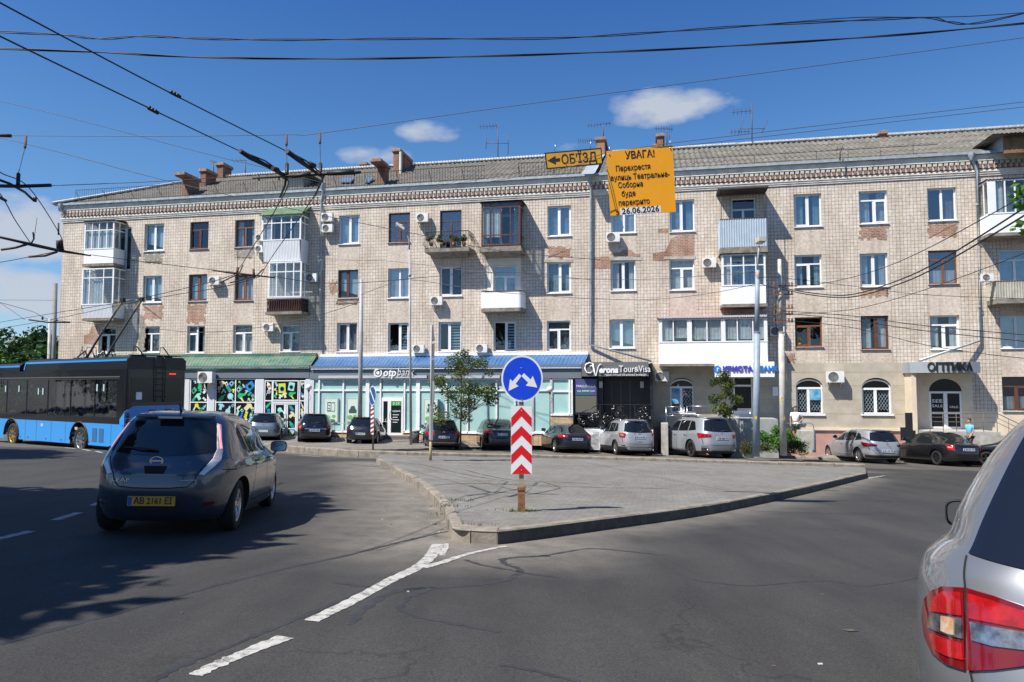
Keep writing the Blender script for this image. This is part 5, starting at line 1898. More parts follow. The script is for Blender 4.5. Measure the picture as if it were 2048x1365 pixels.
for (a, b), (c, d) in zip(front, front[1:]):
 pf.prism([(a, b, z0), (c, d, z0), (c, d, z1), (a, b, z1)], (0, .08, 0))
top = [(a, b, z1 - .01) for a, b in front] + [(ub, 0, z1 - .01), (ua, 0, z1 - .01)]
pf.add(top, [list(range(len(top)))])
bot = [(a, b, z0 + .02) for a, b in front] + [(ub, 0, z0 + .02), (ua, 0, z0 + .02)]
pf.add(bot, [list(range(len(bot)))[::-1]])
pf.prism([(ua, -VP * .75, z0), (ua, 0, z0), (ua, 0, z1), (ua, -VP * .75, z1)], (.05, 0, 0)).prism([(ub, -VP * .75, z0), (ub, 0, z0), (ub, 0, z1), (ub, -VP * .75, z1)], (-.05, 0, 0))
pf.build('porch_fascia', pm('porch_grey', (.3, .33, .35), .5, var=.05), BL)
zb = fp(1895, 858, .3)[1]
wl = MB()
wl.box(ua + .1, ua + .3, -1.1, -.001, wallz(ua) - .4, z0)
wl.build('porch_wall', M_BEIGE, BL)
wl2 = MB()
d0, d1, dz0, dz1 = R4(1859, 758, 1925, 858, .12)
wl2.box(ua + .3, d0, -.1, -.001, wallz(ua) - .4, z0).box(d1, ub, -.1, -.001, wallz(ua) - .4, z0)
n = 18
rise = (d1 - d0) * .42
arc = [(d0 + (d1 - d0) * (1 - cos(pi * i / n)) / 2, dz1 - rise + rise * sin(pi * i / n)) for i in range(n + 1)]
for i in range(n):
 (a, b), (c, d) = arc[i], arc[i + 1]
 wl2.add([(a, -.1, b), (c, -.1, d), (c, -.1, z0), (a, -.1, z0)], [(0, 1, 2, 3)])
 wl2.add([(a, -.1, b), (c, -.1, d), (c, .0, d), (a, .0, b)], [(0, 1, 2, 3)])
wl2.build('porch_wall', M_BEIGE, BL)
DF = MB()
zt = dz1 - rise
t = .1
um = (d0 + d1) / 2
DF.box(d0 + .005, d0 + t, -.06, -.01, dz0, zt).box(d1 - t, d1 - .005, -.06, -.01, dz0, zt).box(d0 + t, d1 - t, -.06, -.01, zt - .1, zt)
DF.box(um - .09, um + .09, -.065, -.01, dz0, zt - .1)
for a, b in ((d0 + t, um - .09), (um + .09, d1 - t)):
 DF.box(a, b, -.06, -.01, dz0, dz0 + .1).box(a, b, -.06, -.01, dz0 + .75, dz0 + .85)
DR = DF.build('entrance_door', M_WHITE, BL)
MB().box(d0, d1, -.03, -.02, dz0, dz1).build('door_glass', M_BFILM, DR)
MB().tube([(um - .12, -.07, dz0 + .95), (um - .12, -.14, dz0 + 1.0), (um - .12, -.14, dz0 + 1.4), (um - .12, -.07, dz0 + 1.45)], .02, 5).build('door_handle', M_STEEL, DR)
text_mesh('SEE', .24, M_WHITEP, parent=DR, width=.5, M=Matrix.Translation((d0 + t + (um - .09 - d0 - t) / 2, -.05, zt - .5)))
text_mesh('SALE', .2, M_WHITEP, parent=DR, width=.5, M=Matrix.Translation((d0 + t + (um - .09 - d0 - t) / 2, -.05, zt - .75)))
text_mesh('SALE', .16, M_WHITEP, parent=DR, width=.4, M=Matrix.Translation(((um + d1) / 2, -.05, zt - .8)))
u, z = fp(1895, 858, .3)
MB().box(ua + .35, ub + .3, -2.3, -.1, wallz(ua) - .4, dz0 - .02).build('porch_terrace', M_CONC, BL)
for k in range(4):
 MB().box(ub + .3 + .3 * k, ub + .6 + .3 * k, -2.3, -.1, wallz(ub) - .4, dz0 - .17 * (k + 1)).build('porch_step', M_CONC, BL)
rl = MB()
ha = fp(1895, 826, 2.2)[1]
for h in (0, -.22, -.44): rl.tube([(ua + .5, -2.2, ha + h), (ub + .2, -2.2, ha + h), (ub + 1.7, -2.2, ha + h - .8)], .02 if h == 0 else .013, 5)
for k in range(6):
 u = ua + .5 + (ub + .2 - ua - .5) * k / 5
 rl.tube([(u, -2.2, ha), (u, -2.2, dz0 - .3)], .016, 5)
for k in (1, 2, 3): rl.tube([(ub + .2 + k * .5, -2.2, ha - .27 * k), (ub + .2 + k * .5, -2.2, ha - .27 * k - 1.0)], .014, 5)
rl.build('porch_railing', pm('brown_grey_rail', (.12, .1, .09), .5), BL)
o = tag(empty('sign', fw((ua + ub) / 2, VP, (z0 + z1) / 2), -YAW), 'black optician lettering on the curved grey fascia of the porch', 'sign')
wds = 'ОПТИКА'
for k, ch in enumerate(wds):
 f = .27 + .54 * k / 5
 i = f
 v = VP * (.75 + .35 * sin(pi * i)) + .02
 dv = VP * .35 * pi * cos(pi * i) / (ub - ua)
 ang = atan2(-dv, 1)
 M = Matrix.Translation(((f - .5) * (ub - ua), -(v - VP) - .01, 0)) @ Matrix.Rotation(ang, 4, 'Z')
 text_mesh(ch, .56, pm('letter_black', (.015, .015, .015), .5), parent=o, depth=.05, bold=.012, width=.34, M=M)
MB().box(fp(1545, 757, .03)[0], fp(1556, 757, .03)[0], -.03, -.001, fp(1550, 792, .03)[1], fp(1550, 774, .03)[1]).build('notice_plate', M_WHITEP, BL)
u0, u1 = fp(1420, 850, 2.6)[0], fp(1556, 850, 2.6)[0]
zt = fp(1490, 838, 2.6)[1]
MB().box(u0, u1, -2.6, -.8, wallz(u0) - .5, zt).box(u0 + .2, u1, -.8, -.001, wallz(u0) - .5, zt - .1).build('entrance_platform', pm('platform_concrete', (.3, .31, .3), .9, var=.12), BL)
rl = MB()
for a, b, yt, yb, vv in ((1332, 1368, 814, 850, 2.4), (1374, 1436, 813, 848, 2.4), (1465, 1500, 820, 838, 2.4)):
 uu0, uu1 = fp(a, yt, vv)[0], fp(b, yt, vv)[0]
 z1, z0 = fp((a + b) / 2, yt, vv)[1], fp((a + b) / 2, yb, vv)[1]
 rl.tube([(uu0, -vv, z1), (uu1, -vv, z1)], .022, 5).tube([(uu0, -vv, (z1 + z0) / 2), (uu1, -vv, (z1 + z0) / 2)], .014, 5)
 n = max(1, int((uu1 - uu0) / .8))
 for k in range(n + 1):
  u = uu0 + (uu1 - uu0) * k / n
  rl.tube([(u, -vv, z1), (u, -vv, z0 - .4)], .018, 5)
rl.build('ramp_railing', M_STEEL, BL)
u0, u1 = fp(1322, 850, 2.9)[0], fp(1372, 850, 2.9)[0]
MB().box(u0, u0 + .35, -2.9, -.001, wallz(u0) - .5, fp(1330, 848, 2.9)[1]).box(u0 + .35, u1, -1.5, -.001, wallz(u0) - .5, wallz(u0) + .5).build('ramp_wall', M_CONC, BL)
rl = MB()
uu0, uu1 = fp(655, 850, 2.6)[0], fp(700, 850, 2.6)[0]
z1 = fp(680, 847, 2.6)[1]
rl.tube([(uu0, -2.6, z1), (uu1, -2.6, z1)], .02, 5).tube([(uu0, -2.6, z1 - .4), (uu1, -2.6, z1 - .4)], .015, 5)
for k in range(4): rl.tube([(uu0 + (uu1 - uu0) * k / 3, -2.6, z1), (uu0 + (uu1 - uu0) * k / 3, -2.6, z1 - 1.0)], .018, 5)
tag(rl.build('handrail', pm('white_rail', (.6, .6, .6), .4), None, FO, -YAW), 'low white tube handrail before the bank window behind parked cars', 'handrail')
# ------------------------------------------------------------------ air conditioners
def make_ac():
 o = empty('air_conditioner')
 MB().box(-.4, .4, -.42, -.12, -.28, .28).build('casing', pm('ac_white', (.72, .72, .7), .5, var=.06), o)
 g = MB()
 g.lathe([(.0, -.425), (.215, -.425), (.22, -.435), (.235, -.435), (.24, -.42)], (-.11, 0, 0), 20, axis='y')
 for k in range(1, 6): g.lathe([(.035 * k, -.426), (.035 * k + .004, -.434), (.035 * k + .008, -.426)], (-.11, 0, 0), 16, 1, axis='y')
 g.build('fan_grille', [pm('ac_fan_dark', (.12, .12, .12), .6), pm('ac_grille', (.4, .4, .4), .5)], o)
 b = MB()
 for x in (-.28, .28): b.box(x - .02, x + .02, -.42, -.001, -.33, -.285).obox((x, -.36, -.33), (x, -.01, -.6), .03, .03)
 b.build('bracket', M_LGREY, o)
 MB().tube([(.41, -.2, -.1), (.46, -.15, -.3), (.4, -.05, -.55), (.3, -.01, -.6)], .018, 5).build('hose', M_LGREY, o)
 return o
ACS = [(654.5, 435, .95, 0, 'upper of two white air conditioners stacked beside the left downpipe', 0),
       (655, 457, .9, 0, 'lower of two white air conditioners stacked beside the left downpipe', 0),
       (519, 475, .75, 0, 'grimy air conditioner left of the green roofed glazed bay, upper one', 0),
       (519, 498, .8, 0, 'white air conditioner left of the bay, just below its grimy twin', 0),
       (429, 562, .95, 0, 'air conditioner beside a middle floor brown window, far left part', 0),
       (623, 556, .95, 0, 'air conditioner right of the bay above the dark brown balustrade', 0),
       (537, 655, .9, 0, 'air conditioner below the brown balustrade balcony', 0),
       (845, 436, .95, 0, 'air conditioner left of the iron railed flower balcony', 0),
       (873, 602, .95, 0, 'air conditioner under the middle floor window below the flower balcony', 0),
       (837, 698, .9, 0, 'air conditioner standing over the blue awning by the lamp post', 0),
       (963, 697, .9, 0, 'air conditioner standing over the blue awning behind the young tree', 0),
       (1226, 475, 1.0, 0, 'air conditioner below the orange notice board', 0),
       (1418, 526, .95, 0, 'air conditioner left of the middle white glazed balcony', 0),
       (1554, 663, .95, 0, 'air conditioner half hidden behind the concrete pole', 0),
       (1670, 754, 1.1, 0, 'air conditioner with brown fan between two arched windows', 1),
       (1324, 753, 1.0, 0, 'air conditioner right of the black travel agency porch', 0),
       (414, 755, 1.25, V, 'large air conditioner on the sticker covered shop front', 0),
       (1976, 555, .7, .9, 'small air conditioner by the ribbed balcony at the right edge', 0)]
ac0 = None
for i, (px, py, s, v, lab, br) in enumerate(ACS):
 u, z = fp(px, py, v + .3)
 if ac0 is None: ac0 = o = make_ac()
 else: o = copy_tree(ac0)
 o.location = fw(u, v, z)
 o.rotation_euler = (0, 0, -YAW)
 o.scale = (s * .95, s, s * .95)
 tag(o, lab, 'air conditioner', 'air conditioners on the facade')
# ------------------------------------------------------------------ cars
def interp(pts, z):
 """monotone cubic through (key, value) pairs"""
 n = len(pts)
 if z <= pts[0][0]: return pts[0][1]
 if z >= pts[-1][0]: return pts[-1][1]
 for i in range(n - 1):
  if z <= pts[i + 1][0]: break
 x0, y0 = pts[i]
 x1, y1 = pts[i + 1]
 h = x1 - x0
 d = (y1 - y0) / h
 def slope(j):
  if j == 0: return (pts[1][1] - pts[0][1]) / (pts[1][0] - pts[0][0])
  if j == n - 1: return (pts[-1][1] - pts[-2][1]) / (pts[-1][0] - pts[-2][0])
  a = (pts[j][1] - pts[j - 1][1]) / (pts[j][0] - pts[j - 1][0])
  b = (pts[j + 1][1] - pts[j][1]) / (pts[j + 1][0] - pts[j][0])
  if a * b <= 0: return 0
  return 2 * a * b / (a + b)
 m0, m1 = slope(i), slope(i + 1)
 t = (z - x0) / h
 return y0 * (2 * t ** 3 - 3 * t * t + 1) + h * m0 * (t ** 3 - 2 * t * t + t) + y1 * (-2 * t ** 3 + 3 * t * t) + h * m1 * (t ** 3 - t * t)
def paintmat(name, col, metal=.5, rough=.28, fl=.25):
 if name in MATS: return MATS[name]
 m = pm(name, col, rough, metal=metal, coat=1.0, spec=.5)
 return m
M_TYRE = pm('tyre_rubber', (.012, .012, .012), .85)
M_RIM = pm('alloy_rim', (.55, .56, .58), .3, metal=.9)
M_RIMB = pm('black_rim', (.03, .03, .032), .35, metal=.5)
M_UNDER = pm('underbody', (.008, .008, .008), .9)
M_PLAST = pm('black_plastic', (.018, .018, .019), .55)
M_CGLASS = pm('tinted_car_glass', (.008, .01, .012), .03, spec=.8)
M_REDL = pm('red_lamp', (.30, .004, .006), .12, coat=.6)
M_REDD = pm('dark_red_lamp', (.10, .003, .005), .12, coat=.6)
M_CLEAR = pm('clear_lamp', (.3, .28, .27), .15, coat=.6, metal=.3)
M_ORANGEL = pm('amber_lamp', (.5, .16, .04), .2, coat=.5)
M_CHROME = pm('chrome', (.75, .75, .76), .12, metal=1.0)
M_PLATE = pm('plate_white', (.62, .64, .66), .5)
M_PLATEY = pm('plate_yellow', (.62, .29, .01), .45)
M_PLB = pm('plate_blue', (.01, .06, .35), .5)
M_INK = pm('plate_ink', (.01, .01, .01), .5)
class Shape:
 def __init__(s, sp):
  s.yr, s.yf, s.W = sp['yr'], sp['yf'], sp['W']
  s.n = sp.get('n', 5.0)
  s.tf, s.tr = sp.get('tf', .10), sp.get('tr', .05)
  s.L = max(v for _, v in s.yf)
 def w(s, z, y):
  t = (y - s.L / 2) / (s.L / 2)
  k = s.tf if t > 0 else s.tr
  return interp(s.W, z) * (1 - k * abs(t) ** 2.5)
 def side(s, y, z):
  a, b = interp(s.yr, z), interp(s.yf, z)
  c, h = (a + b) / 2, (b - a) / 2
  q = min(.9999, abs((y - c) / h))
  return s.w(z, y) * (1 - q ** s.n) ** (1 / s.n)
 def rear(s, x, z):
  a, b = interp(s.yr, z), interp(s.yf, z)
  c, h = (a + b) / 2, (b - a) / 2
  y = a
  for _ in range(6):
   q = min(.9995, abs(x) / s.w(z, y))
   y = c - h * (1 - q ** s.n) ** (1 / s.n)
  return y
 def front(s, x, z):
  a, b = interp(s.yr, z), interp(s.yf, z)
  c, h = (a + b) / 2, (b - a) / 2
  y = b
  for _ in range(6):
   q = min(.9995, abs(x) / s.w(z, y))
   y = c + h * (1 - q ** s.n) ** (1 / s.n)
  return y
 def ring(s, z, M):
  a, b = interp(s.yr, z), interp(s.yf, z)
  c, h = (a + b) / 2, (b - a) / 2
  out = []
  for k in range(M):
   t = 2 * pi * k / M
   st, ct = sin(t), cos(t)
   y = c + h * (1 if st > 0 else -1) * abs(st) ** (2 / s.n)
   x = (1 if ct > 0 else -1) * abs(ct) ** (2 / s.n)
   out.append((x * s.w(z, y), y, z))
  return out
def body_mesh(S, sp, nz=46, M=88):
 z0, z1 = S.W[0][0], S.W[-1][0]
 zs = [z0 + (z1 - z0) * i / nz for i in range(nz + 1)]
 zs = sorted(set(zs + [z1 - .006, z1 - .014, z1 - .024]))
 mb = MB()
 rings = [S.ring(z, M) for z in zs]
 for r in rings: mb.v += r
 zc = sp.get('clad', 0)
 for i in range(len(rings) - 1):
  for k in range(M):
   k2 = (k + 1) % M
   mb.f.append([i * M + k, i * M + k2, (i + 1) * M + k2, (i + 1) * M + k])
   mb.m.append(2 if zs[i] < zc else 0)
   mb.s.append(True)
 mb.f.append(list(range(M))[::-1]); mb.m.append(1); mb.s.append(False)
 o = (len(rings) - 1) * M
 mb.f.append([o + k for k in range(M)]); mb.m.append(0); mb.s.append(True)
 return mb
def cut_arches(mb, mats, sp, name):
 tmp = mb.build(name, mats)
 R = sp.get('R', .32)
 cut = MB()
 for y in sp['axles']:
  for sx in (-1, 1):
   xo, xi = sx * 1.3, sx * .52
   n = 28
   ra = R + sp.get('gap', .055)
   vs = []
   for x in (xi, xo):
    for k in range(n):
     t = 2 * pi * k / n
     vs.append((x, y + ra * cos(t), R + ra * sin(t)))
   fs = [(k, (k + 1) % n, (k + 1) % n + n, k + n) for k in range(n)] + [list(range(n))[::-1], [n + k for k in range(n)]]
   if sx < 0: fs = [f[::-1] for f in fs]
   cut.add(vs, fs, 1)
 c = cut.build('cutter', mats)
 bm = bmesh.new()
 bm.from_mesh(c.data)
 bmesh.ops.recalc_face_normals(bm, faces=bm.faces)
 bm.to_mesh(c.data)
 bm.free()
 md = tmp.modifiers.new('b', 'BOOLEAN')
 md.operation = 'DIFFERENCE'
 md.solver = 'EXACT'
 md.object = c
 dg = bpy.context.evaluated_depsgraph_get()
 me = bpy.data.meshes.new_from_object(tmp.evaluated_get(dg))
 me.name = name
 me.set_sharp_from_angle(angle=radians(42))
 bpy.data.objects.remove(tmp)
 bpy.data.objects.remove(c)
 return me
def make_wheel(R, rim, spokes=5, w=.2, parent=None, loc=(0, 0, 0), flip=False):
 """wheel with its axle along x, outer face towards +x (flip: towards -x)"""
 o = empty('wheel', loc)
 o.parent = parent
 rr = R * .66
 sg = -1 if flip else 1
 mb = MB()
 mb.lathe([(rr, sg * (-w / 2)), (R * .93, sg * (-w / 2)), (R, sg * (-w / 2 + .025)), (R, sg * (w / 2 - .03)), (R * .96, sg * (w / 2 - .005)), (rr * 1.03, sg * (w / 2)), (rr, sg * (w / 2 - .012))], n=36, axis='x')
 mb.build('tyre', M_TYRE, o)
 rm = MB()
 xo = sg * (w / 2 - .012)
 rm.lathe([(rr, xo), (rr * .95, xo), (rr * .9, xo - sg * .03), (rr * .88, xo - sg * .12)], n=36, axis='x')
 rm.lathe([(0, xo - sg * .02), (.055, xo - sg * .02), (.07, xo - sg * .04)], n=16, axis='x')
 for k in range(spokes):
  t = 2 * pi * k / spokes
  for dt in ((-.13, .13) if spokes <= 6 else (0,)):
   a, b = t + dt * .6, t + dt * 1.4
   rm.obox((xo - sg * .035, .05 * cos(a), .05 * sin(a)), (xo - sg * .02, rr * .93 * cos(b), rr * .93 * sin(b)), .055 if spokes > 6 else .05, .03, up=Vector((1, 0, 0)))
 rm.build('rim', rim, o)
 dk = MB()
 dk.lathe([(0, xo - sg * .07), (rr * .9, xo - sg * .07)], n=24, axis='x')
 dk.build('brake_disc', M_UNDER, o)
 return o
def patch_grid(S, fn, P, Q, nu=12, nv=6, off=.005, skirt=.012):
 """P: top line, Q: bottom line: lists of (a, z) resampled; fn(a, z)->Vector on the body with outward normal"""
 def samp(L, t):
  n = len(L) - 1
  i = min(n - 1, int(t * n))
  f = t * n - i
  return (L[i][0] + (L[i + 1][0] - L[i][0]) * f, L[i][1] + (L[i + 1][1] - L[i][1]) * f)
 rows = []
 for j in range(nv + 1):
  v = j / nv
  row = []
  for i in range(nu + 1):
   a, b = samp(P, i / nu), samp(Q, i / nu)
   row.append(fn(a[0] * (1 - v) + b[0] * v, a[1] * (1 - v) + b[1] * v, off))
  rows.append(row)
 mb = MB()
 mb.grid(rows, 0, True)
 edge = rows[0] + [r[-1] for r in rows[1:]] + rows[-1][::-1][1:] + [r[0] for r in rows[::-1][1:]]
 ein = []
 def samp2(j, i):
  v = j / nv
  a, b = samp(P, i / nu), samp(Q, i / nu)
  return fn(a[0] * (1 - v) + b[0] * v, a[1] * (1 - v) + b[1] * v, off - skirt)
 ids = [(0, i) for i in range(nu + 1)] + [(j, nu) for j in range(1, nv + 1)] + [(nv, i) for i in range(nu - 1, -1, -1)] + [(j, 0) for j in range(nv - 1, -1, -1)]
 ein = [samp2(j, i) for j, i in ids]
 mb.grid([edge, ein], 0, False)
 return mb
def surf_fns(S):
 def nrm(f, a, z):
  e = .01
  p, q, r = f(a, z), f(a + e, z), f(a, z + e)
  n = (q - p).cross(r - p)
  return n.normalized() if n.length > 1e-12 else Vector((0, 0, 0))
 def R0(x, z): return Vector((x, S.rear(x, z), z))
 def F0(x, z): return Vector((x, S.front(x, z), z))
 def rear(x, z, off):
  n = nrm(R0, x, z)
  if n.y > 0: n = -n
  return R0(x, z) + n * off
 def front(x, z, off):
  n = nrm(F0, x, z)
  if n.y < 0: n = -n
  return F0(x, z) + n * off
 def side(sx):
  def f0(y, z): return Vector((sx * S.side(y, z), y, z))
  def f(y, z, off):
   n = nrm(f0, y, z)
   if n.x * sx < 0: n = -n
   return f0(y, z) + n * off
  return f
 cache = {}
 def wrap(s, z, off):
  k = round(z, 4)
  if k not in cache:
   pts = S.ring(z, 400)
   i0 = 300
   arr = [pts[(i0 + i) % 400] for i in range(0, 200)]
   L = [0]
   for a, b in zip(arr, arr[1:]): L.append(L[-1] + hypot(b[0] - a[0], b[1] - a[1]))
   cache[k] = (arr, L)
  arr, L = cache[k]
  t = abs(s)
  lo, hi = 0, len(L) - 1
  while hi - lo > 1:
   mid = (lo + hi) // 2
   if L[mid] <= t: lo = mid
   else: hi = mid
  f = (t - L[lo]) / max(1e-9, L[hi] - L[lo])
  x = arr[lo][0] + (arr[hi][0] - arr[lo][0]) * f
  y = arr[lo][1] + (arr[hi][1] - arr[lo][1]) * f
  dx, dy = arr[hi][0] - arr[lo][0], arr[hi][1] - arr[lo][1]
  n = Vector((dy, -dx, 0)).normalized()
  sg = 1 if s >= 0 else -1
  return Vector((sg * (x + n.x * off), y + n.y * off, z))
 return rear, front, side(1), side(-1), wrap
def mir(L): return [(-a, z) for a, z in L]
def seam(fn, pts, w=.006, off=.002):
 rows = [[], []]
 for i, (a, z) in enumerate(pts):
  a0, z0 = pts[max(0, i - 1)]
  a1, z1 = pts[min(len(pts) - 1, i + 1)]
  d = hypot(a1 - a0, z1 - z0) or 1
  nx, nz = -(z1 - z0) / d * w, (a1 - a0) / d * w
  rows[0].append(fn(a + nx, z + nz, off))
  rows[1].append(fn(a - nx, z - nz, off))
 return MB().grid(rows, 0, True)
def dense(pts, n=8):
 out = []
 for (a, b), (c, d) in zip(pts, pts[1:]):
  for k in range(n): out.append((a + (c - a) * k / n, b + (d - b) * k / n))
 out.append(pts[-1])
 return out
def build_car(name, sp, paint, loc, heading, label, rim=None, group='cars parked before the shops', cat='car', scale=1.0):
 """heading: direction of travel, radians anticlockwise from +y"""
 S = Shape(sp)
 x, y = loc
 q_ = Vector((x, y, 0)) - FO
 uu_, dd_ = q_.dot(TT), -q_.dot(NN)
 z = sp.get('z', 0) + (sz(x, y) if dd_ < side_d0(uu_) else gz(x, y) + (.02 if y > 28 else 0))
 o = tag(empty(name, (x, y, z), heading), label, cat, group)
 tiltx = -math.atan((GB * cos(heading) - GC * sin(heading)))
 tilty = math.atan(GC * cos(heading) + GB * sin(heading))
 if not sp.get('flat'): o.rotation_euler = (tiltx, tilty, heading)
 o.scale = (scale,) * 3
 me = cut_arches(body_mesh(S, sp, sp.get('nz', 46), sp.get('M', 88)), [paint, M_UNDER, M_PLAST], sp, 'body')
 link('body', me, o)
 rear, front, sr, sl, wrap = surf_fns(S)
 G = sp.get('glass', M_CGLASS)
 R = sp.get('R', .32)
 hw = interp(S.W, R)
 for i, ya in enumerate(sp['axles']):
  for sx in (-1, 1):
   make_wheel(R, rim or M_RIM, sp.get('spokes', 5), .2, o, (sx * (S.side(ya, .6) - .135), ya, R), flip=sx < 0)
 def add(nm, fn, P, Q, mat, **kw):
  if 'nz' in sp: kw['nu'], kw['nv'] = kw.get('nu', 12) * 2, kw.get('nv', 6) * 3
  return patch_grid(S, fn, P, Q, **kw).build(nm, mat, o)
 if 'rg' in sp:
  P, Q = sp['rg']
  rw_ = add('rear_window', rear, P, Q, G, nu=16, nv=8)
 for P, Q in sp.get('sg', []):
  for f in (sl, sr): add('side_window', f, P, Q, G, nu=14, nv=5, off=.004)
 if 'wg' in sp: add('windscreen', front, sp['wg'][0], sp['wg'][1], G, nu=14, nv=8)
 for P, Q, mt, fn in sp.get('lights', []):
  f = wrap if fn == 'w' else rear
  add('tail_light', f, P, Q, mt, nu=10, nv=6, off=.008 if mt in (M_REDL, M_REDD) else .012)
  add('tail_light', f, mir(P), mir(Q), mt, nu=10, nv=6, off=.008 if mt in (M_REDL, M_REDD) else .012)
 for P, Q, mt, nm in sp.get('extra', []):
  add(nm, rear, P, Q, mt, nu=12, nv=3, off=.006)
 for P, Q, mt, nm in sp.get('wextra', []):
  add(nm, wrap, P, Q, mt, nu=16, nv=3, off=.006)
  add(nm, wrap, mir(P), mir(Q), mt, nu=16, nv=3, off=.006)
 sm = MB()
 for L in sp.get('seams', []):
  for f in (sl, sr):
   g = seam(f, dense(L))
   sm.add(g.v, g.f, 0, True)
 for L in sp.get('rseams', []):
  g = seam(rear, dense(L))
  sm.add(g.v, g.f, 0, True)
 for L in sp.get('wseams', []):
  for q in (L, mir(L)):
   g = seam(wrap, dense(q))
   sm.add(g.v, g.f, 0, True)
 if sm.v: sm.build('panel_gap', M_UNDER, o)
 for y_, z_ in sp.get('handles', []):
  for f in (sl, sr):
   p0 = f(y_ - .09, z_, .025)
   p1 = f(y_ + .09, z_, .025)
   mb = MB().tube([f(y_ - .1, z_, .0), p0, p1, f(y_ + .1, z_, .0)], .014, 6)
   mb.build('door_handle', paint, o)
 if 'mirror' in sp:
  ym, zm = sp['mirror']
  for sx, f in ((-1, sl), (1, sr)):
   c = f(ym, zm, sp.get('mreach', .12))
   mb = MB()
   ms = sp.get('msize', 1.0)
   se = lambda k, w_, h_: (w_ * (1 if cos(k) > 0 else -1) * abs(cos(k)) ** .55, h_ * (1 if sin(k) > 0 else -1) * abs(sin(k)) ** .55)
   rws = []
   for dy_, q_ in ((-.05, .93), (-.045, 1.0), (0, 1.0), (.05, .88), (.075, .6), (.08, .02)):
    rws.append([(c.x + sx * .02 + se(k * pi / 12, .115 * ms * q_, 0)[0], c.y + dy_ * ms, c.z + .03 + se(k * pi / 12, 0, .078 * ms * q_)[1]) for k in range(25)])
   mb.grid(rws, 0, True)
   mb.obox(f(ym + .03, zm - .03, -.01), c + Vector((0, .02, -.02)), .06, .035)
   m_ = mb.build('mirror', sp.get('mirmat', paint), o)
   g = MB()
   g.prism([(c.x + sx * .02 + se(t * pi / 12, .102 * ms, 0)[0], c.y - .046 * ms, c.z + .03 + se(t * pi / 12, 0, .066 * ms)[1]) for t in range(24)], (0, .01, 0))
   g.build('mirror_glass', pm('mirror_glass', (.35, .37, .4), .03, metal=1.0), m_)
 if 'plate' in sp:
  zc, xw, mt, txt = sp['plate'][:4]
  yc = min(S.rear(0, zc - .05), S.rear(0, zc + .05), S.rear(xw, zc)) - .012
  p_ = MB().box(-.26 + sp.get('px', 0), .26 + sp.get('px', 0), yc - .008, yc + .02, zc - .056, zc + .056).build('licence_plate', mt, o)
  MB().box(-.255 + sp.get('px', 0), -.215 + sp.get('px', 0), yc - .011, yc - .008, zc - .05, zc + .05).build('plate_band', M_PLB, p_)
  if txt: text_mesh(txt, .105, M_INK, 'plate_characters', p_, depth=.003, bold=.002, width=.42, M=Matrix.Translation((.022 + sp.get('px', 0), yc - .011, zc)))
 if 'badge' in sp:
  zb, kind = sp['badge']
  yb = S.rear(0, zb) - .012
  mb = MB()
  ringm(mb, .045, .036, 0, zb, yb, n=20, d=.012)
  if kind == 'bar': mb.box(-.065, .065, yb - .004, yb + .006, zb - .009, zb + .009)
  if kind == 'v':
   mb.obox((-.03, yb, zb + .03), (0, yb, zb - .03), .01, .01).obox((.03, yb, zb + .03), (0, yb, zb - .03), .01, .01)
  mb.build('badge', M_CHROME, o)
 if 'wiper' in sp:
  (xa, za), (xb, zb) = sp['wiper']
  mb = MB().tube([rear(xa, za, .02), rear((xa + xb) / 2, (za + zb) / 2, .035), rear(xb, zb, .02)], [.016, .012, .007], 6)
  mb.build('wiper', M_PLAST, o)
 if 'rails' in sp:
  ya, yb2, zr = sp['rails']
  for sx in (-1, 1):
   pts = [(sx * (S.side(y_, zr - .03) - .0), y_, zr + (.035 if 0 < i < 6 else -.03)) for i, y_ in enumerate([ya + (yb2 - ya) * k / 6 for k in range(7)])]
   MB().tube(pts, .018, 6).build('roof_rail', sp.get('railmat', M_CHROME), o)
 if 'spoiler' in sp:
  zs_, wS, dep = sp['spoiler']
  rows = [[], [], []]
  for i in range(17):
   x_ = -wS + 2 * wS * i / 16
   y_ = S.rear(x_ * .98, zs_)
   rows[0].append((x_, y_ + .12, zs_ + .035))
   rows[1].append((x_, y_ - dep, zs_ + .01))
   rows[2].append((x_, y_ + .05, zs_ - .035))
  MB().grid(rows, 0, True).build('spoiler', paint, o)
 if 'stoplight' in sp:
  zz, ww, dd = sp['stoplight']
  y_ = S.rear(0, zz) - dd
  MB().box(-ww, ww, y_ - .01, y_ + .03, zz - .014, zz + .014).build('brake_light', M_CLEAR if sp.get('stopclear') else M_REDD, o)
 if 'antenna' in sp:
  ya, za = sp['antenna']
  MB().tube([(0, ya, za - .03), (0, ya - .05, za + .03), (0, ya - .14, za + .12)], [.03, .014, .006], 6).build('antenna', M_PLAST, o)
 for xx, zz, rr in sp.get('exhaust', []):
  y_ = S.rear(xx, zz)
  MB().tube([(xx, y_ - .03, zz), (xx, y_ + .1, zz)], rr, 12).build('exhaust', M_CHROME, o)
 return o, S
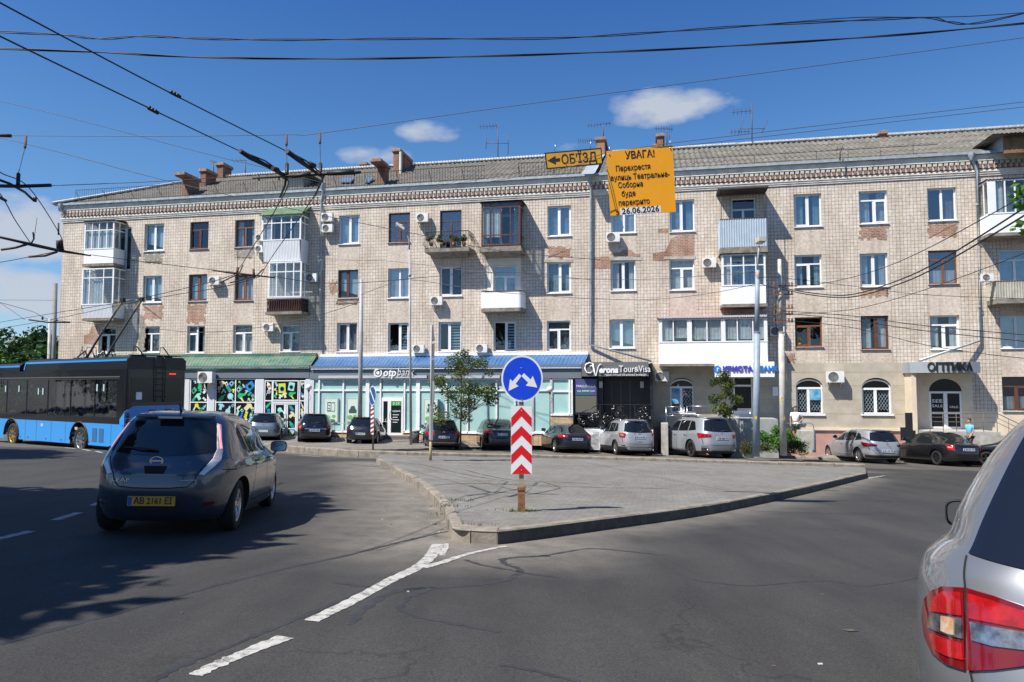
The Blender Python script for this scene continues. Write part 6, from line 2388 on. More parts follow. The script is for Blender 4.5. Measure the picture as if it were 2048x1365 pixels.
def spec(L, H, W, kind, wb=None, fo=.85, **kw):
 """stock shapes; kind: hatch, wagon, suv, fast (sloping tail), sedan"""
 wb = wb or L * .6
 b = H * .62
 hw = W / 2
 gc = kw.pop('gc', .2)
 top = H
 yf = [(gc, L - .14), (gc + .12, L - .03), (.5, L), (.62, L - .05), (b - .22, L - .22), (b - .1, L - .62), (b - .02, L - 1.0), (b + .05, L - 1.22), (top - .16, L - 1.86), (top - .05, L - 2.25), (top, L - 2.6)]
 if kind == 'hatch':
  yr = [(gc, .16), (gc + .1, .03), (.5, 0), (.72, .03), (b - .05, .09), (b + .05, .14), (top - .2, .36), (top - .07, .48), (top - .02, .62), (top, 1.0)]
 elif kind == 'wagon':
  yr = [(gc, .16), (gc + .1, .03), (.5, 0), (.72, .03), (b - .05, .08), (b + .05, .13), (top - .2, .34), (top - .07, .46), (top - .02, .6), (top, 1.0)]
 elif kind == 'suv':
  yr = [(gc, .2), (gc + .12, .04), (.6, 0), (.82, .03), (b - .02, .08), (b + .08, .13), (top - .22, .34), (top - .08, .42), (top - .02, .58), (top, 1.0)]
 elif kind == 'fast':
  yr = [(gc, .16), (gc + .1, .03), (.5, 0), (.78, .03), (b - .04, .07), (b + .02, .17), (b + .06, .32), (top - .28, .85), (top - .12, 1.25), (top - .04, 1.6), (top, 2.1)]
 else:
  yr = [(gc, .16), (gc + .1, .03), (.5, 0), (.8, .02), (b - .02, .06), (b + .03, .16), (b + .07, .4), (top - .22, .95), (top - .1, 1.25), (top - .03, 1.6), (top, 2.1)]
 Wd = [(gc, hw * .9), (gc + .1, hw * .965), (.45, hw * .99), (.7, hw), (b - .08, hw * .985), (b, hw * .955), (b + .05, hw * .925), (top - .3, hw * .80), (top - .12, hw * .715), (top - .04, hw * .62), (top, hw * .40)]
 sp = dict(yr=yr, yf=yf, W=Wd, axles=(L - fo - wb, L - fo), b=b)
 sp.update(kw)
 return sp
def stdparts(sp, kind, L, H, W, tl='side', plate_z=None, ptxt=None, handles=True):
 b = sp['b']
 hw = W / 2
 rx, ry = hw * .74, hw * .60
 t = H
 if kind in ('hatch', 'wagon', 'suv'):
  sp['rg'] = ([(-ry, t - .15), (-ry * .5, t - .12), (0, t - .11), (ry * .5, t - .12), (ry, t - .15)], [(-rx, b + .05), (-rx * .5, b + .03), (0, b + .02), (rx * .5, b + .03), (rx, b + .05)])
  sp['spoiler'] = (t - .06, hw * .58, .10)
  sp['stoplight'] = (t - .075, .13, .08)
  sp['wiper'] = ((.0, b + .06), (hw * .42, b + .09))
  sp['rseams'] = [[(-hw * .8, .58), (-hw * .84, b - .1)], [(hw * .8, .58), (hw * .84, b - .1)], [(-hw * .8, .56), (0, .55), (hw * .8, .56)]]
 else:
  sp['rg'] = ([(-ry, t - .08), (0, t - .06), (ry, t - .08)], [(-rx * .98, b + .1), (0, b + .08), (rx * .98, b + .1)])
  sp['rseams'] = [[(-hw * .72, b + .03), (0, b + .03), (hw * .72, b + .03)], [(-hw * .7, .62), (0, .6), (hw * .7, .62)], [(-hw * .7, .62), (-hw * .72, b + .02)], [(hw * .7, .62), (hw * .72, b + .02)]]
 yb_, yf_ = sp.get('sgy', (.62, L - 1.75))
 a1 = yb_ + (yf_ - yb_) * .30
 a2 = yb_ + (yf_ - yb_) * .66
 zt = t - .17
 zb = b + .05
 f0 = .5 if kind in ('sedan', 'fast') else .28
 sp['sg'] = [([(yb_ + f0 + .1, zt - .05), (a1 - .04, zt)], [(yb_ + (.35 if kind in ('sedan', 'fast') else .12), zb + .04), (a1 - .04, zb)]),
    ([(a1 + .03, zt), (a2 - .03, zt + .01)], [(a1 + .03, zb), (a2 - .03, zb - .01)]),
    ([(a2 + .04, zt + .01), (yf_ - .42, zt - .02), (yf_ - .2, zt - .12)], [(a2 + .04, zb - .01), (yf_ + .05, zb - .02), (yf_ + .32, zb - .02)])]
 sp['seams'] = [[(a2, zb), (a2, .36)], [(a1 - .02, zb), (a1 + .0, .62), (a1 + .16, .4)], [(a1 + .16, .34), (yf_ + .3, .33)], [(yf_ + .34, zb - .02), (yf_ + .38, .6), (yf_ + .3, .34)]]
 if handles: sp['handles'] = [(a1 + .16, b - .12), (a2 + .2, b - .12)]
 sp['wg'] = ([(-hw * .6, t - .14), (0, t - .1), (hw * .6, t - .14)], [(-hw * .78, b + .06), (0, b + .06), (hw * .78, b + .06)])
 sp['mirror'] = (yf_ + .12, b + .08)
 if plate_z: sp['plate'] = (plate_z, .26, M_PLATE, ptxt)
 return sp
P_BLACK = paintmat('paint_black', (.008, .008, .010), metal=.2, rough=.25)
P_CHAR = paintmat('paint_charcoal', (.022, .023, .027), metal=.5, rough=.3)
P_DKBL = paintmat('paint_dark_blue', (.012, .015, .026), metal=.5, rough=.28)
P_SILV = paintmat('paint_silver', (.34, .35, .36), metal=.4, rough=.4)
P_SILV2 = paintmat('paint_silver_cool', (.31, .335, .36), metal=.4, rough=.4)
P_GREYB = paintmat('paint_grey_blue', (.2, .25, .29), metal=.6, rough=.33)
P_LEAF = paintmat('paint_slate_blue', (.055, .068, .09), metal=.5, rough=.3)
# ---- the dark electric hatchback turning left in the foreground
L, H, W = 4.44, 1.55, 1.77
hw = W / 2
sp = dict(
 yr=[(.20, .20), (.28, .10), (.42, .03), (.58, 0.0), (.75, .015), (.90, .075), (1.0, .15), (1.06, .20), (1.2, .33), (1.36, .50), (1.44, .56), (1.49, .66), (1.53, .9), (1.55, 1.35)],
 yf=[(.20, L - .16), (.32, L - .03), (.5, L), (.62, L - .05), (.78, L - .28), (.88, L - .62), (.96, L - .92), (1.02, L - 1.12), (1.36, L - 1.8), (1.48, L - 2.2), (1.55, L - 2.6)],
 W=[(.20, hw * .92), (.28, hw * .96), (.45, hw * .99), (.62, hw), (.80, hw * .995), (.92, hw * .965), (1.0, hw * .92), (1.06, hw * .89), (1.25, hw * .80), (1.40, hw * .715), (1.48, hw * .62), (1.53, hw * .5), (1.55, hw * .36)],
 n=4.0, nz=100, M=160, tf=.10, tr=.06, axles=(.86, 3.56), R=.325, b=.96, spokes=5)
sp['rg'] = ([(-.50, 1.385), (-.25, 1.41), (0, 1.415), (.25, 1.41), (.50, 1.385)], [(-.645, 1.035), (-.4, 1.0), (0, .975), (.4, 1.0), (.645, 1.035)])
LT = lambda a: [(.54 + .0, 1.38), (.575, 1.38)]
sp['lights'] = [
 ([(.55, 1.39), (.615, 1.375)], [(.65, 1.07), (.745, 1.06)], pm('lamp_pink_clear', (.8, .62, .62), .2, coat=.8), 'w'),
 ([(.65, 1.068), (.747, 1.058)], [(.625, .96), (.745, .94)], pm('lamp_smoke', (.5, .47, .5), .2, coat=.8), 'w'),
 ([(.625, .957), (.745, .937)], [(.49, .775), (.55, .765)], pm('lamp_clear_pale', (.62, .62, .66), .2, coat=.8), 'w'),
]
redbars = []
sp['extra'] = [([(-.13, .865), (.13, .865)], [(-.10, .775), (.10, .775)], M_UNDER, 'handle_recess')]
sp['wseams'] = [[(.61, .97), (.475, .78), (.44, .68), (.38, .625), (.2, .61), (0, .605)], [(.8, .82), (1.15, .80)]]
sp['seams'] = [[(1.46, 1.0), (1.5, .8), (1.42, .5), (1.4, .36)], [(2.32, 1.0), (2.33, .36)], [(3.2, .98), (3.26, .7), (3.15, .34)], [(1.4, .34), (3.15, .31)], [(1.1, 1.12), (1.3, .98)]]
sp['sg'] = [([(1.02, 1.26), (1.16, 1.36)], [(1.06, 1.05), (1.3, 1.0)]), ([(1.22, 1.37), (2.28, 1.40)], [(1.38, 1.0), (2.28, .985)]), ([(2.36, 1.40), (2.85, 1.37), (3.1, 1.27)], [(2.36, .985), (3.1, .975), (3.5, .97)])]
sp['handles'] = [(1.62, .87), (2.5, .87)]
sp['wg'] = ([(-.52, 1.42), (0, 1.46), (.52, 1.42)], [(-.72, 1.03), (0, 1.03), (.72, 1.03)])
sp['mirror'] = (3.2, .9)
sp['msize'] = 1.1
sp['mirmat'] = P_LEAF
sp['plate'] = (.455, .27, M_PLATEY, 'АВ 2161 ЕІ')
sp['wiper'] = ((-.02, 1.035), (-.42, 1.065))
sp['spoiler'] = (1.455, .46, .07)
sp['stoplight'] = (1.45, .14, .09)
sp['stopclear'] = True
sp['antenna'] = (.95, 1.52)
LEAFH = radians(8.5)
leaf_pos = Vector((-4.25, 8.66, 0))
leaf, SL = build_car('electric_hatchback', sp, P_LEAF, (leaf_pos.x, leaf_pos.y), LEAFH, 'dark slate electric hatchback with yellow plate and tall lamp strips, turning in the foreground', group=None)
leaf.scale = (1.01, 1.0, .985)
rear, front, sr, sl, wrap = surf_fns(SL)
for sg in (1, -1):
 mb = patch_grid(SL, wrap, [(sg * .563, 1.375), (sg * .588, 1.37)], [(sg * .695, 1.075), (sg * .728, 1.072)], nu=3, nv=24, off=.016)
 mb.build('brake_strip', pm('lit_brake_strip', (.85, .35, .36), .3, emit=(1, .35, .36, .5)), leaf)
for sg in (1, -1):
 patch_grid(SL, wrap, [(sg * .56, .425), (sg * .76, .44)], [(sg * .56, .39), (sg * .76, .405)], nu=6, nv=2, off=.008).build('reflector', M_REDD, leaf)
b_ = MB()
yb = SL.rear(0, .925) - .014
b_.prism([(.075 * cos(k * pi / 12), yb, .925 + .04 * sin(k * pi / 12)) for k in range(24)], (0, .014, 0))
bd = b_.build('badge', pm('badge_blue', (.02, .07, .4), .15, coat=1), leaf)
b2 = MB()
for k in range(24):
 t0, t1 = 2 * pi * k / 24, 2 * pi * (k + 1) / 24
 b2.prism([(.06 * cos(t0), yb - .004, .925 + .045 * sin(t0)), (.078 * cos(t0), yb - .004, .925 + .056 * sin(t0)), (.078 * cos(t1), yb - .004, .925 + .056 * sin(t1)), (.06 * cos(t1), yb - .004, .925 + .045 * sin(t1))], (0, .012, 0))
b2.box(-.08, .08, yb - .008, yb - .001, .915, .935).build('badge_ring', M_CHROME, bd)
yb = min(SL.rear(-.42, .70), SL.rear(-.3, .70)) - .004
text_mesh('LEAF', .06, M_CHROME, 'model_lettering', leaf, depth=.006, width=.2, M=Matrix.Translation((-.36, yb, .70)) @ Matrix.Rotation(radians(-6), 4, 'Z'))
MB().obox(rear(.30, .70, .006), rear(.46, .705, .006), .022, .006).build('model_lettering', M_CHROME, leaf)
# ---- parked row (rear views)
def place(px, py, x_off=0.0): return gp(px, py)
def ahead(p, h, d): return (p[0] - sin(h) * d, p[1] + cos(h) * d)
def park(name, kind, L, H, W, px, py, head_deg, paint, label, D=None, rim=None, ptxt='АВ 3417 СК', plate_z=.62, mod=None, tl=None, **kw):
 """px, py: where the rear bumper's middle touches the ground in the picture"""
 sp = spec(L, H, W, kind, **kw)
 stdparts(sp, kind, L, H, W, plate_z=plate_z, ptxt=ptxt)
 b = sp['b']
 hw = W / 2
 if tl is None: tl = 'std'
 if tl == 'std':
  sp['lights'] = [([(hw * .70, b - .02), (hw * 1.12, b - .0)], [(hw * .74, b - .26), (hw * 1.08, b - .24)], M_REDL, 'w'), ([(hw * .78, b - .10), (hw * 1.0, b - .1)], [(hw * .78, b - .17), (hw * 1.0, b - .165)], M_CLEAR, 'w')]
 elif tl == 'tall':
  sp['lights'] = [([(hw * .86, b + .10), (hw * 1.06, b + .10)], [(hw * .84, b - .30), (hw * 1.12, b - .28)], M_REDD, 'w'), ([(hw * .9, b - .12), (hw * 1.06, b - .12)], [(hw * .9, b - .19), (hw * 1.06, b - .19)], M_CLEAR, 'w')]
 elif tl == 'slim':
  sp['lights'] = [([(hw * .52, b - .02), (hw * 1.16, b + .02)], [(hw * .50, b - .12), (hw * 1.12, b - .14)], M_REDL, 'w')]
 elif tl == 'lshape':
  sp['lights'] = [([(hw * .50, b - .08), (hw * 1.2, b - .02)], [(hw * .50, b - .20), (hw * 1.14, b - .26)], M_REDL, 'w'), ([(hw * .56, b - .13), (hw * .92, b - .13)], [(hw * .56, b - .17), (hw * .92, b - .18)], M_REDD, 'w')]
 if mod: mod(sp, b, hw)
 h = radians(head_deg)
 p = gp(px, py)
 return build_car(name, sp, paint, (p.x, p.y), h, label, rim=rim, scale=1.13 if L == 4.88 else 1.05 if L > 4.2 else 1.0)
M_CL2 = pm('smoked_lamp', (.05, .03, .035), .15, coat=.8)
def m_mazda(sp, b, hw):
 sp['lights'] = [([(hw * .62, b + .0), (hw * 1.15, b + .05)], [(hw * .7, b - .16), (hw * 1.08, b - .14)], M_CL2, 'w')]
 sp['badge'] = (b - .08, 'v')
def m_opel(sp, b, hw):
 sp['badge'] = (b - .1, 'bar')
 sp['extra'] = [([(-hw * .7, b - .2), (hw * .7, b - .2)], [(-hw * .7, b - .225), (hw * .7, b - .225)], M_CHROME, 'chrome_strip')]
 sp['clad'] = .3
def m_golf(sp, b, hw):
 sp['badge'] = (b - .08, 'v')
 sp['lights'] = [([(hw * .72, b + .02), (hw * 1.1, b + .02)], [(hw * .74, b - .25), (hw * 1.1, b - .24)], M_REDD, 'w')]
def m_astra(sp, b, hw):
 sp['badge'] = (b - .05, 'bar')
 sp['extra'] = [([(-hw * .82, .37), (hw * .82, .37)], [(-hw * .82, .35), (hw * .82, .35)], M_CHROME, 'chrome_strip')]
def m_tesla(sp, b, hw):
 sp['clad'] = .34
 sp['spokes'] = 5
 sp['mirmat'] = P_BLACK
def m_kuga(sp, b, hw):
 sp['clad'] = .42
 sp['lights'] = [([(hw * .66, b + .0), (hw * 1.22, b + .02)], [(hw * .76, b - .22), (hw * 1.12, b - .2)], M_REDL, 'w'), ([(hw * .82, b - .05), (hw * 1.05, b - .04)], [(hw * .82, b - .14), (hw * 1.02, b - .13)], M_CLEAR, 'w')]
 sp['wextra'] = [([(hw * .74, .50), (hw * 1.0, .5)], [(hw * .74, .45), (hw * 1.0, .45)], M_REDD, 'reflector')]
 sp['extra'] = [([(-hw * .7, .40), (hw * .7, .40)], [(-hw * .55, .27), (hw * .55, .27)], P_SILV2, 'skid_plate'), ([(-.09, .66), (.09, .66)], [(-.09, .64), (.09, .64)], M_UNDER, 'handle_recess')]
 sp['exhaust'] = [(-.52, .33, .04), (.52, .33, .04)]
 sp['rails'] = (1.0, 2.8, 1.66)
 sp['railmat'] = M_RIM
 sp['badge'] = (b - .03, 'bar')
def m_bmw(sp, b, hw):
 sp['clad'] = .30
 sp['rails'] = (.95, 3.1, 1.73)
 sp['railmat'] = M_PLAST
 sp['badge'] = (b - .04, 'o')
 sp['exhaust'] = [(-.62, .36, .05), (.62, .36, .05)]
 sp['extra'] = [([(-hw * .5, .33), (hw * .5, .33)], [(-hw * .5, .25), (hw * .5, .25)], M_PLAST, 'diffuser')]
 sp['wextra'] = [([(hw * .62, .45), (hw * .98, .46)], [(hw * .66, .31), (hw * .96, .31)], M_PLAST, 'bumper_vent'), ([(hw * .66, .52), (hw * 1.0, .53)], [(hw * .66, .5), (hw * 1.0, .5)], M_REDD, 'reflector')]
def m_megane(sp, b, hw):
 sp['lights'] = [([(hw * .50, b - .10), (hw * 1.40, b + .0)], [(hw * .52, b - .18), (hw * 1.22, b - .22)], M_REDD, 'w'), ([(hw * .86, b - .09), (hw * 1.10, b - .07)], [(hw * .86, b - .15), (hw * 1.08, b - .15)], M_REDL, 'w')]
 sp['wextra'] = [([(0, .36), (hw * 1.2, .36)], [(0, .24), (hw * 1.1, .24)], M_PLAST, 'bumper_trim')]
 sp['badge'] = (b - .06, 'v')
 sp['spokes'] = 7
def m_octavia(sp, b, hw):
 sp['lights'] = [([(hw * .66, b - .0), (hw * 1.06, b + .0)], [(hw * .70, b - .26), (hw * 1.04, b - .22)], M_REDL, 'w'), ([(hw * .76, b - .08), (hw * 1.0, b - .08)], [(hw * .76, b - .14), (hw * .98, b - .14)], pm('lamp_pink', (.6, .25, .25), .2), 'w')]
 sp['spokes'] = 9
park('parked_hatchback', 'hatch', 4.4, 1.44, 1.75, 524, 889, 12, P_GREYB, 'grey blue parked hatchback partly hidden behind the turning dark car', mod=m_mazda, ptxt=None, plate_z=.5)
park('parked_estate', 'wagon', 4.5, 1.47, 1.76, 627, 893, 13, P_BLACK, 'black parked estate car with chrome strip, left of the striped sign post', mod=m_opel, tl='std', ptxt='АВ 5718 ВК')
park('parked_hatchback', 'hatch', 4.15, 1.42, 1.73, 719, 896, 1, P_CHAR, 'faded black parked hatchback half behind the striped sign post', mod=m_golf, tl='golf', ptxt='АВ 1674 СХ', plate_z=.53)
park('parked_estate', 'wagon', 4.7, 1.47, 1.8, 887, 902, 11, P_CHAR, 'dark grey parked estate car behind the grey edge on road sign post', mod=m_astra, tl='lshape', ptxt='АВ 2175 СЕ')
park('parked_crossover', 'fast', 4.75, 1.6, 1.9, 1004, 903, 10, P_BLACK, 'glossy black parked crossover behind the red and white chevron panel', mod=m_tesla, tl='slim', ptxt='АВ 6216 ВР', plate_z=.8)
park('parked_saloon', 'fast', 4.69, 1.43, 1.85, 1155, 909, 12, P_DKBL, 'dark blue parked saloon with sloping roof, right of the chevron panel', mod=m_tesla, tl='slim', ptxt='АВ 0100 РМ', plate_z=.68)
park('parked_suv', 'suv', 4.55, 1.68, 1.86, 1280, 914, 10, P_SILV, 'silver parked SUV with roof rails and black lower trim, before the terrace', mod=m_kuga, tl='k', ptxt='АВ 6176 МЕ', plate_z=.86, R=.345)
park('parked_suv', 'suv', 4.88, 1.75, 1.96, 1446, 919, 14, P_SILV2, 'large silver grey parked SUV with red wide tail lights, left of the blue pole', mod=m_bmw, tl='lshape', ptxt='АВ 3020 СР', plate_z=.84, rim=M_RIMB, R=.37)
park('parked_estate', 'wagon', 4.56, 1.5, 1.79, 1777, 929, 4, P_SILV, 'silver parked estate car with dark red tail light, right of the concrete pole', mod=m_megane, tl='m', ptxt='АВ 1157 НС', plate_z=.55)
park('parked_liftback', 'sedan', 4.57, 1.47, 1.77, 1940, 935, 7, P_BLACK, 'black parked liftback before the optician steps, behind the silver estate', mod=m_octavia, tl='o', ptxt='АВ 7241 СК', plate_z=.72, rim=M_RIMB)
park('parked_suv', 'suv', 4.5, 1.66, 1.8, 2186, 942, 50, P_BLACK, 'black parked SUV at the right edge beyond the black liftback', tl='std', rim=M_RIMB, ptxt=None)
# ---- the silver crossover close by on the right
L, H, W = 4.52, 1.70, 1.80
hw = W / 2
sp = dict(
 yr=[(.22, .22), (.34, .08), (.5, .01), (.66, 0), (.85, .05), (1.0, .095), (1.06, .12), (1.14, .17), (1.3, .28), (1.5, .43), (1.6, .52), (1.66, .66), (1.69, .9), (1.70, 1.3)],
 yf=[(.22, L - .16), (.4, L - .02), (.6, L), (.75, L - .06), (.9, L - .3), (1.0, L - .7), (1.06, L - 1.0), (1.12, L - 1.2), (1.5, L - 1.8), (1.64, L - 2.3), (1.70, L - 2.6)],
 W=[(.22, hw * .9), (.34, hw * .965), (.6, hw * .995), (.8, hw), (.95, hw * .985), (1.03, hw * .95), (1.08, hw * .895), (1.13, hw * .835), (1.24, hw * .79), (1.42, hw * .685), (1.53, hw * .60), (1.6, hw * .53), (1.66, hw * .45), (1.70, hw * .34)],
 n=4.6, nz=110, M=176, z=-.08, tf=.08, tr=.07, axles=(.92, 3.62), R=.345, b=1.06, spokes=5, flat=False)
sp['sg'] = [([(1.75, 1.48), (2.3, 1.5)], [(1.6, 1.15), (2.3, 1.13)]), ([(2.36, 1.5), (2.9, 1.46), (3.05, 1.38)], [(2.36, 1.11), (3.1, 1.1), (3.4, 1.1)])]
sp['rseams'] = [[(-.7, .5), (.7, .5)]]
sp['seams'] = [[(1.5, 1.1), (1.5, .4)], [(2.33, 1.1), (2.34, .36)], [(3.2, 1.1), (3.26, .7)]]
sp['mirror'] = (3.12, .93)
sp['msize'] = 1.25
sp['mreach'] = .13
sp['mirmat'] = M_PLAST
near, SN = build_car('silver_crossover', sp, paintmat('paint_silver_near', (.20, .208, .222), metal=.5, rough=.36), (1.915, 2.125), radians(-41), 'silver crossover cut by the right edge, its big red tail light close to the camera', group=None)
bpy.context.view_layer.update()
wrapN = surf_fns(SN)[4]
MWN = near.matrix_world.copy()
def pxof(p):
 x, y, z = p.x, p.y, p.z - CZ
 d = y * cos(PITCH) + z * sin(PITCH)
 return 1024 + F * x / d, 682.5 - F * (z * cos(PITCH) - y * sin(PITCH)) / d
def onbody(px, py):
 best = None
 s0, z0, ds, dz = -.7, .95, .7, .6
 for it in range(5):
  for i in range(-12, 13):
   for j in range(-12, 13):
    s_, z_ = s0 + ds * i / 12, z0 + dz * j / 12
    if not (.25 < z_ < 1.66) or s_ > 0 or s_ < -1.35: continue
    a, b = pxof(MWN @ wrapN(s_, round(z_, 4), 0))
    e = (a - px) ** 2 + (b - py) ** 2
    if best is None or e < best[0]: best = (e, s_, z_)
  s0, z0 = best[1], best[2]
  ds, dz = ds / 5, dz / 5
 return (best[1], best[2])
def npatch(name, P, Q, mat, off, nu=24, nv=10):
 return patch_grid(SN, wrapN, [onbody(*p) for p in P], [onbody(*p) for p in Q], nu=nu, nv=nv, off=off, skirt=off + .008).build(name, mat, near)
LR1 = pm('lamp_outer_red', (.13, .004, .006), .1, coat=1.0)
LR2 = pm('lamp_bright_red', (.40, .008, .008), .16, coat=1.0, col2=(.22, .003, .004), scale=16)
LG1 = pm('lamp_reflector', (.42, .42, .43), .14, metal=.8, coat=1.0, col2=(.12, .12, .13), scale=26)
npatch('tail_light', [(1850, 1232), (1852, 1203), (1865, 1184), (1890, 1173), (1932, 1175)], [(1850, 1240), (1854, 1272), (1868, 1303), (1896, 1327), (1934, 1340)], LR1, .012)
npatch('tail_light', [(1938, 1176), (1990, 1191), (2048, 1211), (2110, 1236)], [(1940, 1341), (1990, 1339), (2048, 1331), (2110, 1316)], LR1, .012)
npatch('lamp_red_field', [(1876, 1196), (1893, 1183), (1928, 1184)], [(1868, 1222), (1893, 1226), (1930, 1231)], LR2, .018)
npatch('lamp_red_field', [(1943, 1187), (1990, 1201), (2048, 1220), (2110, 1243)], [(1944, 1236), (1990, 1245), (2048, 1256), (2110, 1268)], LR2, .018)
npatch('lamp_reflector', [(1869, 1226), (1893, 1230), (1930, 1237)], [(1865, 1255), (1890, 1266), (1932, 1277)], LG1, .019)
npatch('lamp_amber', [(1893, 1232), (1906, 1234), (1918, 1237)], [(1893, 1262), (1904, 1267), (1917, 1270)], pm('lamp_amber_glow', (.38, .17, .06), .15, coat=1.0, col2=(.5, .42, .34), scale=24), .023, 8, 5)
npatch('lamp_reflector', [(1946, 1243), (1990, 1252), (2048, 1262), (2110, 1274)], [(1950, 1280), (1990, 1291), (2048, 1298), (2110, 1304)], LG1, .019)
npatch('lamp_red_field', [(1868, 1268), (1892, 1276), (1930, 1286)], [(1876, 1298), (1900, 1312), (1934, 1320)], LR2, .018)
for P_, w_ in (([(1936, 1110), (1932, 1172), (1936, 1240), (1943, 1345), (1956, 1400)], .004),):
 g = seam(wrapN, dense([onbody(*p) for p in P_]), w=w_, off=.006)
 MB().add(g.v, g.f, 0, True).build('panel_gap', M_UNDER, near)
A_, B_ = onbody(1940, 1106), onbody(2052, 872)
Bt, Tp = [A_, (A_[0] * .6, A_[1] - .02), (0, A_[1] - .035), (-A_[0] * .6, A_[1] - .02), (-A_[0], A_[1])], [B_, (B_[0] * .6, B_[1] + .02), (0, B_[1] + .03), (-B_[0] * .6, B_[1] + .02), (-B_[0], B_[1])]
RW = patch_grid(SN, wrapN, Tp, Bt, nu=48, nv=30, off=.007, skirt=.016).build('rear_window', pm('near_rear_glass', (.008, .010, .016), .04, spec=.6), near)
# ------------------------------------------------------------------ trolleybus
BH = radians(57)
M_BBLUE = pm('bus_blue', (.035, .27, .66), .35, coat=.4)
M_BBLK = pm('bus_black', (.0045, .005, .0065), .3, coat=.35)
M_BGL = glass_mat('bus_glass', tint=(.25, .27, .28), refl=.03, alpha=1.0, mul=.22)
bp_ = (-14.15, 29.15)
bz = gz(*bp_)
bus = tag(empty('trolleybus', (bp_[0], bp_[1], gz(-17, 31) - .12), BH), 'long black and blue trolleybus with two raised current poles at the left', 'trolleybus')
BW, BL_, HB = 1.275, 12.0, 3.15
def rrect(hw, y0, y1, r, n=6):
 pts = []
 for cx, cy, a0 in ((hw - r, y0 + r, -pi / 2), (hw - r, y1 - r, 0), (-hw + r, y1 - r, pi / 2), (-hw + r, y0 + r, pi)):
  for k in range(n + 1):
   a = a0 + pi / 2 * k / n
   pts.append((cx + r * cos(a), cy + r * sin(a)))
 return pts
pl = rrect(BW, 0, BL_, .16)
RWY, FWY, WR = 3.3, 9.2, .49
def bus_side(mb, sx, zlo, zhi, m=0):
 n = 160
 top, bot = [], []
 for i in range(n + 1):
  y = .16 + (BL_ - .32) * i / n
  zb_ = zlo
  if y < 1.1: zb_ = zlo + (1.1 - y) * .25
  for wy in (RWY, FWY):
   d = abs(y - wy)
   if d < .68: zb_ = max(zb_, WR + sqrt(max(0, .68 ** 2 - d * d)) * .98)
  top.append((sx * BW, y, zhi))
  bot.append((sx * BW, y, min(zb_, zhi - .01)))
 mb.grid([top, bot] if sx > 0 else [bot, top], m, False)
sk = MB()
for sx in (-1, 1): bus_side(sk, sx, .34, 1.16)
for q0, q1 in ((0, 13), (7, 14),):
 pass
def corner(mb, pts, zlo, zhi, m=0):
 mb.grid([[(x, y, zlo) for x, y in pts], [(x, y, zhi) for x, y in pts]], m, True)
cr_r = [p for p in pl if p[1] < .17 and p[0] > 0][:7]
cr_l = [(-x, y) for x, y in cr_r][::-1]
corner(sk, [(-.0, 0)] + cr_r, .6, 1.16)
corner(sk, cr_l + [(0, 0)], .6, 1.16)
fr_ = [(x, BL_ - y) for x, y in cr_r]
corner(sk, fr_[::-1] + [(0, BL_)] + [(-x, y) for x, y in fr_], .4, 1.16)
bb = sk.build('skirt', M_BBLUE, bus)
rp = MB()
rp.prism([(-BW - .012, -.012, 1.1), (BW + .012, -.012, 1.1), (BW + .012, -.012, 1.62), (BW - .35, -.012, 1.82), (-BW + .35, -.012, 1.82), (-BW - .012, -.012, 1.62)], (0, .03, 0))
for sx in (-1, 1):
 rp.prism([(sx * (BW + .008), -.012, 1.14), (sx * (BW + .008), .32, 1.14), (sx * (BW + .008), .32, 1.35), (sx * (BW + .008), -.012, 1.62)], (-sx * .02, 0, 0))
RPN = rp.build('rear_panel', M_BBLUE, bus)
text_mesh('056', .26, pm('fleet_number', (.5, .55, .6), .5), 'fleet_number', RPN, depth=.004, width=.42, M=Matrix.Translation((BW - .55, -.018, 1.6)))
MB().box(-.3, -.02, -.03, -.013, 1.5, 1.68).box(.35, .62, -.03, -.013, 1.5, 1.68).build('vent', M_BBLK, RPN)
text_mesh('056', .15, M_WHITEP, 'fleet_number', bb, depth=.004, width=.2, M=Matrix.Translation((-BW - .01, 6.4, .98)) @ Matrix.Rotation(-pi / 2, 4, 'Z'))
MB().box(-BW - .012, -BW, 1.45, 1.78, .48, .98).box(-BW - .012, -BW, 1.95, 2.28, .48, .98).build('vent', pm('vent_blue', (.03, .12, .26), .6), bb)
sl_ = MB()
for y in (4.4, 5.6, 6.9, 7.9, 10.6): sl_.box(-BW - .004, -BW, y, y + .012, .36, 1.15)
sl_.box(-BW - .004, -BW, .9, .912, .45, 1.15)
sl_.build('panel_gap', M_UNDER, bb)
rm = MB()
for y in (.7, 2.5, 4.7, 6.0, 7.6, 8.3): rm.box(-BW - .012, -BW, y, y + .07, .42, .48)
rm.build('side_marker', M_REDL, bb)
ar = MB()
for wy in (RWY, FWY):
 ar.tube([(-BW - .01, wy + .7 * cos(pi * k / 20), WR + .69 * sin(pi * k / 20)) for k in range(21)], .035, 6)
 ar.tube([(BW + .01, wy + .7 * cos(pi * k / 20), WR + .69 * sin(pi * k / 20)) for k in range(21)], .035, 6)
ar.build('arch_trim', M_PLAST, bus)
up = MB()
zg0, zg1 = 1.16, 2.78
for sx in (-1, 1):
 x0, x1 = (sx * BW, sx * (BW - .06))
 up.box(x0, x1, .16, BL_ - .16, zg0, zg0 + .24)
 up.box(x0, x1, .16, BL_ - .16, zg1, HB)
 for y in (.16, BL_ - .5): up.box(x0, x1, y, y + .42, zg0 + .24, zg1)
 for y in (2.2, 4.1, 6.0, 7.9, 9.8): up.box(sx * (BW - .008), x1, y, y + .07, zg0 + .24, zg1)
corner(up, [(-BW + .3, 0)] + [(BW - .3, 0)] + cr_r[0:], 1.16, HB)
up.v = up.v
corner(up, cr_l + [(-BW + .3, 0)], 1.16, HB)
corner(up, fr_[::-1] + [(-x, y) for x, y in fr_], 1.16, 1.4)
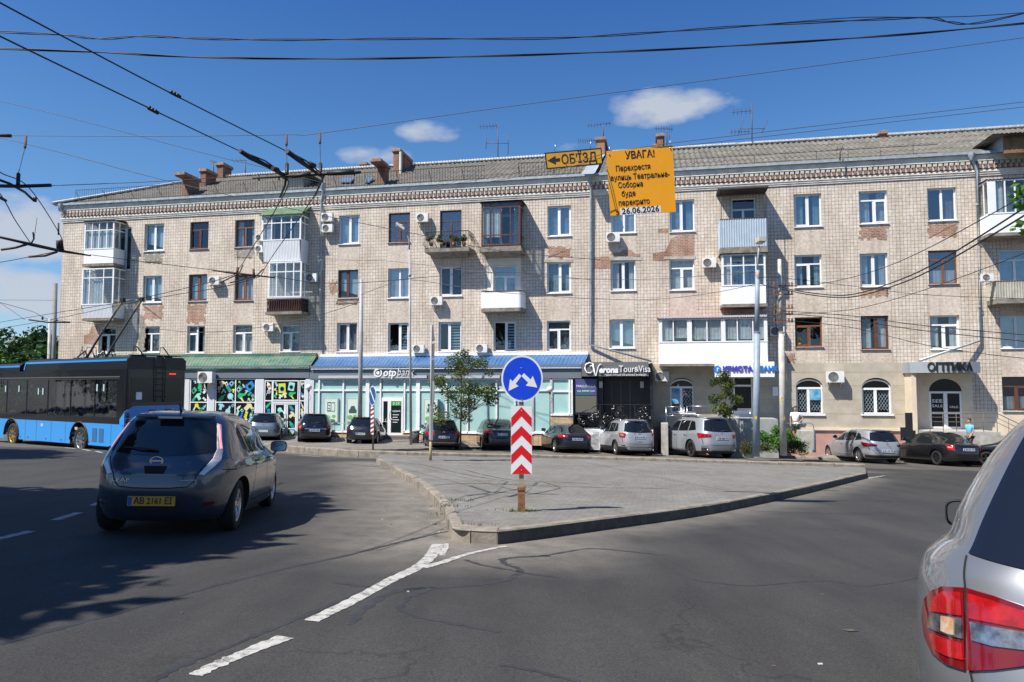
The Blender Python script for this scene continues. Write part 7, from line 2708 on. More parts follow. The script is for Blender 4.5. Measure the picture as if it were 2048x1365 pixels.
corner(up, fr_[::-1] + [(-x, y) for x, y in fr_], 2.75, HB)
up.add([(x, y, HB) for x, y in pl], [list(range(len(pl)))])
up.build('body', M_BBLK, bus)
g = MB()
for sx in (-1, 1): g.add([(sx * (BW - .02), .5, zg0 + .2), (sx * (BW - .02), BL_ - .4, zg0 + .2), (sx * (BW - .02), BL_ - .4, zg1), (sx * (BW - .02), .5, zg1)], [(0, 1, 2, 3)])
g.build('side_window', M_BGL, bus)
MB().box(-BW + .22, BW - .22, -.012, -.002, 1.95, 2.85).build('rear_window', pm('bus_rear_glass', (.008, .009, .011), .2), bus)
fa = MB()
def fairing(y0, y1, z0, z1, x=BW - .04, sl=.5):
 s = [(-x, z0), (x, z0), (x, z1 - .12), (x - .14, z1), (-x + .14, z1), (-x, z1 - .12)]
 vs = [(a, y0 + (sl if b > z0 + .1 and i else 0) * 0, b) for i, (a, b) in enumerate(s)] + [(a, y1 - (sl if b > z0 + .1 else 0), b) for a, b in s]
 fa.add(vs, [(0, 1, 2, 3, 4, 5), (11, 10, 9, 8, 7, 6)] + [(i + 6, (i + 1) % 6 + 6, (i + 1) % 6, i) for i in range(6)])
fairing(0.0, 8.3, HB, 3.62, sl=.12)
fairing(8.75, 11.9, HB, 3.5, sl=.9)
fa.box(-.8, .8, 7.0, 8.2, 3.62, 3.68)
fa.build('roof_fairing', pm('fairing_black', (.007, .008, .011), .4, coat=.1), bus)
st = MB()
for z, y0, y1 in ((3.49, .02, 8.17), (3.37, 8.75, 10.9)):
 for sx in (-1, 1): st.box(sx * (BW - .036), sx * (BW - .05), y0, y1, z - .035, z + .035)
for sx in (-1, 1):
 st.obox((sx * (BW - .036), 8.17, 3.49), (sx * (BW - .036), 8.3, 3.2), .03, .07)
 st.obox((sx * (BW - .036), 10.9, 3.37), (sx * (BW - .036), 11.8, 3.18), .03, .07)
st.build('roof_stripe', M_BBLUE, bus)
MB().box(-BW - .006, -BW, .4, BL_ - .4, 2.86, 2.9).box(-BW - .006, -BW, .4, BL_ - .4, 2.8, 2.81).build('cant_rail', pm('rail_grey', (.1, .1, .1), .4), bus)
ld = MB()
for x in (-.1, .28): ld.tube([(x, -.02, 1.95), (x, -.09, 2.05), (x, -.09, 3.55), (x, .1, 3.68)], .016, 5)
for k in range(7): ld.tube([(-.1, -.09, 2.15 + .22 * k), (.28, -.09, 2.15 + .22 * k)], .012, 5)
ld.build('ladder', M_BLACK, bus)
hk = MB()
for x in (-.65, .45):
 hk.tube([(x - .22, .3, 3.62), (x - .2, .25, 3.98), (x - .1, .22, 4.0), (x + .25, .3, 3.66)], .022, 6)
 hk.box(x - .3, x + .3, .22, .34, 3.6, 3.68)
hk.tube([(-1.1, .15, 3.68), (1.1, .15, 3.68)], .02, 5)
hk.build('pole_hook', M_BLACK, bus)
tl_ = MB()
for z in (1.48, 1.28, 1.08): tl_.lathe([(0, -.03), (.075, -.03), (.09, -.01)], (-BW + .13, 0, z), 14, axis='y')
tl_.lathe([(0, -.03), (.085, -.03), (.1, -.01)], (-BW + .13, 0, .76), 14, axis='y')
tl_.build('tail_light', M_REDD, bus)
MB().box(.5, .78, -.02, -.01, 2.98, 3.02).build('brake_light', pm('led_red', (.7, .01, .01), .3, emit=(1, .02, .02, 1.2)), bus)
MB().box(-.85, -.62, -.022, -.013, 2.05, 2.32).build('sticker', M_WHITEP, bus)
for y, z in ((2.0, 2.35), (1.5, 2.35), (6.4, 2.2), (6.8, 2.2), (8.6, 2.3), (9.9, 2.3)): MB().box(-BW - .002, -BW + .01, y, y + .1, z, z + .26).build('sticker', pm('sticker_grey', (.4, .5, .5), .5), bus)
fl_ = MB().box(-BW + .05, BW - .05, .3, BL_ - .3, .5, .6)
for k in range(9):
 y = 1.2 + 1.05 * k
 for x in (-.95, .55):
  fl_.box(x, x + .42, y, y + .42, .95, 1.05).box(x, x + .42, y - .02, y + .06, 1.05, 1.62)
fl_.build('seats', pm('seat_dark', (.03, .05, .08), .8), bus)
MB().box(-BW - .0 + .02, -BW + .1, 10.75, 11.45, 1.45, 2.2).build('orange_panel', pm('orange_panel', (.6, .12, .02), .5), bus)
rmb = pm('bus_rim_gold', (.5, .3, .08), .4, metal=.6)
for i, y in enumerate((RWY, FWY)):
 for sx in (-1, 1):
  w = make_wheel(WR, M_RIM if i == 0 else rmb, 9, .28, bus, (sx * (BW - .17), y, WR), flip=sx < 0)
bus.scale = (1, 1, 1.07)
def buslocal(p):
 q = Matrix.Rotation(-BH, 4, 'Z') @ (Vector(p) - Vector(bus.location))
 return Vector((q.x, q.y, q.z / 1.07))
tips = [at(245, 604, 26.9), at(283, 602, 27.4)]
for i, tip in enumerate(tips):
 q = buslocal(tip)
 bx = -.4 if i == 0 else .4
 base = Vector((bx, 4.6, 3.72))
 d = (q - base)
 mb = MB()
 mb.tube([base, base + d * .25 + Vector((0, 0, .05)), base + d * .7 + Vector((0, 0, .03)), q], [.05, .045, .035, .028], 8)
 pole = mb.build('current_pole', pm('pole_dark_grey', (.08, .08, .08), .5), bus)
 MB().tube([base + d * .86 + Vector((0, 0, .012)), q + d.normalized() * .05], .037, 8).build('pole_tip', pm('pole_yellow', (.45, .3, .03), .5), pole)
 MB().box(q.x - .05, q.x + .05, q.y - .12, q.y + .1, q.z - .02, q.z + .12).build('current_shoe', M_BLACK, pole)
 b2 = MB()
 b2.box(bx - .28, bx + .28, 4.2, 5.2, 3.6, 3.68)
 for k in (-1, 1):
  b2.tube([(bx + k * .16, 4.3, 3.68), (bx + k * .14, 4.5, 3.95), (bx + k * .16, 5.1, 3.7)], .03, 6)
  b2.tube([(bx + k * .26, 4.35, 3.68), (bx + k * .3, 4.5, 4.1), (bx + k * .1, 4.8, 4.12), (bx + k * .1, 5.1, 3.75)], .014, 5)
 b2.build('pole_base', M_BLACK, bus)
# ------------------------------------------------------------------ people
M_SKIN = pm('skin', (.42, .23, .15), .6)
def skin_obj(name, V_, E_, mat, parent, root=0, sub=1):
 """V_: list of (x, y, z, r)"""
 me = bpy.data.meshes.new(name)
 me.from_pydata([v[:3] for v in V_], E_, [])
 o = bpy.data.objects.new(name, me)
 COL.objects.link(o)
 o.modifiers.new('s', 'SKIN')
 for i, v in enumerate(V_):
  r = v[3] if isinstance(v[3], tuple) else (v[3], v[3])
  me.skin_vertices[0].data[i].radius = r
 me.skin_vertices[0].data[root].use_root = True
 m = o.modifiers.new('d', 'SUBSURF')
 m.levels = m.render_levels = sub
 dg = bpy.context.evaluated_depsgraph_get()
 m2 = bpy.data.meshes.new_from_object(o.evaluated_get(dg))
 bpy.data.objects.remove(o)
 for p in m2.polygons: p.use_smooth = True
 m2.name = name
 m2.materials.clear()
 m2.materials.append(mat)
 return link(name, m2, parent)
def hand(V_, E_, w, dirv, i0):
 """palm and five fingers from wrist vertex i0"""
 d = Vector(dirv).normalized()
 s = d.cross(Vector((0, 1, 0)))
 if s.length < .1: s = Vector((1, 0, 0))
 s.normalize()
 n = s.cross(d)
 w = Vector(w)
 p = w + d * .05
 V_.append((*p, .026)); pi_ = len(V_) - 1
 E_.append((i0, pi_))
 for k, (o, L) in enumerate(((-.027, .07), (-.009, .082), (.009, .076), (.027, .06))):
  a = p + d * .035 + s * o
  b = a + d * L * .5 + n * .008
  c = a + d * L * .85 + n * .028
  V_.extend([(*a, .009), (*b, .0085), (*c, .007)])
  j = len(V_) - 3
  E_.extend([(pi_, j), (j, j + 1), (j + 1, j + 2)])
 a = w + d * .03 - s * .035
 b = a + d * .03 - s * .015 + n * .01
 V_.extend([(*a, .010), (*b, .008)])
 j = len(V_) - 2
 E_.extend([(i0, j), (j, j + 1)])
def make_person(label, loc, rz, h=1.75, shirt=(.8, .8, .8), legs=(.05, .06, .04), hair=(.03, .02, .015), pose='stand', group=None, seated=False, skin=M_SKIN):
 k = h / 1.75
 o = tag(empty('person', loc, rz), label, 'person', group)
 o.scale = (k, k, k)
 if seated:
  hip, kn, an = .0, (.11, -.42, .02), (.11, -.42, -.42)
  base = 0.0
  P = (0, 0, 0.0)
 else:
  P = (0, 0, .95)
 px, py, pz = P
 hd = pz + .63
 V_ = [(px, py, pz, (.15, .11)), (0, .0, pz + .22, (.135, .10)), (0, .01, pz + .40, (.155, .105)), (0, .02, pz + .50, (.075, .07)), (0, .01, pz + .575, (.05, .052)),
          (0, 0, pz + .65, (.072, .085)), (0, -.005, pz + .73, (.078, .098)), (0, .0, pz + .79, (.06, .075)), (0, -.10, pz + .665, .012)]
 E_ = [(0, 1), (1, 2), (2, 3), (3, 4), (4, 5), (5, 6), (6, 7), (5, 8)]
 for s in (-1, 1):
  i = len(V_)
  sh = (s * .19, .01, pz + .46, .05)
  if pose == 'hip' and s > 0: el, wr = (s * .36, .08, pz + .22, .038), (s * .2, -.02, pz + .06, .028)
  elif pose == 'walk': el, wr = (s * .23, .05 - s * .08, pz + .2, .038), (s * .24, -.1 - s * .14, pz + .0, .027)
  elif seated: el, wr = (s * .24, -.03, pz + .2, .038), (s * .16, -.27, pz + .12, .027)
  else: el, wr = (s * .24, .04, pz + .19, .038), (s * .23, -.04, pz - .05, .027)
  V_ += [sh, el, wr]
  E_ += [(2, i), (i, i + 1), (i + 1, i + 2)]
  d = Vector(wr[:3]) - Vector(el[:3])
  hand(V_, E_, wr[:3], d, i + 2)
  i = len(V_)
  if seated: V_ += [(s * .1, 0, pz - .03, .085), (s * .12, -.42, pz + .02, .06), (s * .12, -.4, pz - .4, .04), (s * .12, -.52, pz - .43, .035)]
  else:
   st_ = .18 * s if pose == 'walk' else 0
   V_ += [(s * .095, 0, pz - .1, .088), (s * .1, -.02 - st_ * .6, pz - .46, .06), (s * .11, .02 - st_, pz - .87, .042), (s * .12, -.13 - st_, pz - .91, .035)]
  E_ += [(0, i), (i, i + 1), (i + 1, i + 2), (i + 2, i + 3)]
 b = skin_obj('body', V_, E_, skin, o, sub=1)
 cl = [(0, 0, pz - .02, (.175, .135)), (0, 0, pz + .22, (.16, .125)), (0, .01, pz + .40, (.178, .128)), (0, .02, pz + .50, (.085, .08))]
 ce = [(0, 1), (1, 2), (2, 3)]
 for s in (-1, 1):
  i = len(cl)
  el = V_[10 + (0 if s < 0 else 0)]
  j = E_[0]
  shv = (s * .19, .01, pz + .46)
  if pose == 'hip' and s > 0: e2 = (s * .36, .08, pz + .22)
  elif pose == 'walk': e2 = (s * .23, .05 - s * .08, pz + .2)
  elif seated: e2 = (s * .24, -.03, pz + .2)
  else: e2 = (s * .24, .04, pz + .19)
  m = [shv[q] * .35 + e2[q] * .65 for q in range(3)]
  cl += [(*shv, .066), (*m, .06)]
  ce += [(2, i), (i, i + 1)]
 skin_obj('shirt', cl, ce, pm('cloth_%s' % str(shirt), shirt, .85), o, sub=1)
 tr = [(0, 0, pz - .04, (.165, .125))]
 te = []
 for s in (-1, 1):
  i = len(tr)
  if seated: tr += [(s * .1, 0, pz - .03, .1), (s * .12, -.42, pz + .02, .078)]
  else:
   st_ = .18 * s if pose == 'walk' else 0
   tr += [(s * .095, 0, pz - .12, .102), (s * .1, -.02 - st_ * .6, pz - .44, .082)]
  te += [(0, i), (i, i + 1)]
 skin_obj('trousers', tr, te, pm('cloth_%s' % str(legs), legs, .85), o, sub=1)
 MB().ball((0, .018, pz + .765), .096, 14, sq=(.92, 1.05, .8)).build('hair', pm('hair_%s' % str(hair), hair, .8), o)
 return o
p = at(1592, 880, 36.2)
zf = p.z
hgt = at(1592, 813, 36.2).z - zf
make_person('man in white t-shirt standing behind the green bush with a hand on his hip', (p.x, p.y, zf - .1), radians(-25), hgt + .1 - .02, (.8, .8, .8), (.04, .06, .03), (.05, .03, .02), 'hip')
p = at(1940, 886, 34.6)
hgt = at(1940, 838, 34.6).z - sz(p.x, p.y)
make_person('man in light blue shirt walking behind the black parked liftback', (p.x, p.y, sz(p.x, p.y)), radians(-70), hgt, (.12, .42, .62), (.05, .05, .07), (.04, .03, .025), 'walk')
def on_bus(x, y, z): return Vector(bus.location) + Matrix.Rotation(BH, 3, 'Z') @ Vector((x, y, z))
for i, (x, y, z, lab, sh, hr) in enumerate((
  (-.75, 10.0, 1.12, 'passenger in pale shirt at the front of the trolleybus', (.5, .52, .6), (.35, .3, .25)),
  (-.75, 5.0, 1.12, 'passenger in black shirt in the middle of the trolleybus', (.02, .02, .025), (.02, .015, .01)),
  (-.75, 1.9, 1.12, 'passenger in striped blue top with red hair at the back of the trolleybus', (.12, .16, .35), (.3, .02, .02)),
  (-.75, 7.4, 1.12, 'passenger in brown top between two others in the trolleybus', (.25, .15, .1), (.04, .03, .02)))):
 make_person(lab, on_bus(x, y, z), BH + pi, 1.7, sh, (.03, .03, .04), hr, seated=True, group='passengers in the trolleybus')
# ------------------------------------------------------------------ poles
def pole(name, px, py0, py1, D, r0, r1, mat, label, cat='pole', z0=None, joint=None, pxt=None):
 a = at(px, py0, D)
 b = at(pxt or px, py1, D)
 z = z0 if z0 is not None else (sz(a.x, a.y))
 o = tag(empty(name, (a.x, a.y, z)), label, cat)
 H = b.z - z
 dx = b.x - a.x
 mb = MB()
 if joint:
  f, rj = joint
  mb.tube([(0, 0, 0), (dx * f, 0, H * f)], [r0, rj], 16)
  mb.tube([(dx * f, 0, H * f), (dx * f, 0, H * f + .04)], [rj * 1.12, rj * 1.12], 16)
  mb.tube([(dx * f, 0, H * f), (dx, 0, H)], [rj * .78, r1], 16)
 else: mb.tube([(0, 0, 0), (dx, 0, H)], [r0, r1], 16)
 mb.build('shaft', mat, o)
 return o, H, dx
M_GPOLE = pm('grey_painted_pole', (.33, .34, .35), .55, var=.12, scale=3)
M_BPOLE = pm('blue_grey_pole', (.25, .31, .37), .5, var=.12, scale=3)
M_CPOLE = pm('concrete_pole', (.45, .43, .39), .9, var=.18, scale=3)
M_YSPOT = pm('yellow_mark', (.6, .42, .02), .7)
pole('overhead_line_pole', 719.5, 893, 559, 38.5, .12, .105, M_GPOLE, 'plain grey pole before the bank, standing behind the faded black hatchback', pxt=723)
o, H, dx = pole('street_lamp', 822, 886, 500, 38.0, .07, .045, M_GPOLE, 'tall slim street lamp with curved arm before the bank', 'street lamp', pxt=819)
a = at(822, 886, 38.0)
L_ = lambda px, py: at(px, py, 38.0) - Vector(o.location)
arm = [L_(819, 500), L_(818.5, 482), L_(814, 466), L_(807, 455)]
MB().tube(arm, [.045, .04, .035, .03], 8).build('arm', M_GPOLE, o)
h0, h1 = L_(809, 459), L_(793, 447)
d = (h1 - h0).normalized()
MB().obox(h0, h1, .3, .12).ball(h0 * .4 + h1 * .6 + Vector((0, 0, .0)), .2, 12, sq=(1.1, .8, .4)).build('lamp_head', pm('lamp_head_grey', (.55, .55, .53), .5), o)
MB().lathe([(.05, 0), (.08, .02), (.08, .12), (.06, .14)], (dx * .86, 0, H * .86), 10).build('collar', M_GPOLE, o)
o, H, dx = pole('street_lamp', 1512, 909, 541, 32.6, .155, .095, M_BPOLE, 'thick blue grey lamp post left of the concrete pole', 'street lamp', joint=(.66, .14), pxt=1515)
L2 = lambda px, py: at(px, py, 32.6) - Vector(o.location)
MB().tube([L2(1515, 541), L2(1516, 515), L2(1518, 492)], .035, 8).build('arm', M_GPOLE, o)
c = L2(1518, 482)
MB().box(c.x - .16, c.x + .16, -.5, .1, c.z - .1, c.z + .1).box(c.x - .13, c.x + .13, -.45, .05, c.z - .16, c.z - .1).build('lamp_head', pm('lamp_head_tan', (.5, .47, .4), .5), o)
for z, w in ((H * .985, .16),):
 MB().lathe([(.1, 0), (.105, .02), (.105, .3), (.1, .32)], (dx, 0, H - .42), 14).build('white_band', pm('band_white', (.5, .45, .42), .7, col2=(.3, .1, .06), scale=5), o)
def spot(o, z, rr, r=.11, x=0):
 mb = MB()
 n = 14
 pts = []
 for i in range(n):
  t = 2 * pi * i / n
  a_ = r * cos(t) / rr
  pts.append((x + (rr + .004) * sin(a_), -(rr + .004) * cos(a_), z + r * sin(t)))
 mb.add(pts, [list(range(n))])
 mb.build('painted_spot', M_YSPOT, o)
spot(o, (at(1512, 835, 32.6) - o.location).z, .15, .09)
o, H, dx = pole('concrete_pole', 1567, 912, 519, 33.2, .155, .08, M_CPOLE, 'pale concrete pole with many cables and yellow painted marks', 'pole', joint=(.62, .13), pxt=1559)
CP = o
CPH = H
spot(o, (at(1567, 836, 33.2) - o.location).z, .147, .09)
spot(o, (at(1567, 799, 33.2) - o.location).z, .143, .09, -.02)
ins = MB()
for py in (573, 590, 618, 630, 645):
 c = at(1562, py, 33.2) - Vector(o.location)
 ins.obox((c.x - .4, -.16, c.z), (c.x + .5, -.16, c.z), .05, .05)
 for k in (-.36, .3, .44): ins.lathe([(.03, 0), (.045, .05), (.03, .1), (.045, .13), (.02, .16)], (c.x + k, -.16, c.z + .02), 8)
ins.build('insulator_bracket', M_RUST, o)
MB().tube([(dx * .55 - .19, -.1, H * .6), (dx * .7 - .3, -.1, H * .7), (dx * .85 - .16, -.1, H * .84)], .018, 5).build('looped_cable', M_WIRE, o)
o, H, dx = pole('overhead_line_pole', 108, 760, 567, 44, .13, .115, pm('dark_grey_pole', (.17, .17, .17), .7, var=.15), 'taller dark grey pole of the pair at the left end of the block', z0=-.4, pxt=111)
o, H, dx = pole('overhead_line_pole', 98, 760, 638, 42, .09, .08, M_CPOLE, 'shorter pale pole of the pair at the left end of the block', z0=-.4, pxt=100)
# ------------------------------------------------------------------ signs
ib = gp(1043, 1021, KH)
Ds = ib.y
o = tag(empty('keep_either_side_sign', (ib.x, ib.y, gz(ib.x, ib.y) + KH - .02), radians(0)), 'round blue sign with two white arrows above red and white chevrons on the paved island', 'traffic sign')
Lz = lambda px, py: at(px, py, Ds) - Vector(o.location)
zt = Lz(1044, 722).z
mb = MB()
mb.box(-.035, .035, -.025, .025, Lz(1044, 985).z - .03, zt)
mb.build('post', pm('tan_post', (.28, .23, .15), .6, var=.25, scale=8), o)
mb = MB().box(-.055, .055, -.045, .045, 0, Lz(1044, 975).z)
mb.box(-.065, .065, -.055, .055, Lz(1044, 980).z, Lz(1044, 974).z)
mb.build('post_sleeve', M_RUST, o)
c = Lz(1044, 757.5)
R = (Lz(1085, 757).x - Lz(1002, 757).x) / 2
M_SBLUE = pm('sign_blue', (.005, .055, .62), .35)
M_SWHITE = pm('sign_white', (.72, .73, .75), .35)
M_SRED = pm('sign_red', (.62, .008, .012), .35)
Ry = (Lz(1044, 804).z - Lz(1044, 711).z) / -2
disc = lambda r, k=40: [(c.x + r * cos(2 * pi * i / k), -.045, c.z + r * sin(2 * pi * i / k) * Ry / R) for i in range(k)]
S1 = MB().prism(disc(R), (0, .012, 0)).build('sign_disc', M_SWHITE, o)
def layer(pts, y, mat, nm, par): return MB().prism([(a, y, b) for a, b in pts], (0, .0025, 0)).build(nm, mat, par)
layer([(c.x + R * .915 * cos(2 * pi * i / 44), c.z + Ry * .915 * sin(2 * pi * i / 44)) for i in range(44)], -.0485, M_SBLUE, 'blue_field', S1)
def P2(zx, zy):
 q = Lz(980 + zx / 4.014, 700 + zy / 4.014)
 return (q.x, q.z)
layer([P2(*p) for p in ((148, 332), (161, 234), (181, 254), (234, 193), (252, 211), (206, 275), (229, 292))], -.052, M_SWHITE, 'arrow', S1)
layer([P2(*p) for p in ((380, 304), (342, 210), (326, 240), (272, 188), (252, 212), (306, 264), (286, 288))], -.0522, M_SWHITE, 'arrow', S1)
bl = MB()
for zx, zy in ((253, 149), (253, 398)):
 a, b = P2(zx, zy)
 bl.ball((a, -.05, b), .009, 8)
bl.build('bolt', M_STEEL, S1)
x0, z1 = P2(168, 452)
x1, z0 = P2(336, 996)
S2 = MB().box(x0, x1, -.05, -.038, z0, z1).build('chevron_panel', M_SWHITE, o)
xm = (x0 + x1) / 2
sc = lambda zy: P2(0, zy)[1]
for i, (t, e) in enumerate(((458, 545), (610, 692), (762, 842), (912, 992))):
 th = sc(t) - sc(t + 75)
 top, edge = sc(t), sc(e)
 if i < 3: pts = [(xm, top), (x1 - .004, edge), (x1 - .004, edge - th), (xm, top - th), (x0 + .004, edge - th), (x0 + .004, edge)]
 else: pts = [(xm, top), (x1 - .01, z0 + .003), (x0 + .01, z0 + .003)]
 layer(pts, -.0525, M_SRED, 'red_chevron', S2)
bl = MB()
for zy in (488, 962): bl.ball((xm, -.055, sc(zy)), .009, 8)
bl.build('bolt', M_STEEL, S2)
def P3(px, py, D): return at(px, py, D)
q = gp(746, 902, .25)
o = tag(empty('no_parking_sign', (q.x, q.y, q.z), radians(-58)), 'round blue sign seen from the side above a red striped strip on the far kerb', 'traffic sign')
zz = lambda py: at(750, py, q.y).z - q.z
MB().tube([(0, 0, 0), (.02, 0, zz(772))], .035, 8).build('post', pm('rust_grey_post', (.25, .17, .12), .7, var=.3, scale=6), o)
dsc = MB()
cz, r_ = zz(792), (zz(772) - zz(812)) / 2 * .98
dsc.prism([(r_ * cos(2 * pi * i / 32), -.05, cz + r_ * sin(2 * pi * i / 32)) for i in range(32)], (0, .015, 0))
D_ = dsc.build('sign_disc', M_SWHITE, o)
MB().prism([(r_ * .92 * cos(2 * pi * i / 32), -.054, cz + r_ * .92 * sin(2 * pi * i / 32)) for i in range(32)], (0, .003, 0)).build('blue_field', pm('faded_blue', (.01, .07, .25), .4), D_)
MB().obox((-.24, -.056, cz + .24), (.24, -.056, cz - .24), .004, .06, up=Vector((0, 0, 1))).build('slash', M_SWHITE, D_)
z0, z1 = zz(869), zz(815)
S_ = MB().box(-.16, .16, -.05, -.038, z0, z1).build('striped_panel', M_SWHITE, o)
n = 6
for k in range(n):
 a = z0 + (z1 - z0) * k / n
 hh = (z1 - z0) / n * .5
 MB().prism([(-.16, -.053, a), (.16, -.053, a + hh * .9), (.16, -.053, min(z1, a + hh * 1.9)), (-.16, -.053, a + hh)], (0, .003, 0)).build('red_stripe', pm('dull_red', (.25, .02, .025), .5), S_)
q = gp(861, 921, KH)
o = tag(empty('road_sign_stack', (q.x, q.y, q.z), radians(-76)), 'stack of road signs seen almost edge on, dark triangle on top, on the island', 'traffic sign')
zz = lambda py: at(862, py, q.y).z - q.z
MB().tube([(0, 0, 0), (0, 0, zz(884))], .045, 8).build('post', pm('yellowish_post', (.4, .33, .18), .7, var=.3), o)
MB().tube([(0, 0, zz(884)), (0, 0, zz(650))], .03, 8).build('post', M_GPOLE, o)
M_BACK = pm('sign_back', (.10, .10, .11), .5, var=.2)
z0, z1 = zz(683), zz(650)
MB().prism([(-.45, .04, z0), (.45, .04, z0), (0, .04, z1)], (0, .02, 0)).build('triangle_plate', M_BACK, o)
MB().box(-.35, .35, .04, .06, zz(716), zz(688)).build('sign_plate', M_BACK, o)
z0, z1 = zz(762), zz(720)
MB().box(-.3, .3, .04, .06, z0, z1).build('sign_plate', M_BACK, o)
cz, r_ = (zz(760) + zz(812)) / 2, (zz(760) - zz(812)) / 2
MB().prism([(r_ * cos(2 * pi * i / 32), .04, cz + r_ * sin(2 * pi * i / 32)) for i in range(32)], (0, .02, 0)).build('sign_disc', pm('sign_back_grey', (.22, .22, .22), .5), o)
MB().box(-.2, .2, -.03, .05, zz(880), zz(812)).build('long_plate', pm('plate_back_grey', (.3, .3, .3), .6), o)
M_OR = pm('board_orange', (.80, .335, .005), .45, var=.05, scale=1.5)
M_OR2 = pm('board_orange_dull', (.60, .30, .02), .45, var=.1, scale=3)
def board(name, corners, D, mat, label):
 pts = [at(x, y, D) for x, y in corners]
 c = sum(pts, Vector()) / 4
 o = tag(empty(name, c), label, 'notice board')
 L = [p - c for p in pts]
 MB().prism([L[3], L[2], L[1], L[0]], (0, .012, 0)).build('board', mat, o)
 ex = ((L[1] - L[0]) + (L[2] - L[3])).normalized()
 ez = ((L[0] - L[3]) + (L[1] - L[2])).normalized()
 ang = atan2(ex.z, ex.x)
 def put(txt, px, py, size, mat=M_INK, **kw):
  q = at(px, py, D) - c
  return text_mesh(txt, size, mat, 'lettering', o, depth=.002, M=Matrix.Translation((q.x, -.004, q.z)) @ Matrix.Rotation(-ang, 4, 'Y'), **kw)
 return o, c, put, ang
D = 13.0
u = D / F
o, c, put, ang = board('notice_board', [(1213, 303), (1345, 291), (1352, 424), (1221, 432)], D, M_OR, 'large square orange notice board with black Cyrillic lines and a dated strip')
put('УВАГА!', 1280, 310, 21 * u, bold=.004, width=60 * u)
put('Перехрестя', 1266, 336, 16 * u, bold=.0015, width=70 * u)
put('вулиць Театральна-', 1280, 353, 16 * u, bold=.0015, width=120 * u)
put('Соборна', 1261, 370, 16 * u, bold=.0015, width=50 * u)
put('буде', 1257, 388, 16 * u, bold=.0015, width=28 * u)
put('перекрито', 1268, 405, 16 * u, bold=.0015, width=63 * u)
put('з', 1235, 426, 16 * u, bold=.0015)
q = [at(x, y, D) - c for x, y in ((1240, 417), (1321, 412), (1322, 425), (1241, 431))]
MB().prism([(p.x, -.002, p.z) for p in q[::-1]], (0, .0015, 0)).build('date_strip', M_SWHITE, o)
put('26.06.2026', 1281, 421, 17 * u, bold=.003, width=76 * u)
bl = MB()
for x, y in ((1218, 309), (1340, 297)):
 q = at(x, y, D) - c
 bl.ball((q.x, -.01, q.z), .012, 8)
 bl.tube([(q.x, 0, q.z), (q.x + .01, .02, q.z + .2)], .005, 4)
bl.build('hanger', M_STEEL, o)
o, c, put, ang = board('detour_board', [(1089, 306), (1203, 296), (1206, 329), (1093, 339)], D, M_INK, 'narrow orange detour board with black border and left pointing arrow')
q = [at(x, y, D) - c for x, y in ((1092, 308.5), (1201, 299), (1203.5, 326.5), (1095.5, 336.5))]
MB().prism([(p.x, -.002, p.z) for p in q[::-1]], (0, .0015, 0)).build('orange_field', M_OR2, o)
put("ОБ'ЇЗД", 1158, 318, 27 * u, bold=.004, width=72 * u)
q = [at(x, y, D) - c for x, y in ((1095, 322), (1111, 312), (1111, 317.5), (1120, 316.7), (1120, 323.5), (1111.5, 324.4), (1112, 330))]
MB().prism([(p.x, -.004, p.z) for p in q[::-1]], (0, .0015, 0)).build('arrow', M_INK, o)
bl = MB()
for x, y in ((1110, 305), (1181, 299)):
 q = at(x, y, D) - c
 bl.tube([(q.x, 0, q.z), (q.x + .01, .02, q.z + .2)], .006, 4)
bl.build('hanger', M_STEEL, o)
# ------------------------------------------------------------------ wires
def wire(pts, r, label, name='overhead_wire', cat='wire', n=8, mat=None, twin=0.0):
 P = curve_pts([at(*p) for p in pts], n)
 mb = MB()
 if twin:
  k = len(P)
  A, B = [], []
  for i, p in enumerate(P):
   t = i * .35
   o_ = Vector((0, cos(t), sin(t))) * twin
   A.append(p + o_)
   B.append(p - o_)
  mb.tube(A, r, 5)
  mb.tube(B, r, 5)
 else: mb.tube(P, r, 5)
 o = mb.build(name, mat or M_WIRE)
 return tag(o, label, cat, None)
M_GWIRE = pm('grey_span_wire', (.08, .08, .085), .5)
wire([(-60, 62, 19), (120, 70, 19), (200, 78, 19), (290, 73, 19), (400, 77.5, 19), (560, 80, 19), (800, 78, 19), (1100, 77, 19), (1300, 66, 19), (1500, 52, 19), (1700, 42, 19), (1850, 36, 19), (1900, 45, 19), (1960, 46, 19), (2120, 10, 19)], .014, 'twisted twin cable, the topmost line crossing the whole sky', 'overhead_cable', 'cable', twin=.022, n=10)
wire([(1500, 52, 19), (1700, 36, 19), (1850, 35, 19), (1960, 32, 19), (2120, 20, 19)], .012, 'short cable joining the topmost twisted cable at the upper right', 'overhead_cable', 'cable')
wire([(-60, 96, 18), (200, 105, 18), (400, 115, 18), (700, 118, 18), (1000, 112, 18), (1300, 101, 18), (1600, 84, 18), (1850, 66, 18), (2120, 40, 18)], .016, 'dark double cable sagging just below the topmost twisted one', 'overhead_cable', 'cable', twin=.015, n=10)
wire([(-60, -30, 6.3), (0, 6, 6.5), (340, 186, 8.6), (575, 304, 11.2)], .009, 'upper of two parallel trolley wires descending from the top left corner')
wire([(-60, 40, 6.3), (0, 73, 6.5), (305, 220, 8.6), (480, 303, 11.2)], .009, 'lower of two parallel trolley wires descending from the left edge')
wire([(-60, 271, 14), (300, 273, 14), (575, 270, 14), (640, 267, 14), (1000, 216, 14), (1500, 150, 14), (2120, 66, 14)], .007, 'thin span wire rising from the left edge over the roof to the upper right', mat=M_GWIRE)
wire([(-60, 190, 30), (100, 226, 30), (420, 310, 30), (505, 330, 30), (660, 370, 30)], .012, 'thin wire sloping from the left edge to the brick chimneys', mat=M_GWIRE)
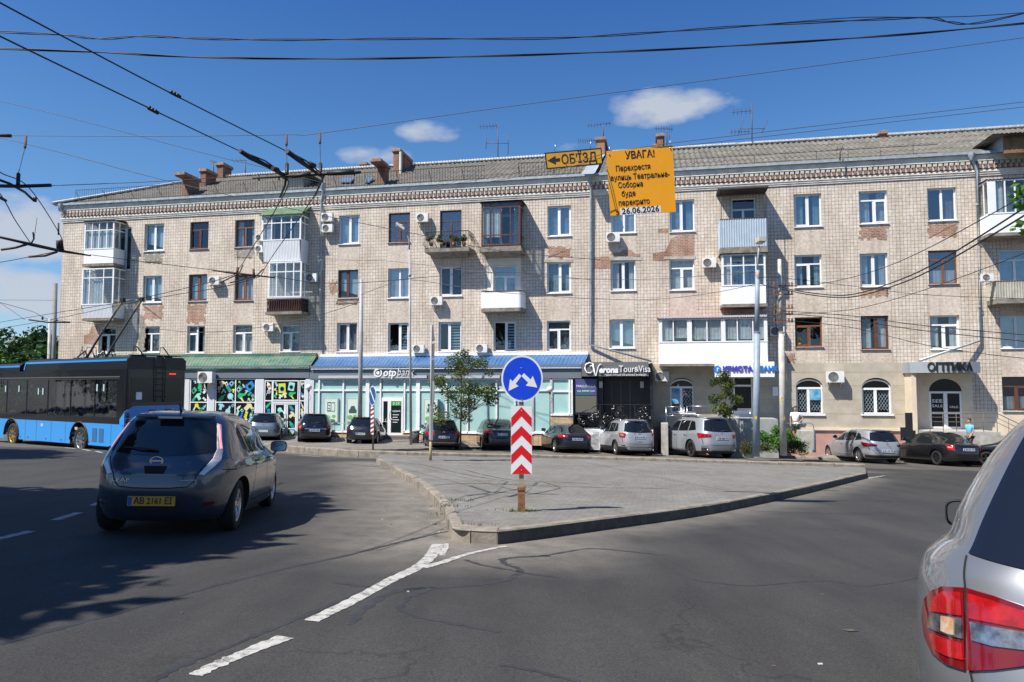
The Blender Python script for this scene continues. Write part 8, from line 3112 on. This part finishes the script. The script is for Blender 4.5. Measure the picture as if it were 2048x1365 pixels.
wire([(-60, 262, 26), (100, 300, 26), (350, 366, 26), (640, 430, 26), (820, 466, 26), (1000, 502, 26), (1200, 520, 26)], .012, 'long thin wire sloping from the left edge across the facade', mat=M_GWIRE)
wire([(100, 372, 12), (300, 364, 12), (500, 352, 12)], .006, 'thin span wire between the two black crossing fittings')
wire([(180, 510, 19), (320, 528, 20), (440, 542, 21)], .009, 'thin wire between the leaning fittings across the left balconies')
wire([(545, 553, 21), (700, 567, 24), (1000, 545, 30), (1180, 560, 36)], .01, 'faint wire from the middle fitting across the white balconies', mat=M_GWIRE)
wire([(640, 350, 11.8), (630, 390, 13), (540, 520, 19.5), (522, 552, 20.8)], .010, 'right one of two short wires dropping from the crossing to the middle fitting')
wire([(574, 356, 11.8), (565, 395, 13), (490, 520, 19.5), (470, 548, 20.8)], .010, 'left one of two short wires dropping from the crossing to the middle fitting')
wire([(522, 553, 20.8), (440, 575, 23), (283, 602, 27.4), (100, 640, 34), (-60, 668, 42)], .012, 'upper trolley wire running back from the middle fitting to the bus pole')
wire([(470, 549, 20.8), (400, 570, 23), (245, 604, 26.9), (100, 628, 32), (-60, 655, 42)], .012, 'lower trolley wire running back from the middle fitting to the bus pole')
wire([(-60, 300, 11), (0, 345, 12), (60, 378, 14), (120, 470, 17.5), (126, 498, 18.7)], .010, 'trolley wire bending down to the left fitting, right one of a pair')
wire([(-60, 330, 11), (0, 388, 13), (30, 440, 15), (62, 488, 17.6)], .010, 'trolley wire bending down to the left fitting, left one of a pair')
wire([(-60, 532, 18), (0, 525, 18), (60, 514, 18), (115, 503, 18.5)], .010, 'wire rising from the left edge to the leaning left fitting')
wire([(-60, 590, 40), (60, 622, 42), (104, 640, 43), (250, 652, 42), (420, 665, 36), (600, 640, 36), (720, 605, 38)], .014, 'wire from the left edge past the pole pair over the bus roof', mat=M_GWIRE)
wire([(-60, 600, 43), (108, 601, 44)], .012, 'level wire meeting the taller pole of the left pair', mat=M_GWIRE)
wire([(-60, 570, 41), (0, 606, 41), (50, 640, 41)], .012, 'short wire falling towards the trees at the far left', mat=M_GWIRE)
wire([(722, 590, 38.3), (770, 572, 38.2), (822, 560, 38), (1000, 585, 37), (1250, 600, 35), (1400, 590, 33.5), (1515, 568, 32.6)], .014, 'sagging wire joining the plain grey pole to the blue grey lamp post', mat=M_GWIRE)
wire([(645, 520, 39), (760, 522, 38.5), (820, 527, 38), (1000, 548, 36), (1250, 560, 35), (1515, 545, 32.6)], .012, 'thin wire crossing the facade between the upper window rows', mat=M_GWIRE)
wire([(760, 392, 30), (1060, 342, 14.2), (1240, 302, 13.1), (1500, 268, 13), (2120, 196, 13)], .006, 'upper of two thin wires holding the orange boards', mat=M_GWIRE)
wire([(760, 398, 30), (1060, 350, 14.2), (1240, 308, 13.15), (1500, 277, 13.1), (2120, 206, 13.1)], .006, 'lower of two thin wires holding the orange boards', mat=M_GWIRE)
for i, (pts, r, lab) in enumerate([
 ([(1562, 575, 33.2), (1620, 586, 31), (1700, 590, 28), (1800, 560, 24), (1900, 510, 20), (2120, 370, 14)], .022, 'heavy sagging cable from the concrete pole to the right edge, upper one'),
 ([(1562, 578, 33.2), (1620, 590, 31), (1700, 595, 28), (1800, 568, 24), (1900, 520, 20), (2120, 388, 14)], .022, 'heavy sagging cable from the concrete pole to the right edge, lower one'),
 ([(1562, 572, 33.2), (1640, 568, 31), (1740, 545, 27), (1850, 500, 22), (2120, 352, 14)], .013, 'thin sagging cable above the heavy pair at the right'),
 ([(1562, 622, 33.2), (1700, 632, 30), (1850, 652, 27), (2120, 676, 23)], .016, 'upper thin cable falling gently right from the concrete pole'),
 ([(1562, 626, 33.2), (1700, 640, 30), (1850, 662, 27), (2120, 690, 23)], .016, 'middle thin cable falling gently right from the concrete pole'),
 ([(1562, 640, 33.2), (1700, 655, 30), (1850, 690, 27), (2000, 712, 24), (2120, 722, 23)], .012, 'lowest thin cable falling right over the optician porch'),
 ([(1562, 630, 33.2), (1700, 620, 30), (1850, 580, 25), (2120, 480, 17)], .012, 'thin cable rising right from the concrete pole to the ribbed balcony'),
 ([(1515, 566, 32.6), (1540, 574, 33), (1562, 580, 33.2)], .014, 'short cable joining the blue grey post to the concrete pole'),
 ([(1515, 556, 32.6), (1562, 556, 33.2), (1700, 572, 34), (1850, 590, 34), (2120, 600, 34)], .012, 'level thin wire crossing behind the sagging cables at the right'),
]):
 wire(pts, r, lab, 'overhead_cable', 'cable')
M_FIT = pm('fitting_black', (.02, .018, .017), .6, var=.3, scale=20)
M_FITB = pm('fitting_rust', (.10, .045, .03), .8, var=.4, scale=20)
def fitting(label, parts, name='line_fitting'):
 """parts: list of (pts with depth, radius, mat index)"""
 mb = MB()
 for pts, r, m in parts: mb.tube([at(*p) for p in pts], r, 6, m)
 o = mb.build(name, [M_FIT, M_FITB])
 return tag(o, label, 'line fitting')
fitting('big black crossing fitting with long curved guides over the roof', [
 ([(480, 302, 11.0), (500, 315, 11.2), (540, 335, 11.5), (572, 356, 11.8)], [.035, .04, .03, .02], 0),
 ([(488, 305, 11.1), (530, 322, 11.4), (570, 350, 11.8)], .012, 0),
 ([(574, 303, 11.0), (600, 322, 11.3), (622, 338, 11.6), (640, 352, 11.8)], [.04, .04, .03, .02], 0),
 ([(582, 306, 11.1), (612, 322, 11.4), (648, 352, 11.8)], .012, 0),
 ([(505, 357, 11.9), (580, 352, 11.8), (650, 348, 11.8), (705, 346, 11.7), (722, 345, 11.7)], [.012, .022, .03, .035, .02], 0),
 ([(583, 353, 11.8), (622, 349, 11.8)], .035, 0), ([(655, 347, 11.75), (708, 345, 11.7)], .042, 0),
 ([(545, 337, 11.4), (556, 341, 11.5)], .04, 0), ([(618, 327, 11.5), (630, 333, 11.6)], .04, 0),
 ([(518, 352, 11.9), (518, 362, 11.9)], .012, 1), ([(558, 350, 11.9), (558, 361, 11.9)], .012, 1), ([(709, 344, 11.8), (709, 352, 11.8)], .012, 1),
 ([(572, 356, 11.8), (570, 372, 12.2), (560, 395, 13)], .02, 0), ([(640, 352, 11.8), (648, 352, 11.9), (630, 392, 13)], .018, 0)])
for px, py0, lab in ((573, 271, 'hanger with insulator above the crossing fitting, left one'), (640, 267, 'hanger with insulator above the crossing fitting, right one')):
 fitting(lab, [([(px, py0, 13.9), (px, py0 + 20, 13.2)], .022, 1), ([(px, py0 + 20, 13.2), (px + 1, 330, 12)], .006, 0), ([(px + 1, 328, 12.0), (px + 1, 350, 11.8)], .03, 0)], 'wire_hanger')
fitting('leaning black fitting beside the left corner of the block', [
 ([(-30, 468, 17), (40, 484, 17.5), (65, 490, 17.7), (120, 502, 18.7), (182, 512, 19)], [.03, .035, .045, .04, .02], 0),
 ([(62, 488, 17.6), (68, 478, 17.6), (66, 465, 17.5)], .02, 0), ([(2, 500, 17.4), (30, 496, 17.5), (55, 489, 17.6)], .03, 1),
 ([(57, 514, 18.4), (90, 512, 18.5), (115, 504, 18.6)], .03, 1), ([(118, 502, 18.7), (117, 482, 18.6)], .06, 0), ([(117, 470, 18.6), (117, 446, 18.6)], .02, 1),
 ([(74, 436, 17.6), (68, 480, 17.6)], .006, 0), ([(126, 500, 18.7), (122, 480, 18.5)], .03, 0)])
fitting('black fitting at the left edge with a hanging insulator', [
 ([(-30, 372, 12), (40, 373, 12), (102, 371, 12)], .03, 0), ([(-30, 350, 12), (20, 368, 12.2), (50, 385, 13), (68, 402, 13.5)], .022, 0),
 ([(52, 273, 13.9), (50, 296, 13.4)], .022, 1), ([(50, 296, 13.4), (36, 350, 12.2)], .006, 0), ([(37, 348, 12.1), (36, 370, 12)], .03, 0), ([(-30, 270, 13.9), (22, 272, 13.9)], .035, 1), ([(70, 395, 13.4), (70, 404, 13.4)], .03, 0), ([(-20, 385, 12.4), (12, 402, 12.8)], .025, 0)])
fitting('small black fitting in the middle of the left facade', [
 ([(425, 541, 20.8), (455, 545, 20.8), (500, 550, 20.8), (550, 556, 20.8)], [.02, .035, .03, .02], 0), ([(475, 535, 20.8), (475, 552, 20.8)], .035, 1), ([(507, 538, 20.8), (508, 556, 20.8)], .035, 1),
 ([(475, 500, 20.8), (475, 535, 20.8)], .006, 0), ([(508, 502, 20.8), (508, 538, 20.8)], .006, 0), ([(486, 530, 20.8), (478, 548, 20.8), (440, 566, 21.5)], .018, 0), ([(527, 538, 20.8), (512, 553, 20.8), (460, 566, 21.5)], .018, 0)])
fitting('splice clamp on the upper trolley wire', [([(341, 184.5, 8.6), (361, 195, 8.7)], .022, 0), ([(343, 182, 8.6), (343, 188, 8.6)], .02, 0), ([(349, 185, 8.6), (349, 190, 8.6)], .02, 0), ([(355, 188, 8.65), (355, 194, 8.65)], .02, 0)], 'wire_clamp')
fitting('splice clamp on the lower trolley wire', [([(296, 216, 8.5), (317, 227, 8.6)], .022, 0), ([(299, 213, 8.5), (299, 219, 8.5)], .02, 0), ([(305, 217, 8.5), (305, 222, 8.5)], .02, 0), ([(311, 220, 8.55), (311, 226, 8.55)], .02, 0)], 'wire_clamp')
fitting('small black crossing fitting near the pole pair far left', [([(58, 640, 41), (95, 645, 41), (140, 645, 41)], .05, 0), ([(85, 640, 41), (85, 633, 41)], .05, 0), ([(115, 640, 41), (108, 645, 41)], .05, 0)])
# ------------------------------------------------------------------ roof antennas
def antenna(px, py0, py1, label, arms, r=.032):
 u, d, z = roofpt(px, py1)
 base = fw(u, -d, z - .1)
 D = base.y
 o = tag(empty('antenna', base), label, 'antenna', 'roof antennas')
 top = at(px, py0, D) - base
 MB().tube([(0, 0, 0), (top.x, 0, top.z)], r, 6).build('mast', pm('antenna_metal', (.10, .07, .06), .6), o)
 am = MB()
 for (ax, ay, bx, by, els) in arms:
  A, B = at(ax, ay, D) - base, at(bx, by, D) - base
  am.tube([A, B], .02, 4)
  for k in range(els):
   f = (k + .5) / els
   q = A + (B - A) * f
   h = .2
   am.tube([q + Vector((-.05, -h, h * .6)), q + Vector((.05, h, -h * .6))], .012, 4)
 am.build('antenna_arm', pm('antenna_metal', (.10, .07, .06), .6), o)
antenna(996, 250, 318, 'tall roof antenna with two levels of arms left of the orange boards', [(958, 254, 996, 252, 6), (973, 287, 1017, 287, 0), (973, 274, 972, 298, 0), (1018, 262, 1016, 310, 0)])
antenna(1207, 247, 276, 'comb shaped antenna above the chimney beside the detour board', [(1174, 252, 1222, 247, 8), (1155, 282, 1190, 282, 8)])
antenna(1334, 257, 288, 'low antenna standing right above the orange notice board', [(1310, 257, 1346, 259, 7), (1340, 262, 1338, 280, 0)])
antenna(1504, 205, 291, 'tallest dark antenna on the ridge right of the boards', [(1463, 225, 1504, 222, 5), (1482, 258, 1530, 258, 0), (1478, 268, 1486, 240, 0), (1524, 266, 1536, 240, 0), (1460, 264, 1500, 264, 6)])
antenna(491, 320, 352, 'short antenna between the left chimneys and the crossing fitting', [(462, 321, 494, 322, 4)])
antenna(427, 322, 350, 'small antenna behind the third chimney from the left', [(420, 323, 436, 326, 3)])
antenna(1680, 296, 318, 'short antenna stub on the roof right of the orange boards', [(1670, 300, 1688, 298, 2)])
# ------------------------------------------------------------------ trees and bushes
def foliage(mb, blobs, n, leaf, seed, flat=.5, nm=2):
 """leaf faces scattered near the surfaces of many small clumps"""
 r = random.Random(seed)
 tot = sum(b[3] ** 2 for b in blobs)
 for bx, by, bz_, br in blobs:
  k = int(n * br * br / tot)
  m0 = r.randrange(nm)
  for _ in range(k):
   th, ph = r.uniform(0, 2 * pi), math.acos(r.uniform(-1, 1))
   rr = br * (r.random() ** .45)
   c = Vector((bx + rr * sin(ph) * cos(th), by + rr * sin(ph) * sin(th), bz_ + rr * cos(ph) * .85))
   s = leaf * r.uniform(.6, 1.3)
   a = Vector((r.gauss(0, 1), r.gauss(0, 1), r.gauss(0, .6))).normalized()
   b = a.cross(Vector((r.gauss(0, 1), r.gauss(0, 1), r.gauss(0, 1)))).normalized()
   q = [c - a * s, c - b * s * .55, c + a * s, c + b * s * .55]
   o = len(mb.v)
   mb.v += [tuple(p) for p in q]
   mb.f.append([o, o + 1, o + 2, o + 3])
   mb.m.append(m0 if r.random() < .75 else r.randrange(nm))
   mb.s.append(False)
def leafmat(name, c):
 if name in MATS: return MATS[name]
 m = pm(name, c, .55, spec=.35)
 t = m.node_tree
 b = t.nodes['Principled BSDF']
 o = [n for n in t.nodes if n.bl_idname == 'ShaderNodeOutputMaterial'][0]
 tr = N(t, 'ShaderNodeBsdfTranslucent')
 tr.inputs[0].default_value = (c[0] * 1.6, c[1] * 1.7, c[2] * .8, 1)
 mx = N(t, 'ShaderNodeMixShader')
 mx.inputs[0].default_value = .3
 t.links.new(b.outputs[0], mx.inputs[1])
 t.links.new(tr.outputs[0], mx.inputs[2])
 t.links.new(mx.outputs[0], o.inputs[0])
 return m
LM1 = [leafmat('leaf_mid', (.07, .10, .025)), leafmat('leaf_olive', (.11, .135, .035)), leafmat('leaf_dark', (.035, .06, .016))]
LM2 = [leafmat('bush_green', (.06, .16, .03)), leafmat('bush_light', (.1, .2, .04))]
LM3 = [leafmat('far_leaf_dark', (.018, .05, .012)), leafmat('far_leaf_mid', (.035, .08, .018)), leafmat('far_leaf_deep', (.014, .036, .012))]
LM4 = [leafmat('thuja_green', (.045, .075, .02)), leafmat('thuja_dry', (.09, .085, .03))]
M_BARK = pm('bark', (.09, .065, .045), .9, var=.3, scale=10)
def tree(label, base, H, crown, nblob, nleaf, leaf, seed, mats, trunk_r=.06, group=None, cz=None, spread=None, name='tree', blob_r=None, cat='tree'):
 """crown: (rx, ry, rz) of the crown envelope, centred at height cz"""
 r = random.Random(seed)
 o = tag(empty(name, base), label, cat, group)
 cz = cz or H * .6
 rx, ry, rz = crown
 blobs = []
 tk = MB()
 tk.tube([(0, 0, -.1), (r.uniform(-.05, .05), 0, H * .3), (r.uniform(-.06, .06), .03, H * .6), (0, 0, H * .92)], [trunk_r, trunk_r * .8, trunk_r * .5, trunk_r * .15], 8)
 for k in range(nblob):
  while True:
   x, y, z = r.uniform(-1, 1), r.uniform(-1, 1), r.uniform(-1, 1)
   if x * x + y * y + z * z <= 1 and x * x + y * y + z * z > .12: break
  taper = 1 - .35 * max(0, z)
  p = (x * rx * taper, y * ry * taper, cz + z * rz)
  br = (blob_r or min(rx, rz) * .32) * r.uniform(.6, 1.25)
  blobs.append((*p, br))
  zb_ = max(H * .25, p[2] - hypot(p[0], p[1]) * .9 - .1)
  zb_ = min(zb_, H * .85)
  tk.tube([(0, 0, zb_), (p[0] * .5, p[1] * .5, (zb_ + p[2]) / 2 + .03), (p[0], p[1], p[2])], [trunk_r * .3, trunk_r * .2, trunk_r * .08], 4)
 tk.build('trunk', M_BARK, o)
 fm = MB()
 foliage(fm, blobs, nleaf, leaf, seed + 1, nm=len(mats))
 fm.build('crown', mats, o)
 return o
q = at(921, 893, 37.2)
q.z = sz(q.x, q.y)
tree('young maple with loose dark green crown before the bank windows', q, 5.9, (1.8, 1.6, 2.15), 38, 7000, .06, 5, LM1, .05, cz=at(921, 775, 37.2).z - q.z, blob_r=.42)
q2 = at(1451, 880, 36.6)
q2.z = sz(q2.x, q2.y) + .3
tree('slim young tree before the blue lettered bank sign', q2, at(1451, 725, 36.6).z - q2.z, (.66, .65, 1.25), 20, 3600, .055, 8, LM1, .035, cz=at(1451, 785, 36.6).z - q2.z, blob_r=.3)
def bush(label, px, py, D, rx, rz, n, seed, mats, leaf=.06, nb=16):
 p = at(px, py, D)
 p.z = sz(p.x, p.y)
 o = tag(empty('bush', p), label, 'bush')
 r = random.Random(seed)
 bl = []
 for k in range(nb):
  a = r.uniform(0, 2 * pi)
  d = r.random() ** .5
  bl.append((cos(a) * rx * d, sin(a) * rx * d * .6, rz * r.uniform(.25, 1.0) * (1 - .35 * d), rx * .33))
 tk = MB()
 for b in bl: tk.tube([(b[0] * .2, b[1] * .2, 0), (b[0], b[1], b[2])], .012, 4)
 tk.build('stem', M_BARK, o)
 mb = MB()
 foliage(mb, bl, n, leaf, seed, nm=len(mats))
 mb.build('foliage', mats, o)
bush('bright green rounded bush between the blue grey post and the waving railing', 1558, 895, 34.6, .95, 1.25, 3600, 3, LM2)
bush('low dry green shrub at the foot of the blue grey post', 1503, 905, 33.9, .7, .55, 1800, 4, LM4, .045)
bush('low dark shrub behind the concrete pole', 1588, 905, 34.2, .75, .6, 1800, 6, LM4, .045)
FT = [(30, 652, 95, 7.5, 'large dark tree at the far left behind the pole pair'), (95, 668, 100, 6.5, 'dark tree right of the largest far one'), (-70, 690, 90, 7, 'dark tree at the very left edge'), (60, 700, 84, 5.2, 'lower mid green tree before the large far one'), (118, 690, 88, 4.5, 'small far tree touching the corner of the block'), (-10, 705, 78, 4.5, 'small pale green tree low at the left edge')]
for i, (px, py, D, R, lab) in enumerate(FT):
 t = at(px, py, D)
 H = 10.5
 base = Vector((t.x, t.y, t.z - H))
 tree(lab, base, H, (R, R * .8, 5.0), 46, 5200, .36, 60 + i, LM3 if i < 5 else LM2, .3, 'far trees at the left', cz=H - 5.0, blob_r=R * .27)
far = MB()
SH_ = Vector((-.61, -.39))
tr0 = tree('leafy street tree left of the camera shading the turning car', Vector((-12.6, 7.2, gz(-12.6, 7.2))), 11, (4.2, 4.2, 2.4), 90, 12500, .25, 91, LM1, .2, cz=8.2, blob_r=1.0)
sp_ = [(-24.6, 20.0, 'street tree left of the picture shading the far left road'), (-12.6, 4.0, 'street tree just behind the camera on the left shading the near road'), (-17, -14, 'tree behind the camera reflected in the shop glass, left one'), (2, -22, 'tree behind the camera reflected in the windows, middle one'), (18, -17, 'tree behind the camera reflected in the windows, right one')]
for x, y, lab in sp_:
 c = copy_tree(tr0)
 c.location = (x, y, gz(x, y))
 c.rotation_euler = (0, 0, x)
 c.scale = (1.0, 1.0, 1.0) if y > 0 else (1.35,) * 3
 tag(c, lab, 'tree')
t0_ = [o for o in bpy.data.objects if o.get('label', '').startswith('large dark tree at the far left')][0]
for x, y, lab in ((-46, 16, 'big tree far left of the picture mirrored in the bus side, nearest one'), (-54, 30, 'big tree far left of the picture mirrored in the bus side, middle one'), (-60, 46, 'big tree far left of the picture mirrored in the bus side, farthest one')):
 c = copy_tree(t0_)
 c.location = (x, y, gz(x, y))
 c.rotation_euler = (0, 0, x)
 tag(c, lab, 'tree', 'trees left of the picture')
q = at(2186, 700, 9.0)
q.z = gz(q.x, q.y)
tree('tree beyond the right edge with a few leaves in view', q, 6.3, (.75, .8, 1.1), 16, 900, .06, 77, LM2, .07, cz=at(2186, 378, 9.0).z - q.z, blob_r=.22)
# ------------------------------------------------------------------ small things on the pavement and the balcony
M_GLOBE = pm('globe_white', (.75, .74, .70), .35)
for i, (px, py, pyb, D, lab) in enumerate(((616, 775, 870, 40.5, 'white globe garden lamp by the sticker covered shop'), (1100, 779, 862, 38.6, 'white globe garden lamp before the right bank windows'))):
 p = at(px, pyb, D)
 p.z = sz(p.x, p.y)
 o = tag(empty('globe_lamp', p), lab, 'lamp', 'globe lamps')
 c = at(px, py, D) - p
 r = .17
 MB().ball((0, 0, c.z), r, 16).build('globe', M_GLOBE, o)
 MB().tube([(0, 0, 0), (0, 0, c.z - r)], .025, 8).lathe([(.02, c.z - r - .12), (.07, c.z - r - .02), (.06, c.z - r + .02)], n=10).tube([(.0, 0, c.z - .75), (.1, 0, c.z - .65), (.12, 0, c.z - .5), (.03, 0, c.z - .42)], .01, 4).build('post', M_BLACK, o)
p = at(829, 884, 39.0)
p.z = sz(p.x, p.y)
o = tag(empty('litter_bin', p), 'dark stone litter bin behind the slim street lamp', 'litter bin')
MB().lathe([(.0, .02), (.24, .02), (.27, .6), (.22, .6), (.2, .3), (0, .3)], n=16).build('bin_body', pm('bin_stone', (.1, .095, .09), .9, var=.3), o)
MB().lathe([(.27, .6), (.29, .62), (.29, .68), (.25, .7), (.22, .66)], n=16).build('rim', M_CONC, o)
u, z = fp(1818, 850, 1.9)
o = tag(empty('info_stand', fw(u, 1.9, wallz(u)), -YAW), 'black folding stand beside the left wall of the optician porch', 'stand')
MB().box(-.16, .16, -.04, .04, .5, fp(1818, 826, 1.9)[1] - wallz(u)).build('board', M_BLACK, o)
MB().box(-.4, -.16, -.03, .03, .5, 1.15).box(.16, .26, -.1, .1, .4, 1.0).build('side_board', M_BLACK, o)
MB().tube([(-.1, 0, 0), (-.1, 0, .5)], .02, 5).tube([(.1, 0, 0), (.1, 0, .5)], .02, 5).build('leg', M_BLACK, o)
p = at(1618, 900, 35)
o = tag(empty('low_wall', (p.x, p.y, sz(p.x, p.y)), -YAW), 'low grey wall with bent tube rail beside the man in white', 'low wall')
MB().box(-.35, .3, -.1, 1.2, 0, 1.0).build('wall_block', M_CONC, o)
MB().tube([(-1.0, -.05, 1.35), (.05, -.05, 1.38), (.2, -.05, 1.3), (.25, -.05, 1.0)], .022, 6).build('rail', M_STEEL, o)
r = random.Random(12)
for i, (px, lab) in enumerate(((862, 'leftmost'), (883, 'second from the left'), (908, 'third from the left'), (928, 'rightmost'))):
 u, z = fp(px, 492, .8)
 o = tag(empty('potted_plant', fw(u, .8, z - .02), -YAW), 'potted plant on the iron railed balcony, %s' % lab, 'plant', 'plants on the iron railed balcony')
 MB().lathe([(.0, 0), (.09, 0), (.13, .2), (.12, .2), (.1, .15), (0, .15)], n=12).build('pot', pm('terracotta', (.25, .12, .08), .8), o)
 mb = MB()
 foliage(mb, [(r.uniform(-.2, .2), r.uniform(-.15, .1), r.uniform(.3, .6), .17) for _ in range(6)], 420, .05, 30 + i, nm=2)
 mb.build('leaves', [leafmat('plant_green', (.06, .12, .03)), leafmat('plant_dark', (.04, .07, .025))], o)
u, z = fp(1600, 688, -.16)
o = tag(empty('potted_flower', fw(u, -.2, z - .1), -YAW), 'red flowering plant inside the brown framed window above the arches', 'plant')
MB().lathe([(.0, 0), (.07, 0), (.09, .15), (0, .15)], n=10).build('pot', pm('terracotta', (.25, .12, .08), .8), o)
mb = MB()
foliage(mb, [(0, 0, .28, .14)], 120, .04, 5, nm=1)
mb.build('leaves', LM2[0], o)
mb = MB()
foliage(mb, [(-.03, 0, .36, .08)], 50, .03, 6, nm=1)
mb.build('petals', pm('petal_red', (.5, .02, .03), .6), o)
r = random.Random(2)
mb = MB()
for px, py, n, h_ in ((1043, 1022, 90, KH), (915, 1000, 50, KH), (905, 1012, 40, KH), (833, 886, 60, .0), (1000, 893, 60, .2), (882, 1030, 30, 0), (960, 1050, 20, KH)):
 g = gp(px, py, h_)
 for k in range(n):
  x, y = g.x + r.gauss(0, .14), g.y + r.gauss(0, .06)
  z = (sz(x, y) if py < 900 else gz(x, y) + (KH - .015 if h_ > 0 else 0))
  a = r.uniform(0, 2 * pi)
  hh = r.uniform(.02, .07)
  mb.add([(x - .006, y, z), (x + .006, y, z), (x + cos(a) * .03, y + sin(a) * .03, z + hh)], [(0, 1, 2)])
tag(mb.build('weeds', leafmat('weed', (.09, .12, .03))), 'tufts of weeds in the paving joints and at the post foot', kind='stuff')
